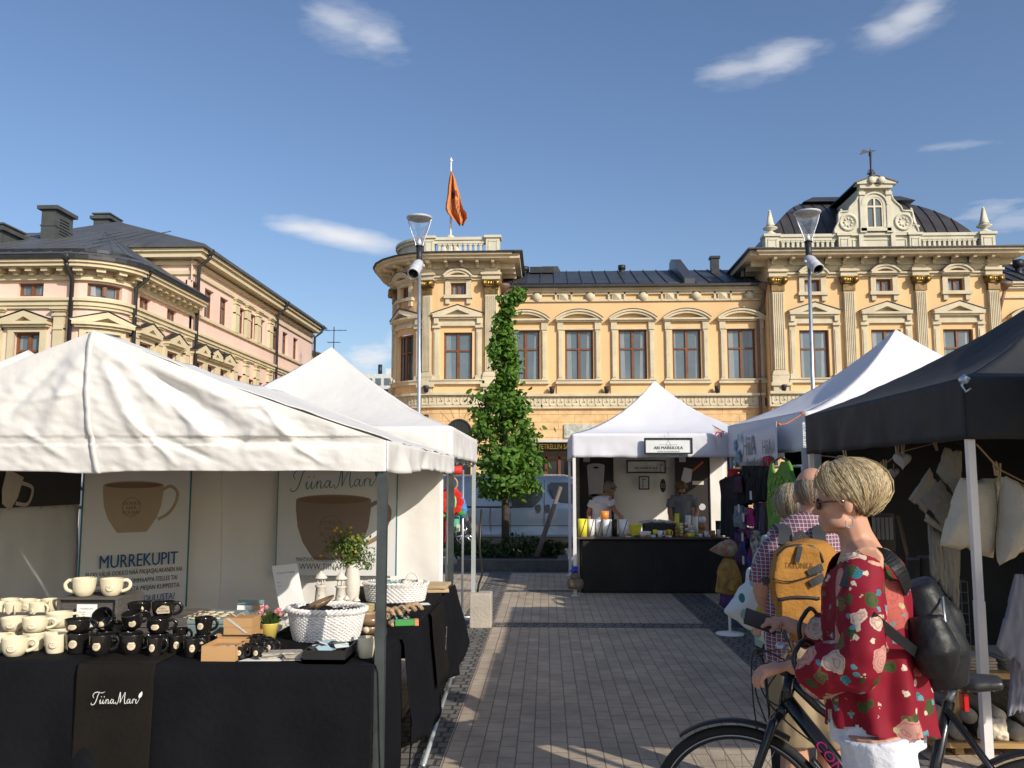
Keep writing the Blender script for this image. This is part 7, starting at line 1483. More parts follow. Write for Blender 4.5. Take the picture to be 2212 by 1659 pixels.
# ================================================================ CUSHION STALL (black tent)
hang('back_wall',tb,TENTB,(5.42,5.25),(5.42,8.2),.05,2.3,.03,4,seed=3);hang('side_wall',tb,TENTB,(2.78,8.22),(5.42,8.2),.05,2.3,.03,4,seed=6)
g=G();q0,q1=P(1745,1000,y=8.3),P(1788,1000,y=8.3)
o=hang('curtain',None,mat('pale_curtain',(.5,.52,.52),.8),(q0.x,8.5),(q1.x,8.5),1.2,1.95,.03,14,20,10);tag(o,'narrow pale curtain hanging between the green dress and the black tent','curtain')
PIL=mat('cream_linen',(.66,.58,.44),.9,var=.04,vs=5,bump=.35,bs=60);LIN=mat('grey_linen',(.26,.24,.20),.9,var=.08,vs=6,bump=.35,bs=60);LIN2=mat('beige_linen',(.38,.33,.26),.9,var=.06,vs=6,bump=.3,bs=60)
def cushion(lab,pts,y,m,th=.07,cat='cushion',grp=None,nm='cushion'):
 q=[P(u,v,y=y)for u,v in pts];n=16
 def fn(a_,b_,s):
  p=(q[0]*(1-a_)+q[1]*a_)*(1-b_)+(q[3]*(1-a_)+q[2]*a_)*b_;e=(4*a_*(1-a_))**.5*(4*b_*(1-b_))**.5
  c=(q[0]+q[1]+q[2]+q[3])/4;p=p+(c-p)*.10*(1-e)*(4*abs(a_-.5)*abs(b_-.5)<.2)
  return p+Vector((0,s*th*e**.8+s*.012*nz3(a_*5,b_*5,s)*e+.006*math.sin(a_*25)*(1-e)*s,0))
 g=G();g.grid(lambda a_,b_:fn(a_,b_,-1),n*2,n*2);g.grid(lambda a_,b_:fn(a_,b_,1),n*2,n*2);o=g.build(nm,m,smooth=True);tag(o,lab,cat,grp);return o
cushion('big cream linen cushion hanging on the line behind the white tent leg',[(2075,1032),(2150,1034),(2146,1206),(2030,1178)],5.75,PIL,.12)
cushion('cream linen cushion at the right edge hanging edge-on beside the big one',[(2172,1028),(2215,1050),(2222,1180),(2158,1222)],5.6,PIL,.16)
cushion('cream cushion corner filling the gap between the two big cream cushions',[(2120,1036),(2168,1030),(2166,1150),(2130,1190)],5.95,PIL,.06)
r0=cushion('pale beige linen pouch hanging highest left in the cluster',[(2008,1010),(2028,1050),(2000,1110),(1962,1078)],6.4,LIN2,.03,'pouch','linen pouches on the line','linen_pouch')
cushion('grey linen pouch hanging in front in the middle of the cluster',[(2032,1036),(2062,1080),(2040,1142),(1986,1078)],6.2,LIN,.03,'pouch','linen pouches on the line','linen_pouch')
cushion('long grey linen pouch hanging next to the white tent leg',[(2040,966),(2078,975),(2078,1090),(2022,1020)],6.0,LIN,.03,'pouch','linen pouches on the line','linen_pouch')
cushion('lower grey linen pouch tilted beneath the other pouches',[(2000,1108),(2052,1150),(2070,1175),(1996,1125)],6.25,LIN2,.03,'pouch','linen pouches on the line','linen_pouch')
for k,(pts,lb)in enumerate((([(2004,1130),(2030,1150),(2050,1290),(2010,1240)],'long narrow grey linen strip hanging lowest in the cluster'),([(2028,1150),(2075,1190),(2072,1330),(2040,1270)],'dark grey linen strip hanging below beside the white tent leg'))):cushion(lb,pts,6.3,LIN,.03,'linen strip',None,'linen_strip')
def heart(lab,u,v,s,y,m):
 c=P(u,v,y=y);k=s/1865*y;pts=[]
 for i in range(28):t=i/28*6.283;pts.append((.5*k*16*math.sin(t)**3/17,.5*k*(13*math.cos(t)-5*math.cos(2*t)-2*math.cos(3*t)-math.cos(4*t))/17))
 g=G();a=g.vs([c+Vector((x,0,z))for x,z in pts]);n=len(pts)
 for sgn in(-1,1):
  b1=g.vs([c+Vector((x*.75,sgn*k*.14,z*.75))for x,z in pts]);b2=g.vs([c+Vector((x*.35,sgn*k*.2,z*.35))for x,z in pts]);m0=g.vs([c+Vector((0,sgn*k*.21,0))])
  for i in range(n):j=(i+1)%n;g.fc((a+i,a+j,b1+j,b1+i));g.fc((b1+i,b1+j,b2+j,b2+i));g.fc((b2+i,b2+j,m0))
 o=g.build('fabric_heart',m,smooth=True);tag(o,lab,'heart');g=G();g.tube([c+Vector((0,0,k*.25)),c+Vector((0,0,k*.7))],.004,4);g.build('loop',mat('twine',(.3,.2,.1),.9),o)
heart('large pale linen heart hanging under the black tent valance',1949,994,42,6.3,mat('pale_heart',(.42,.39,.36),.9));heart('small grey linen heart hanging below left of the large heart',1931,1021,26,6.5,LIN);heart('blue-grey fabric heart hanging lowest beside the small hearts',1916,1042,32,6.6,mat('blue_heart',(.06,.07,.11),.9));heart('small dim heart hanging at the left end of the line behind the hair',1826,1005,24,6.9,LIN)
TW=MATS['twine'];g=G();g.tube([(2.5,8.0,1.86),P(1826,990,y=6.9),P(1900,1010,y=6.6),P(1950,975,y=6.3),P(2030,955,y=6.1),(2.6,5.3,1.9)],.004,5);g.tube([P(2110,960,y=5.3),P(2160,1015,y=5.6),P(2230,1050,y=5.8)],.006,5);tag(g.build('hanging_line',TW),'twine line strung inside the black tent carrying hearts and cushions','line')
g0=None
for k,(u,v,y)in enumerate(((1880,1030,6.6),(1888,1030,6.6),(1896,1032,6.6),(1905,1010,6.6),(1912,1006,6.55),(1938,975,6.3),(1950,972,6.3),(2020,960,6.1),(2150,1012,5.6),(2158,1016,5.6),(1826,985,6.9))):
 g=G();q=P(u,v,y=y);M=Matrix.Rotation(random.uniform(-.3,.3),3,'Y')
 for s in(-1,1):g.obox(q+Vector((s*.007,0,0)),.008,.01,.09,M@Matrix.Rotation(s*.06,3,'Y'))
 tag(g.build('clothes_peg',mat('peg_wood',(.4,.3,.18),.8)),'wooden clothes peg clipped on the twine inside the black tent','peg','wooden pegs on the twine')
y=6.9;p,q=P(1874,1109,y=y),P(1938,1192,y=y);r=empty('card_rack',((p.x+q.x)/2,y,0),'dark card rack with two rows of hanging linen cards behind the blonde woman','rack')
g=G();g.box(p.x,q.x,y+.02,y+.04,q.z,p.z);g.cyl((p.x+.05,y+.05,0),(p.x+.05,y+.03,q.z),.012,n=6);g.cyl((q.x-.05,y+.05,0),(q.x-.05,y+.03,q.z),.012,n=6);g.build('board',BLK,r)
for k in range(5):g=G();x=p.x+.03+k*(q.x-p.x-.05)/5;g.box(x,x+.026,y-.01,y+.0,p.z-.2,p.z-.03);g.build('card',mat('linen_card',(.2,.19,.17),.7),r)
g=G();g.cyl(P(1940,1115,y=6.8),P(1975,1260,y=6.6),.014,n=6);tag(g.build('easel_leg',mat('brown_stake',(.16,.09,.04),.7)),'thin brown wooden slat leaning beside the card rack','slat')
for k,(u,w,vt,lb)in enumerate(((1974,26,1204,'grey cylinder tin on the wire shelf nearest the card rack'),(1998,24,1200,'grey cylinder tin on the wire shelf nearer the linen strips'))):
 c=P(u,1250,y=6.6);z1=P(u,vt,y=6.6).z;rr=w/1865*6.6/2;g=G();g.lathe((c.x,6.6,c.z),[(.001,0),(rr,0),(rr,z1-c.z-.02),(rr*1.04,z1-c.z-.02),(rr*1.04,z1-c.z),(.001,z1-c.z)],18);tag(g.build('tin',mat('grey_tin',(.075,.078,.085),.6)),lb,'tin')
g=G();z=P(1990,1250,y=6.6).z
x0,x1=P(1960,1250,y=6.6).x,P(2075,1250,y=6.6).x
for k in range(9):x=x0+(x1-x0)*k/8;g.cyl((x,6.5,0),(x,6.5,z-.01),.004,n=4);g.cyl((x,6.5,z-.01),(x,6.9,z-.01),.004,n=4)
for k in range(12):zz_=z-.01-k*.075;g.cyl((x0,6.5,zz_),(x1,6.5,zz_),.004,n=4)
tag(g.build('wire_shelf',mat('grey_wire',(.16,.17,.18),.4,.5)),'grey wire grid shelf carrying tins behind the black backpack','shelf')
WB=mat('pine_board',(.42,.26,.1),.6,var=.2,vstretch=(1,8,8));r=empty('display_table',(3.3,5.8,0),'low pine display table with folded linens under the black tent','table');zt=P(2130,1452,y=5.45).z;zs=P(2130,1600,y=5.45).z
g=G();g.box(P(2040,1450,y=5.45).x,5.2,5.42,6.3,zt-.035,zt);g.build('tabletop',WB,r,bevel=.004);g=G();g.box(P(2000,1450,y=5.45).x,5.2,5.40,6.3,zs-.03,zs);g.build('lower_shelf',WB,r)
for x in(2.45,5.1):
 for yy in(5.5,6.2):g=G();g.box(x,x+.05,yy,yy+.05,0,zt-.036);g.build('leg',WB,r)
random.seed(10)
def folded(lab,x,y_,z,w,d,n,m):
 g=G()
 for k in range(n):t=.018;dx=random.uniform(-.012,.012);g.sheet(lambda a_,b_:(x+dx+w*a_,y_+d*b_,z+k*t+.004*nz3(a_*4+k,b_*4,k)),8,6,(0,0,t*.8));g.tube([(x+dx,y_+.0,z+k*t+t*.4),(x+dx+w,y_+.0,z+k*t+t*.4)],t*.42,6)
 tag(g.build('folded_linen',m,smooth=True),lab,'folded linen','folded linen stacks')
x0=P(2078,1450,y=5.5).x
for k in range(5):folded('%s stack of folded linens on the pine table'%['first','second','third','fourth','last'][k]+' counted from the white tent leg',x0-.05+k*.3,5.5,zt+.001,.26,.35,[4,5,3,5,4][k],[LIN2,LIN,LIN2,LIN,LIN2][k])
for k in range(9):g=G();xx=P(2000,1600,y=5.5).x+k*.17;g.tube(smoothpts([(xx,5.43,zs+.05),(xx+.01,5.7,zs+.055),(xx,6.1,zs+.05)],3),[.05,.052,.05]*1 if False else .05,12);tag(g.build('rolled_linen',[LIN,LIN2,mat('dark_linen',(.12,.11,.1),.9)][k%3]),'rolled linen runner lying on the lower shelf of the pine table','rolled linen','rolled linens on the lower shelf')
for k in range(8):g=G();xx=P(2000,1600,y=5.5).x+.08+k*.17;g.tube(smoothpts([(xx,5.46,zs+.135),(xx+.01,5.7,zs+.14),(xx,6.1,zs+.135)],3),.045,12);tag(g.build('rolled_linen',[LIN2,LIN][k%2]),'rolled linen runner lying on top of the lower shelf rolls','rolled linen','upper rolled linens on the lower shelf')
cushion('grey linen towel hanging down at the right edge of the photo',[(2192,1240),(2240,1240),(2235,1480),(2152,1395)],4.9,mat('blue_grey_linen',(.2,.2,.24),.9,var=.05,bump=.2),.02,'towel',None,'hanging_towel');cushion('grey linen towel tip hanging below the other at the right edge',[(2186,1400),(2225,1450),(2216,1535),(2176,1548)],5.0,MATS['blue_grey_linen'],.02,'towel',None,'hanging_towel')
cushion('white soft cloth bundle on the floor beside the white tent leg',[(2118,1545),(2170,1550),(2180,1600),(2112,1595)],5.3,PIL,.06,'bundle',None,'cloth_bundle')
# ================================================================ PEOPLE
SKN=mat('skin',(.50,.27,.18),.5,var=.06,vs=8,spec=.35);SKT=mat('tanned_skin',(.40,.20,.13),.5,var=.06,vs=8,spec=.35)
def hand(g,wr,d,up,s=1.,curl=.9,thumb=1,spread=.9,side=1):
 """wr wrist, d direction of the palm, up = back-of-hand normal; fingers curl towards -up"""
 wr=Vector(wr);d=Vector(d).normalized();up=(Vector(up)-d*Vector(up).dot(d)).normalized();lat=d.cross(up)*side
 g.tube([wr-d*.03*s,wr,wr+d*.03*s,wr+d*.075*s],[.026*s,.026*s,.034*s,.036*s],10,flat=.55)
 for k,(off,ln)in enumerate(((-.028,.062),(-.0095,.072),(.0095,.068),(.027,.054))):
  b=wr+d*(.075-.006*abs(k-1))*s+lat*off*s;pts=[b-d*.02*s,b];a=0;p=b
  for j,f in enumerate((.45,.32,.23)):a+=curl*(.55,.8,.6)[j];dd=(d*math.cos(a)-up*math.sin(a));p=p+dd*ln*f*s;pts.append(p)
  g.tube(pts,[.0095*s,.0095*s,.0088*s,.008*s,.0068*s],8)
 b=wr+d*.02*s-lat*.026*s*thumb;t1=b+(d*.7-lat*.6*thumb-up*.3).normalized()*.035*s;t2=t1+(d*.8-up*.5*curl-lat*.1*thumb).normalized()*.03*s
 g.tube([b,(b+t1)/2,t1,t2],[.013*s,.0125*s,.0105*s,.008*s],8)
def head(g,c,f,s=1.,up=Vector((0,0,1))):
 """c centre of the skull, f facing; returns frame function"""
 f=Vector(f).normalized();up=(Vector(up)-f*Vector(up).dot(f)).normalized();l_=up.cross(f)
 T_=lambda x,y,z:Vector(c)+(f*x+l_*y+up*z)*s
 M=Matrix(((f.x,l_.x,up.x,0),(f.y,l_.y,up.y,0),(f.z,l_.z,up.z,0),(0,0,0,1)))
 E_=lambda x,y,z,a,b,c_,n=14:g.ell(T_(x,y,z),a*s,b*s,c_*s,n,M)
 E_(-.008,0,.022,.096,.076,.092);E_(.03,0,-.02,.062,.062,.08);E_(.04,0,-.06,.046,.046,.048);E_(.066,0,-.088,.022,.026,.02)
 E_(.09,0,-.022,.014,.011,.022,8);E_(.1,0,-.034,.015,.014,.011,8);E_(.084,0,-.062,.014,.024,.008,8);E_(.082,0,-.072,.013,.02,.007,8);E_(.072,0,.012,.02,.05,.012,8)
 for q in(-1,1):
  E_(.056,q*.036,-.026,.026,.024,.022,8);E_(-.005,q*.078,-.012,.018,.01,.032,8);E_(.03,q*.05,-.065,.035,.016,.025,8)
 return T_,M
def eyes(par,T_,s=1.):
 g=G()
 for q in(-1,1):g.ell(T_(.074,q*.03,-.004),.009*s,.012*s,.007*s,8)
 g.build('eyes',mat('eye_dark',(.03,.02,.015),.2),par)
def limb(g,pts,rs,n=12,flat=1.):
 p=smoothpts([tuple(q)for q in pts],4);m=len(pts);rr=[]
 for i in range(len(p)):t=i/(len(p)-1)*(m-1);k=min(int(t),m-2);rr.append(rs[k]+(rs[k+1]-rs[k])*(t-k))
 g.tube(p,rr,n,flat=flat)
def wrinkle(me,amp,sc,seed=0,vert=1.):
 me.update();ns=[v.normal.copy()for v in me.vertices]
 for v,n in zip(me.vertices,ns):
  q=v.co;v.co+=n*(amp*(nz3(q.x+seed,q.y,q.z*vert,sc)+.5*nz3(q.x+seed,q.y,q.z*vert,sc*2.3)))
def cut(me,keep):
 import bmesh
 bm=bmesh.new();bm.from_mesh(me);bmesh.ops.delete(bm,geom=[v for v in bm.verts if not keep(v.co)],context='VERTS');bm.to_mesh(me);bm.free()
def person(lab,base):return empty('person',base,lab,'person')
def hair_te(z,x,y,rad,zlim,ph):
 t=.15
 while t<2.9:
  d=z*math.cos(t)+(x*math.cos(ph)+y*math.sin(ph))*math.sin(t);q=Vector((d.x*rad[0],d.y*rad[1],d.z*rad[2]))
  if q.z<zlim(math.atan2(abs(q.y),q.x)):return t
  t+=.06
 return t
def hair(par,c,M,rad,n,zlim,mats,seed=1,pole=(-.25,0,1),r_=.002,name='hair',cap=None,squash=None,wave=.03,lock=6,lift=1.03,jit=.05):
 """locks of hair combed over an ellipsoid from a parting at the pole down to zlim(azimuth)"""
 random.seed(seed);z=Vector(pole).normalized();x=(Vector((1,0,0))-z*z.x).normalized();y=z.cross(x);squash=squash or(lambda q:q)
 def pt(t,p_,lf):d=z*math.cos(t)+(x*math.cos(p_)+y*math.sin(p_))*math.sin(t);return Vector(c)+(M@(squash(Vector((d.x*rad[0],d.y*rad[1],d.z*rad[2])))*lf))
 o=par
 if cap:
  g=G();g.smooth=True;N_=36;te_=[hair_te(z,x,y,rad,zlim,-math.pi+2*math.pi*k/N_)*.98 for k in range(N_)]
  g.rings([[pt(max(.02,te_[k]*i/16),-math.pi+2*math.pi*k/N_,1.)for k in range(N_)]for i in range(17)]);o=g.build(name,cap,par,smooth=True);name+='_strands'
 gs=G()
 for k in range(n):
  ph=random.uniform(-math.pi,math.pi);te=hair_te(z,x,y,rad,zlim,ph)*random.uniform(.9,1.05);t0=random.uniform(0,.5)**1.4;dph=random.gauss(0,.12);lf=random.uniform(1.,lift);mi=random.choice(range(len(mats)));wv=random.uniform(0,6)
  for j in range(lock):
   o1=random.gauss(0,jit);o2=o1*.35+random.gauss(0,jit*.2);pts=[];m=9;e=te*random.uniform(.96,1.02);f=random.uniform(.995,1.012)
   for i in range(m):q=i/(m-1);pts.append(pt(t0+(e-t0)*q,ph+dph*q+o1+(o2-o1)*q+wave*math.sin(i*.8+wv),lf*f*(1-.025*q*q)))
   gs.mi=mi if random.random()<.7 else random.choice(range(len(mats)));gs.tube(pts,[r_*.5,r_]+[r_]*(m-4)+[r_*.7,r_*.25],4,cap=False)
 return gs.build(name,mats,o,smooth=True)
YW_=2.95
def w(u,v,dy=0.):return P(u,v,y=YW_+dy)
r=person('woman with short blonde hair in a red floral blouse and white trousers pushing a bicycle',(1.08,2.95,0));wr=r
g=G();f=Vector((-.93,.33,-.08));up=Vector((-.06,0,1));hc=w(1827,1080);T_,MH=head(g,hc,f,1.0,up)
limb(g,[w(1835,1120),w(1848,1155),w(1862,1195)],[.055,.054,.07])
sh=[w(1872,1215,-.15),w(1862,1218,.17)]
limb(g,[sh[1]+Vector((0,.02,0)),w(1862,1205,0),sh[0]+Vector((0,-.01,0))],[.05,.07,.05])
limb(g,[w(1868,1200),w(1875,1300),w(1880,1400),w(1888,1500),w(1893,1580)],[.08,.125,.115,.13,.14])
lh,le=w(1697,1440,.02),w(1838,1420,-.2);rh,re_=w(1690,1342,.45),w(1800,1370,.30)
limb(g,[sh[0],le,lh+Vector((.02,0,0))],[.048,.038,.025]);limb(g,[sh[1],re_,rh],[.046,.036,.024])
hand(g,lh+Vector((-.005,0,0)),(-1,.1,-.25),(-.3,-.2,1),1.,1.0,1,side=-1)
hand(g,rh,(-1,-.15,.0),(-.1,-.1,1),1.,.85,1,side=1)
for s,(dy)in enumerate((-.09,.09)):
 hp=w(1893,1580,dy);k=Vector((hp.x-(.02 if s else-.06),YW_+dy,.46));a=Vector((hp.x+(-.06 if s else .12),YW_+dy,.09));limb(g,[hp,k,a],[.09,.058,.04]);limb(g,[a,a+Vector((-.06,0,-.04)),a+Vector((-.17,0,-.055))],[.04,.04,.028])
me=remesh(g,.0055,3);b=link_mesh(me,'body',SKN,r)
g=G();WT_=mat('white_denim',(.66,.68,.74),.8,var=.03,vs=4,bump=.2,bs=80)
limb(g,[w(1888,1440),w(1890,1500),w(1893,1560),w(1895,1600)],[.105,.12,.148,.15])
for s,(dy)in enumerate((-.09,.09)):
 hp=w(1893,1585,dy*.9);k=Vector((hp.x-(.03 if s else-.06),YW_+dy,.46));a=Vector((hp.x+(-.08 if s else .12),YW_+dy,.16));limb(g,[hp,(hp+k)/2,k,a],[.118,.1,.075,.062])
me=remesh(g,.008,3);wrinkle(me,.0035,9,3,2.5);link_mesh(me,'trousers',WT_,r)
def floral():
 m=bpy.data.materials.new('red_floral_chiffon');m.use_nodes=True;t=m.node_tree;n=t.nodes;l=t.links;b_=n['Principled BSDF'];b_.inputs['Roughness'].default_value=.7;b_.inputs['Specular IOR Level'].default_value=.2
 tcd=n.new('ShaderNodeTexCoord');col=None
 def vor(scale,off,c1,c2,thr,rnd=1.,petals=5):
  mp_=n.new('ShaderNodeMapping');mp_.inputs['Location'].default_value=off;l.new(tcd.outputs['Object'],mp_.inputs[0]);nn=n.new('ShaderNodeTexNoise');nn.inputs['Scale'].default_value=scale*2.6;nn.inputs['Detail'].default_value=2;l.new(mp_.outputs[0],nn.inputs['Vector'])
  v=n.new('ShaderNodeTexVoronoi');v.inputs['Scale'].default_value=scale;v.inputs['Randomness'].default_value=rnd;l.new(mp_.outputs[0],v.inputs['Vector'])
  ad=n.new('ShaderNodeMath');ad.operation='MULTIPLY_ADD';ad.inputs[1].default_value=.55;l.new(nn.outputs[0],ad.inputs[0]);l.new(v.outputs['Distance'],ad.inputs[2])
  sp=n.new('ShaderNodeSeparateColor');l.new(v.outputs['Color'],sp.inputs[0])
  gate=n.new('ShaderNodeMath');gate.operation='GREATER_THAN';gate.inputs[1].default_value=.30;l.new(sp.outputs[1],gate.inputs[0])
  ls=n.new('ShaderNodeMath');ls.operation='LESS_THAN';ls.inputs[1].default_value=thr;l.new(ad.outputs[0],ls.inputs[0]);mu=n.new('ShaderNodeMath');mu.operation='MULTIPLY';l.new(ls.outputs[0],mu.inputs[0]);l.new(gate.outputs[0],mu.inputs[1])
  wv=n.new('ShaderNodeMath');wv.operation='SINE';sc_=n.new('ShaderNodeMath');sc_.operation='MULTIPLY';sc_.inputs[1].default_value=42;l.new(ad.outputs[0],sc_.inputs[0]);l.new(sc_.outputs[0],wv.inputs[0])
  rp=n.new('ShaderNodeValToRGB');rp.color_ramp.interpolation='CONSTANT';rp.color_ramp.elements[0].color=(*c1[0],1);rp.color_ramp.elements[1].position=.5;rp.color_ramp.elements[1].color=(*c1[1],1);e=rp.color_ramp.elements.new(.72);e.color=(*c1[2],1);l.new(sp.outputs[0],rp.inputs[0])
  dk=n.new('ShaderNodeMix');dk.data_type='RGBA';l.new(rp.outputs[0],dk.inputs[6]);dk.inputs[7].default_value=(*c2,1);mr_=n.new('ShaderNodeMapRange');mr_.inputs[1].default_value=.3;mr_.inputs[2].default_value=1;mr_.inputs[3].default_value=0;mr_.inputs[4].default_value=.55;l.new(wv.outputs[0],mr_.inputs[0]);l.new(mr_.outputs[0],dk.inputs[0])
  return mu.outputs[0],dk.outputs[2]
 base=n.new('ShaderNodeRGB');base.outputs[0].default_value=(.20,.007,.02,1);col=base.outputs[0]
 for args in((15,(.3,.1,.7),((.05,.07,.02),(.03,.16,.2),(.12,.10,.04)),(.02,.03,.02),.60,1.),(9.5,(1.2,.4,0),((.5,.40,.32),(.42,.10,.08),(.46,.24,.2)),(.30,.06,.05),.70,.8),(24,(.7,2.2,.3),((.6,.5,.4),(.4,.38,.2),(.05,.25,.32)),(.3,.2,.1),.52,1.)):
  m_,c_=vor(*args);mx_=n.new('ShaderNodeMix');mx_.data_type='RGBA';l.new(m_,mx_.inputs[0]);l.new(col,mx_.inputs[6]);l.new(c_,mx_.inputs[7]);col=mx_.outputs[2]
 l.new(col,b_.inputs['Base Color']);return m
FLO=floral();MATS['floral']=FLO
g=G()
rings_=[(1178,1828,1900,.1),(1194,1816,1926,.14),(1215,1806,1944,.18),(1275,1784,1958,.185),(1340,1778,1966,.18),(1420,1784,1984,.19),(1500,1788,2000,.205),(1590,1800,2012,.22)]
rs=[]
for(v,ul,ur,d)in rings_:
 a,b_=w(ul,v),w(ur,v);c=(a+b_)/2;rx=(b_.x-a.x)/2;rs.append([c+Vector((rx*math.cos(t),d*.85*math.sin(t),.0))for t in[2*math.pi*i/40 for i in range(40)]])
g.rings(rs)
limb(g,[sh[0]+Vector((.0,.03,.0)),le.lerp(sh[0],.5)+Vector((.01,-.0,0)),le+Vector((.01,0,-.01)),le.lerp(lh,.45)+Vector((0,0,-.02)),le.lerp(lh,.6)],[.07,.072,.08,.08,.07],16)
limb(g,[sh[1],re_.lerp(sh[1],.5),re_+Vector((.01,0,-.01)),re_.lerp(rh,.45)],[.07,.072,.078,.075],16)
me=remesh(g,.008,5)
me.update();ns=[v.normal.copy()for v in me.vertices]
for v,n_ in zip(me.vertices,ns):
 q=v.co;th=math.atan2(q.y-YW_,q.x-1.07);low=max(0,min(1,(1.35-q.z)/.5))
 v.co+=n_*(.016*low*math.sin(th*9+2*nz3(q.x,q.y,q.z,3))+.016*nz3(q.x,q.y,q.z*.55,9)+.007*nz3(q.x,q.y,q.z*.7,22))
hem=w(1900,1564).z;ne=w(1815,1240).z
cut(me,lambda c:c.z>hem+.012*math.sin(c.x*40)+.01*math.sin(c.y*31)-.05*(c.x-1.07)+(0 if abs(c.x-1.07)<.5 and c.x>.85 else-1)and not(math.hypot((c.x-w(1856,1190).x)/.066,(c.y-YW_)/.085)<1 and c.z>w(1858,1205).z)and not(c.x<w(1845,1200).x and abs(c.y-YW_-.02)<.055*max(0,(c.z-ne)/(w(1845,1195).z-ne))and c.z>ne))
o=link_mesh(me,'blouse',FLO,r);md=o.modifiers.new('th','SOLIDIFY');md.thickness=.003
for(c0,d_,rr)in((le.lerp(lh,.61),(lh-le),.068),(re_.lerp(rh,.46),(rh-re_),.07)):
 g=G();d_=d_.normalized();a=d_.orthogonal().normalized();b_=d_.cross(a);g.tube([c0+(a*math.cos(t)+b_*math.sin(t))*rr*(1+.05*math.sin(5*t))for t in[k*.314 for k in range(21)]],.008,6,cap=False);g.build('cuff',BLK,o)
HM=[mat('hair_blonde',(.46,.35,.19),.45,var=.1,spec=.4),mat('hair_ash',(.34,.27,.16),.45,var=.1,spec=.4),mat('hair_pale',(.55,.45,.28),.4,var=.1,spec=.4),mat('hair_brown',(.18,.125,.07),.5,var=.1,spec=.4),MATS['hair_ash']if 'hair_ash' in MATS else None]
hcen=hc+(MH@Vector((-.02,0,.036)))
def sq(q):k=1-1.6*max(0,-.03-q.z)if q.x<.02 else 1;return Vector((q.x*k*(1.06 if q.x<0 else 1),q.y*k,q.z))
rad=(.111,.09,.098)
def zl(a):a=math.degrees(a);return .022-.05*max(0,a-15)/60 if a<75 else-.028-.07*min(1,(a-75)/60)
hair(r,hcen,MH,(.112,.086,.1),90,lambda a:zl(a)-(.035 if a>1.5 else .01),[HM[3],mat('hair_dark',(.07,.045,.025),.5)],8,pole=(-.1,0,1),r_=.002,name='nape_hair')
hair(r,hcen,MH,rad,620,zl,[HM[0],HM[2],HM[0],HM[1],HM[1],HM[1],HM[3]],5,pole=(.32,-.42,.85),r_=.0011,name='hair',cap=HM[3],squash=sq,lift=1.07,jit=.06)
hair(r,hcen,MH,rad,60,lambda a:zl(a)-.012,[HM[0],HM[1]],15,pole=(.32,-.42,.85),r_=.0008,name='loose_hair',squash=sq,lift=1.16,jit=.1,lock=3)
g=G();gg=[]
for q in(-1,1):
 c=T_(.088,q*.034,-.006);g.ell(c,.008,.026,.02,10,MH);g.tube([T_(.085,q*.06,.0),T_(.05,q*.078,.002),T_(0,q*.084,.0)],.0035,6)
g.tube([T_(.1,-.012,.0),T_(.1,.012,.0)],.003,6);g.build('sunglasses',mat('tortoise_lens',(.05,.018,.008),.1,spec=.8),r)
g=G();c=T_(-.005,.092 if(MH@Vector((0,1,0))).y<0 else-.092,-.05);g.tube([c+Vector((.012*math.sin(t),0,-.018+.018*math.cos(t)))for t in[k*.45 for k in range(12)]],.0022,5);g.build('earring',STL,r)
LTH=mat('black_leather',(.008,.009,.011),.5,var=.3,vs=5,bump=.25,bs=22,spec=.45)
bp=empty('backpack',w(2000,1470),'soft black leather backpack on the back of the woman with the bicycle','backpack')
g=G();limb(g,[w(1972,1262,-.02),w(1995,1320,-.02),w(2018,1400,-.02),w(2035,1480,-.02)],[.055,.09,.11,.08],14,1.15);limb(g,[w(2010,1290,-.04),w(2052,1330,-.05),w(2062,1380,-.05)],[.03,.05,.04],10);me=remesh(g,.009,5);wrinkle(me,.014,6,2);link_mesh(me,'bag',LTH,bp)
def strap(name,pts,w_,m,par,th=.006,n=5,nrm=None):
 g=G();p=[Vector(q)for q in smoothpts([tuple(q)for q in pts],n)];A=[]
 for i,q in enumerate(p):
  d=(p[min(i+1,len(p)-1)]-p[max(i-1,0)]).normalized();o_=(nrm or(q-Vector((1.07,YW_,q.z)))).normalized();s_=d.cross(o_).normalized();o2=s_.cross(d).normalized();A.append([q+s_*w_/2,q+s_*w_/2+o2*th,q-s_*w_/2+o2*th,q-s_*w_/2])
 g.rings(A);return g.build(name,m,par)
strap('shoulder_strap',[w(1960,1275,-.12),w(1945,1235,-.18),w(1918,1203,-.165),w(1885,1196,-.13),w(1850,1212,-.17),w(1828,1270,-.2)],.04,LTH,bp)
strap('lower_strap',[w(1882,1330,-.26),w(1935,1375,-.225),w(1985,1415,-.16),w(2015,1450,-.1)],.03,LTH,bp,nrm=Vector((0,-1,.0)))
g=G();limb(g,[w(2000,1330,-.14),w(2018,1400,-.15),w(2030,1450,-.13)],[.05,.075,.05],12);me=remesh(g,.008,5);wrinkle(me,.006,12,7);link_mesh(me,'front_pocket',LTH,bp)
g=G();g.tube([w(2036,1290,-.1),w(2040,1330,-.17),w(2046,1380,-.175)],.004,6);g.build('zip',STL,bp)
g=G();q=w(1643,1342,.42);M=Matrix.Rotation(.35,3,'Y')@Matrix.Rotation(-.5,3,'X');g.obox(q,.125,.010,.065,M);ph_=g.build('phone',BLK,bevel=.004);tag(ph_,'black phone held over the handlebar in the far hand of the blonde woman','phone')
AL=R(19);A0=Vector((P(1425,1659,y=3.5).x+.31,3.5,0));dB=Vector((math.cos(AL),-math.sin(AL),0));nB=Vector((math.sin(AL),math.cos(AL),0))
def PB(u,v,off=0.):
 r_=ray(u,v);o_=Vector((0,0,EYE));t=((A0+nB*off)-o_).dot(nB)/r_.dot(nB);return o_+r_*t
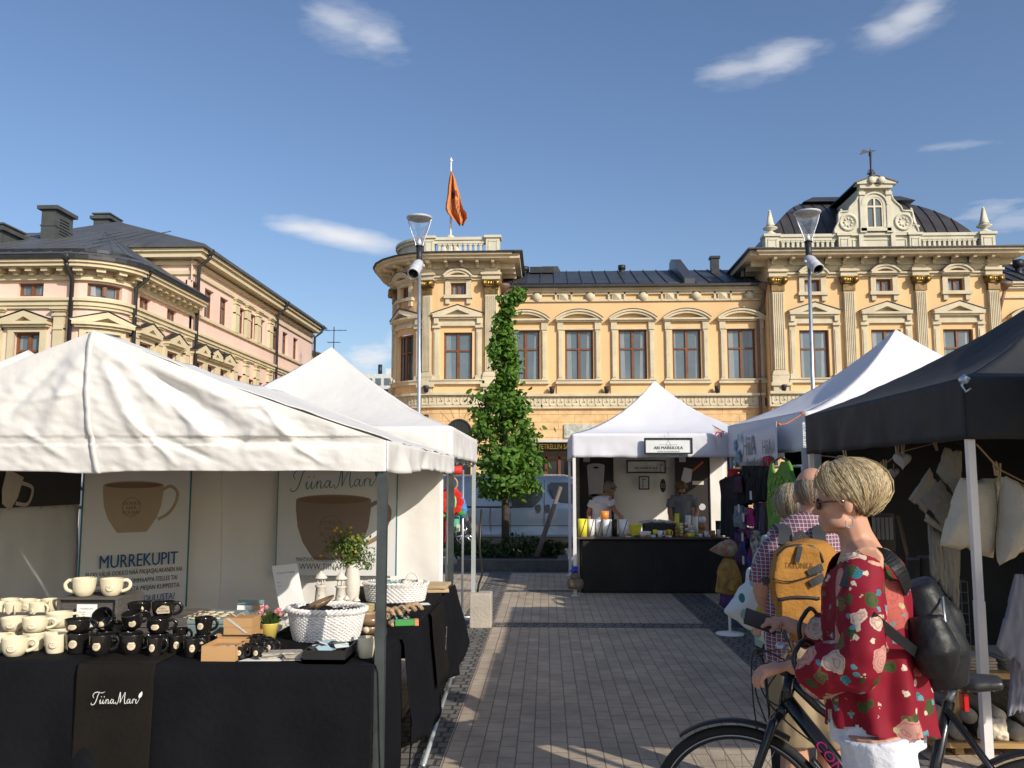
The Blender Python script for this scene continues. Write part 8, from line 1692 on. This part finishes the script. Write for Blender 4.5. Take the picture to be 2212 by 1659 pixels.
FRM=mat('black_bike_frame',(.008,.008,.01),.25,coat=.5,var=.2);TYR=MATS['tyre_rubber'];bk=empty('bicycle',A0+dB*.5,'black city bicycle with magenta frame lettering being pushed by the blonde woman','bicycle')
def ring(g,c,rr,rt,n=64,m=8,flat=1.,a0=0,a1=6.2832):
 cl=a1-a0>6.28;pts=[c+dB*rr*math.cos(a0+(a1-a0)*i/n)+Vector((0,0,rr*math.sin(a0+(a1-a0)*i/n)))for i in range(n+1)];rs_=[]
 for i,p in enumerate(pts):rad_=(p-c).normalized();rs_.append([p+(rad_*math.cos(2*math.pi*k/m)+nB*math.sin(2*math.pi*k/m)*flat)*rt for k in range(m)])
 o_=g.smooth;g.smooth=True;g.rings(rs_,cap=not cl);g.smooth=o_
WB_=1.06
for k,s_ in enumerate((0,WB_)):
 c=A0+dB*s_+Vector((0,0,.35));g=G();ring(g,c,.331,.019,72);wh=g.build('wheel',TYR,bk);g=G();ring(g,c,.306,.009,72,8,1.3);g.build('rim',mat('dark_rim',(.03,.03,.03),.3,.6),wh);g=G();ring(g,c,.3135,.004,72,6,3.2);g.build('rim_edge',STL,wh)
 g=G()
 for i in range(28):t=6.2832*i/28;h_=c+nB*(.03 if i%2 else-.03)+(dB*math.cos(t+.5*(1 if i%4<2 else-1))+Vector((0,0,math.sin(t+.5*(1 if i%4<2 else-1)))))*.03;g.cyl(h_,c+(dB*math.cos(t)+Vector((0,0,math.sin(t))))*.305,.0012,n=4)
 g.build('spokes',STL,wh);g=G();g.cyl(c-nB*.05,c+nB*.05,.025,n=12);g.build('hub',RFD,wh)
cf=A0+Vector((0,0,.35));cr=A0+dB*WB_+Vector((0,0,.35))
ht,hb,fc=PB(1708,1462),PB(1695,1524),PB(1672,1548)
g=G();g.tube([ht,hb],.024,12);g.build('head_tube',FRM,bk)
g=G();g.tube([hb,PB(1684,1545)],.022,10)
for q in(-1,1):o_=nB*.055*q;g.tube([PB(1684,1545)+o_*.3,PB(1672,1556)+o_,cf+Vector((.05,0,.16))+o_,cf+o_],[.016,.019,.015,.012],10)
g.build('fork',FRM,bk)
bb=A0+dB*.6+Vector((0,0,.29));st=PB(2035,1560);g=G();g.tube([PB(1700,1512),bb],.028,12);g.build('down_tube',FRM,bk);g=G();g.tube([PB(1710,1470),PB(1770,1528),PB(1840,1580),bb.lerp(st,.35)],.02,12);g.build('top_tube',FRM,bk)
g=G();g.tube([bb,bb.lerp(PB(2050,1515),1.0)],.02,12);g.build('seat_tube',FRM,bk);g=G();g.tube([PB(2050,1515),PB(2062,1488)],.014,10);g.build('seat_post',STL,bk)
g=G()
for q in(-1,1):o_=nB*.05*q;g.tube([bb+o_*.5,cr+o_],.011,8);g.tube([PB(2044,1530)+o_*.4,cr+o_],.011,8)
g.build('rear_stays',FRM,bk)
g=G();s0=PB(2062,1484);g.tube([s0-dB*.12+Vector((0,0,.008)),s0-dB*.02+Vector((0,0,.012)),s0+dB*.06+Vector((0,0,.02)),s0+dB*.15+Vector((0,0,.028))],[.018,.035,.075,.055],14,flat=.42);me=remesh(g,.008,6);link_mesh(me,'saddle',mat('saddle_vinyl',(.035,.035,.036),.35,spec=.6),bk)
g=G();cc_=PB(1712,1412);g.tube([ht,PB(1714,1440),cc_],.017,10);g.build('stem',FRM,bk)
hl=PB(1694,1446,-.28);hr_=PB(1700,1352,.26)
g=G();g.tube(smoothpts([tuple(hl+nB*-.02),tuple(hl+nB*.1),tuple(PB(1706,1418,-.1)),tuple(cc_+Vector((0,0,.0))),tuple(PB(1706,1392,.12)),tuple(hr_-nB*.1),tuple(hr_+nB*.02)],5),.0125,10);g.build('handlebar',FRM,bk)
for q,e in((-1,hl),(1,hr_)):g=G();g.tube([e+nB*.03*q,e-nB*.09*q],.018,12);g.build('grip',BLK,bk);g=G();g.tube([e-nB*.1*q+Vector((-.02,0,-.01)),e-nB*.02*q+Vector((-.07,0,-.02)),e+nB*.03*q+Vector((-.07,0,-.03))],.005,6);g.build('brake_lever',FRM,bk)
g=G();b0=PB(1690,1400,-.1);g.lathe(b0,[(.001,0),(.026,0),(.024,.015),(.001,.024)],14);g.build('bell',STL,bk)
for k,pts in enumerate(([PB(1690,1430,-.12),PB(1640,1440,-.1),PB(1632,1490,-.05),PB(1655,1560)],[PB(1694,1425,-.1),PB(1630,1405,-.06),PB(1626,1500,0),PB(1640,1600)],[PB(1690,1440,.0),PB(1655,1500,0),PB(1700,1560),PB(1790,1630)],[PB(1700,1400,.1),PB(1635,1420,.1),PB(1650,1500,.05),PB(1690,1530)])):g=G();g.tube(smoothpts([tuple(p)for p in pts],6),.0032,6);g.build('brake_cable',BLK,bk)
g=G();n=24
def fend(c,a0,a1):
 g=G();rs_=[]
 for i in range(n+1):t=a0+(a1-a0)*i/n;rd=dB*math.cos(t)+Vector((0,0,math.sin(t)));rs_.append([c+rd*(.366+hh)+nB*ww for hh,ww in((0,-.03),(.008,-.02),(.012,0),(.008,.02),(0,.03),(.005,.018),(.008,0),(.005,-.018))])
 g.smooth=True;g.rings(rs_);g.build('mudguard',BLK,bk)
fend(cf,R(60),R(128));fend(cf,R(-10),R(45));fend(cr,R(20),R(165))
g=G();s_=PB(1700,1512);e_=bb;d_=(e_-s_).normalized();Mt=frame(s_.lerp(e_,.55)-nB*.0285,d_,Vector((0,0,1)));text(g,'CONTINA',.05,frame(s_.lerp(e_,.45)-nB*.0,d_,d_.cross(nB)*(1 if d_.cross(nB).z>0 else-1))@Matrix.Translation((0,-.018,0)),.0295,fit=.26);g.build('frame_lettering',mat('magenta_decal',(.35,.01,.12),.4),bk)
g=G();q=PB(2064,1512)-nB*.02;g.box(q.x+.02,q.x+.035,q.y-.02,q.y+.02,q.z-.03,q.z+.03);g.build('rear_reflector',mat('reflector_red',(.5,.01,.01),.2),bk)
g=G();g.cyl(bb-nB*.07,bb+nB*.07,.02,n=10);ring(g,bb+nB*.0-nB*.045,.08,.006,30,6);g.tube([bb-nB*.07,bb-nB*.08+dB*.12+Vector((0,0,-.12))],.01,6);g.tube([bb+nB*.07,bb+nB*.08-dB*.12+Vector((0,0,.12))],.01,6);g.build('crankset',FRM,bk)
g=G();g.tube([PB(2010,1572),PB(2022,1578),PB(2030,1586)],.006,6);g.build('hair_tie_band',mat('pink_band',(.4,.12,.15),.6),bk)
YM=4.0
def m_(u,v,dy=0.):return P(u,v,y=YM+dy)
r=person('bald man in a plaid shirt wearing a mustard yellow backpack seen from behind',(m_(1735,1400).x,YM,0))
PLD=bpy.data.materials.new('plaid_shirt');PLD.use_nodes=True;t=PLD.node_tree;n=t.nodes;l=t.links;b_=n['Principled BSDF'];b_.inputs['Roughness'].default_value=.85;tcd=n.new('ShaderNodeTexCoord');MATS['plaid']=PLD
def stripe(axis,freq,thr,ph=0.):
 sx_=n.new('ShaderNodeSeparateXYZ');l.new(tcd.outputs['Object'],sx_.inputs[0]);a_=n.new('ShaderNodeMath');a_.operation='MULTIPLY_ADD';a_.inputs[1].default_value=freq;a_.inputs[2].default_value=ph;l.new(sx_.outputs[axis],a_.inputs[0]);s2=n.new('ShaderNodeMath');s2.operation='SINE';l.new(a_.outputs[0],s2.inputs[0]);g2=n.new('ShaderNodeMath');g2.operation='GREATER_THAN';g2.inputs[1].default_value=thr;l.new(s2.outputs[0],g2.inputs[0]);return g2.outputs[0]
col=None;base=n.new('ShaderNodeRGB');base.outputs[0].default_value=(.035,.04,.10,1);col=base.outputs[0]
for(ax,fr,th_r,c_,mxf,ph)in((0,380,.1,(.26,.05,.06),.6,0),(2,380,.1,(.26,.06,.08),.5,0),(0,380,.86,(.55,.54,.58),.7,2.6),(2,380,.86,(.55,.54,.58),.7,2.6)):
 mx_=n.new('ShaderNodeMix');mx_.data_type='RGBA';mu=n.new('ShaderNodeMath');mu.operation='MULTIPLY';mu.inputs[1].default_value=mxf;l.new(stripe(ax,fr,th_r,ph),mu.inputs[0]);l.new(mu.outputs[0],mx_.inputs[0]);l.new(col,mx_.inputs[6]);mx_.inputs[7].default_value=(*c_,1);col=mx_.outputs[2]
l.new(col,b_.inputs['Base Color'])
g=G();f=Vector((.3,.93,-.25));T2,M2=head(g,m_(1757,1068),f,1.04,Vector((0,.15,1)))
limb(g,[m_(1760,1095),m_(1755,1130)],[.058,.065]);S1,S2=m_(1675,1180),m_(1812,1178);limb(g,[S1,m_(1745,1150),S2],[.06,.09,.06]);limb(g,[m_(1745,1160),m_(1742,1280),m_(1740,1400)],[.14,.15,.15],flat=.7)
E1,E2=m_(1650,1275,.02),m_(1830,1280,.05);H1,H2=m_(1675,1330,.3),m_(1800,1300,.32)
limb(g,[S1,E1,H1],[.055,.05,.032]);limb(g,[S2,E2,H2],[.055,.045,.03]);hand(g,H1,(.3,1,0),(0,0,1),1.05,.7);hand(g,H2,(-.3,1,0),(0,0,1),1.05,.7)
for q,u in((-1,1712),(1,1775)):
 hp=m_(u,1400);kx=hp.x+(-.0 if q<0 else .03);limb(g,[hp,(kx,YM+.02,.48),(kx-.01,YM+.0,.3),(kx,YM-.02,.09)],[.095,.062,.062,.038]);limb(g,[(kx,YM-.03,.07),(kx,YM+.08,.05),(kx,YM+.18,.035)],[.045,.042,.03])
link_mesh(remesh(g,.007,3),'body',SKN,r)
g=G();limb(g,[m_(1745,1150),m_(1742,1250),m_(1738,1400),m_(1738,1425)],[.15,.185,.175,.18],18,.75);limb(g,[S1+Vector((.02,0,0)),S1.lerp(E1,.55),S1.lerp(E1,.85)],[.08,.078,.075],14);limb(g,[S2-Vector((.02,0,0)),S2.lerp(E2,.85)],[.08,.075],14);limb(g,[S1,m_(1745,1148),S2],[.07,.1,.07]);limb(g,[m_(1757,1128),m_(1757,1115,.01)],[.072,.066],14)
me=remesh(g,.009,4);wrinkle(me,.008,10,4);link_mesh(me,'shirt',PLD,r)
g=G();limb(g,[m_(1740,1390),m_(1740,1440)],[.17,.18],16,.8)
for u,kx in((1712,0),(1775,.03)):hp=m_(u,1425);limb(g,[hp,Vector((hp.x+kx*.5,YM,.62)),Vector((hp.x+kx,YM+.01,.5))],[.115,.105,.1],14)
me=remesh(g,.009,4);wrinkle(me,.008,9,4);link_mesh(me,'shorts',mat('khaki_cotton',(.30,.23,.14),.9,var=.08),r)
g=G()
for u,kx in((1712,0),(1775,.03)):hp=m_(u,1400);kx=hp.x+(0 if u<1750 else .03);limb(g,[(kx,YM-.06,.05),(kx,YM+.06,.05),(kx,YM+.2,.04)],[.05,.05,.04])
link_mesh(remesh(g,.008,3),'shoes',RFD,r)
hair(r,T2(-.006,0,.02),M2,(.1,.08,.094),200,lambda a:-.03-.05*min(1,a/2),[HM[3],mat('hair_grey',(.25,.23,.2),.5)],3,pole=(0,0,1),r_=.0013,name='hair',lift=1.02,squash=lambda q:Vector((q.x,q.y,min(q.z,.03))))
YBP=mat('mustard_cordura',(.32,.145,.02),.75,var=.1,vs=6,bump=.3,bs=50);DBS=mat('dark_webbing',(.03,.033,.038),.8)
bp=empty('backpack',m_(1735,1370,-.2),'mustard yellow hiking backpack with dark straps worn by the man in plaid','backpack')
def shell(ctr,pts,y0,y1,m,name,par,amp=.006,vox=.009):
 g=G();q0=[m_(u,v,y0)for u,v in pts];q1=[m_(u,v,y1)for u,v in pts];c=sum(q0,Vector())/len(q0);c1=sum(q1,Vector())/len(q1);g.rings([[c1+(p-c1)*.9 for p in q1],q1,[p+Vector((0,(y0-y1)*.6,0))for p in q1],[c+(p-c)*.82 for p in q0]])
 me=remesh(g,vox,8);wrinkle(me,amp,11,5);return link_mesh(me,name,m,par)
shell(None,[(1668,1190),(1690,1168),(1730,1160),(1770,1166),(1790,1190),(1800,1250),(1797,1300),(1780,1330),(1690,1330),(1662,1300),(1656,1250)],-.34,-.14,YBP,'main_compartment',bp)
shell(None,[(1672,1288),(1700,1282),(1760,1284),(1785,1292),(1788,1350),(1770,1376),(1700,1376),(1676,1355)],-.40,-.20,YBP,'bottom_pocket',bp)
g=G();g.tube([m_(u,v,-.335)for u,v in smoothpts([(1678,1200),(1700,1182),(1735,1178),(1765,1186),(1778,1215)],5)],.006,6);g.tube([m_(u,v,-.40)for u,v in smoothpts([(1680,1296),(1720,1290),(1770,1293)],4)],.007,6);g.tube([m_(u,v,-.355)for u,v in smoothpts([(1668,1250),(1710,1256),(1775,1236)],4)],.003,6);g.build('zip',BLK,bp)
for pts in([(1745,1240,-.345),(1775,1225,-.33),(1800,1215,-.24)],[(1750,1262,-.35),(1775,1248,-.34),(1802,1232,-.24)]):strap('compression_strap',[m_(*p)for p in pts],.03,DBS,bp,nrm=Vector((0,-1,0)))
strap('front_strap',[m_(1728,1180,-.345),m_(1724,1200,-.35),m_(1720,1214,-.35)],.02,DBS,bp,nrm=Vector((0,-1,0)));strap('grab_loop',[m_(1715,1168,-.2),m_(1728,1150,-.2),m_(1745,1166,-.2)],.02,DBS,bp,nrm=Vector((0,-1,0)))
for s_,(u0,u1)in enumerate(((1695,1682),(1770,1790))):strap('shoulder_strap',[m_(u0,1180,-.19),m_(u0,1150,-.14),m_(u1,1138,-.0),m_(u1,1150,.12),m_(u1,1210,.17)],.055,DBS,bp,.014,nrm=Vector((0,-.4,1)))
strap('side_strap',[m_(1650,1256,-.1),m_(1662,1252,-.2)],.03,DBS,bp,nrm=Vector((-.3,-1,0)))
g=G();q=m_(1725,1228,-.338);text(g,'TATONKA',.035,frame(q,(1,0,0),(0,0,1)),.004,fit=.12);g.build('lettering',mat('dark_embroidery',(.12,.06,.01),.8),bp)
YC=4.65
def c_(u,v,dy=0.):return P(u,v,y=YC+dy)
r=person('person with short grey-blond hair and pale teal top behind the plaid-shirted man',(c_(1700,1300).x,YC,0))
g=G();T3,M3=head(g,c_(1712,1098),Vector((.2,.95,-.2)),1.0,Vector((0,.1,1)));limb(g,[c_(1712,1120),c_(1706,1150)],[.05,.06]);A1,A2=c_(1664,1190),c_(1752,1190);limb(g,[A1,c_(1705,1165),A2],[.05,.08,.05]);limb(g,[c_(1705,1165),c_(1705,1380)],[.13,.14])
EA,HA=c_(1645,1270,.0),c_(1640,1330,.2);limb(g,[A1,EA,HA],[.05,.04,.026]);hand(g,HA,(0,.5,-1),(0,-1,0),1.,.9);EB=c_(1770,1270);limb(g,[A2,EB,c_(1765,1330,.25)],[.05,.04,.026]);hand(g,c_(1765,1330,.25),(0,1,0),(0,0,1),1.,.6)
for u in(1690,1722):hp=c_(u,1380);limb(g,[hp,(hp.x,YC,.46),(hp.x,YC,.08)],[.09,.058,.038]);limb(g,[(hp.x,YC-.03,.05),(hp.x,YC+.17,.035)],[.04,.03])
link_mesh(remesh(g,.008,3),'body',SKN,r)
g=G();limb(g,[c_(1706,1160),c_(1705,1260),c_(1705,1400)],[.145,.17,.18],16,.75);limb(g,[A1,A1.lerp(EA,.7)],[.075,.075]);limb(g,[A2,A2.lerp(EB,.7)],[.075,.07]);limb(g,[A1,c_(1705,1165),A2],[.06,.1,.06]);me=remesh(g,.01,4);wrinkle(me,.007,9);link_mesh(me,'top',mat('pale_teal_cotton',(.30,.42,.42),.85,var=.08),r)
g=G();limb(g,[c_(1705,1385),c_(1705,1420)],[.17,.17])
for u in(1690,1722):hp=c_(u,1400);limb(g,[hp,(hp.x,YC,.46),(hp.x,YC,.12)],[.115,.085,.07])
link_mesh(remesh(g,.01,4),'trousers',DKB,r)
hair(r,T3(-.015,0,.03),M3,(.112,.094,.095),220,lambda a:.02 if a<.8 else-.08,[MATS['hair_grey'],HM[1],HM[3]],7,pole=(-.1,0,1),r_=.002,name='hair',cap=HM[3],wave=.08,jit=.08,lift=1.06)
LFB=bpy.data.materials.new('leafy_fabric');LFB.use_nodes=True;t=LFB.node_tree;n=t.nodes;l=t.links;b_=n['Principled BSDF'];b_.inputs['Roughness'].default_value=.8;MATS['leafy']=LFB;tcd=n.new('ShaderNodeTexCoord');base=n.new('ShaderNodeRGB');base.outputs[0].default_value=(.6,.66,.68,1);col=base.outputs[0]
for(sc_,off,c_c,thr)in((7,.3,(.45,.48,.06),.36),(8,1.7,(.03,.16,.13),.34),(9,3.1,(.2,.38,.42),.33)):
 mp_=n.new('ShaderNodeMapping');mp_.inputs['Location'].default_value=(off,off*2,off);mp_.inputs['Rotation'].default_value=(off,off,0);mp_.inputs['Scale'].default_value=(1.6,1,.75);l.new(tcd.outputs['Object'],mp_.inputs[0]);v_=n.new('ShaderNodeTexVoronoi');v_.inputs['Scale'].default_value=sc_;l.new(mp_.outputs[0],v_.inputs['Vector']);ls=n.new('ShaderNodeMath');ls.operation='LESS_THAN';ls.inputs[1].default_value=thr;l.new(v_.outputs['Distance'],ls.inputs[0]);mx_=n.new('ShaderNodeMix');mx_.data_type='RGBA';l.new(ls.outputs[0],mx_.inputs[0]);l.new(col,mx_.inputs[6]);mx_.inputs[7].default_value=(*c_c,1);col=mx_.outputs[2]
l.new(col,b_.inputs['Base Color'])
g=G();Yl=4.45;q=[P(u,v,y=Yl)for u,v in((1614,1225),(1642,1226),(1660,1260),(1664,1330),(1656,1394),(1600,1352),(1564,1322),(1588,1278),(1612,1252))];ct=sum(q,Vector())/len(q)
for s_ in(-1,1):
 rs_=[q,[ct+(p-ct)*.8+Vector((0,s_*.05,0))for p in q],[ct+(p-ct)*.4+Vector((0,s_*.08,0))for p in q]];g.rings(rs_,cap=False);g.fc([len(g.v)-len(q)+i for i in range(len(q))])
me=remesh(g,.01,6);wrinkle(me,.012,8,1);o=link_mesh(me,'shopping_bag',LFB,None,ct);tag(o,'white shopping bag with teal and lime leaf print carried beside the plaid man','bag')
def vendor(lab,Yv_,hd,face,sho,elb,wri,top,hairm,skin,shirt,sleeve,hairend,sung=None,scale=1.):
 Q=lambda u,v,dy=0.:P(u,v,y=Yv_+dy);c0=Q(*hd);r=person(lab,(c0.x,Yv_,0));g=G();T4,M4=head(g,c0,face,1.,Vector((0,-.3,1)))
 S=[Q(*p)for p in sho];E_=[Q(*p)for p in elb];H_=[Q(*p)for p in wri];ms=(S[0]+S[1])/2;limb(g,[c0+Vector((0,.02,-.05)),ms+Vector((0,.03,.03))],[.052,.06]);limb(g,[S[0],ms+Vector((0,.03,0)),S[1]],[.045,.06,.045]);hip=Vector((ms.x,Yv_+.12,.92));limb(g,[ms,ms.lerp(hip,.5),hip],[.09,.1,.1])
 for s_,e,h_ in zip(S,E_,H_):limb(g,[s_,e,h_],[.048,.038,.026]);hand(g,h_,(h_-e).normalized()+Vector((0,-.2,-.3)),(0,-.3,1),1.,.8)
 for q in(-.09,.09):limb(g,[hip+Vector((q,0,0)),(hip.x+q,hip.y,.48),(hip.x+q,hip.y+.03,.08)],[.09,.06,.04]);limb(g,[(hip.x+q,hip.y,.05),(hip.x+q,hip.y-.18,.04)],[.045,.035])
 link_mesh(remesh(g,.0085,3),'body',skin,r)
 g=G();limb(g,[ms+Vector((0,.0,.0)),ms.lerp(hip,.5),hip+Vector((0,0,-.08))],[.13,.155,.165],16,.85);limb(g,[S[0],ms+Vector((0,.02,-.01)),S[1]],[.062,.095,.062])
 for s_,e in zip(S,E_):limb(g,[s_,s_.lerp(e,sleeve)],[.068,.072])
 me=remesh(g,.01,4);wrinkle(me,.007,9,1);link_mesh(me,'shirt',shirt,r);g=G()
 for q in(-.09,.09):limb(g,[hip+Vector((q,0,0)),(hip.x+q,hip.y,.48),(hip.x+q,hip.y+.03,.1)],[.115,.085,.075])
 link_mesh(remesh(g,.012,3),'trousers',DKB,r)
 hair(r,T4(-.012,0,.028),M4,(.108,.09,.094),110,hairend,hairm,4,pole=(-.1,0,1),r_=.0028,name='hair',cap=hairm[0],wave=.1,jit=.09,lift=1.08)
 g=G()
 for q in(-1,1):g.ell(T4(*((.088,q*.032,-.004)if sung=='eyes' else(.07,q*.035,.085))),.01,.024,.017,8,M4);g.tube([T4(.084,q*.05,0)if sung=='eyes' else T4(.06,q*.06,.08),T4(0,q*.085,0)if sung=='eyes' else T4(-.02,q*.09,.04)],.004,5)
 g.tube([T4(.095,-.01,0),T4(.095,.01,0)]if sung=='eyes' else[T4(.075,-.02,.09),T4(.075,.02,.09)],.004,5);g.build('sunglasses',BLK,r)
 if sung!='eyes':eyes(r,T4)
 return r
vendor('woman vendor in a loose white top bending over the left part of the kitchenware table',13.75,(1317,1058),Vector((.75,-.55,-.6)),[(1282,1082),(1318,1080,-.15)],[(1272,1108,.02),(1326,1100,-.12)],[(1274,1126,-.2),(1338,1112,-.35)],None,[MATS['hair_grey'],HM[1],HM[3]],SKT,mat('white_blouse',(.62,.62,.66),.85,var=.04),.55,lambda a:.035 if a<.9 else-.075,'top')
vendor('man vendor in a grey short-sleeved shirt and sunglasses behind the kitchenware table',13.7,(1471,1057),Vector((.05,-.8,-.62)),[(1450,1078),(1500,1078)],[(1447,1108,.0),(1506,1104,0)],[(1456,1128,-.25),(1496,1126,-.25)],None,[mat('hair_rust',(.16,.07,.03),.5),HM[3]],SKT,mat('grey_shirt',(.16,.17,.175),.85,var=.06),.6,lambda a:.045 if a<.9 else-.04,'eyes')
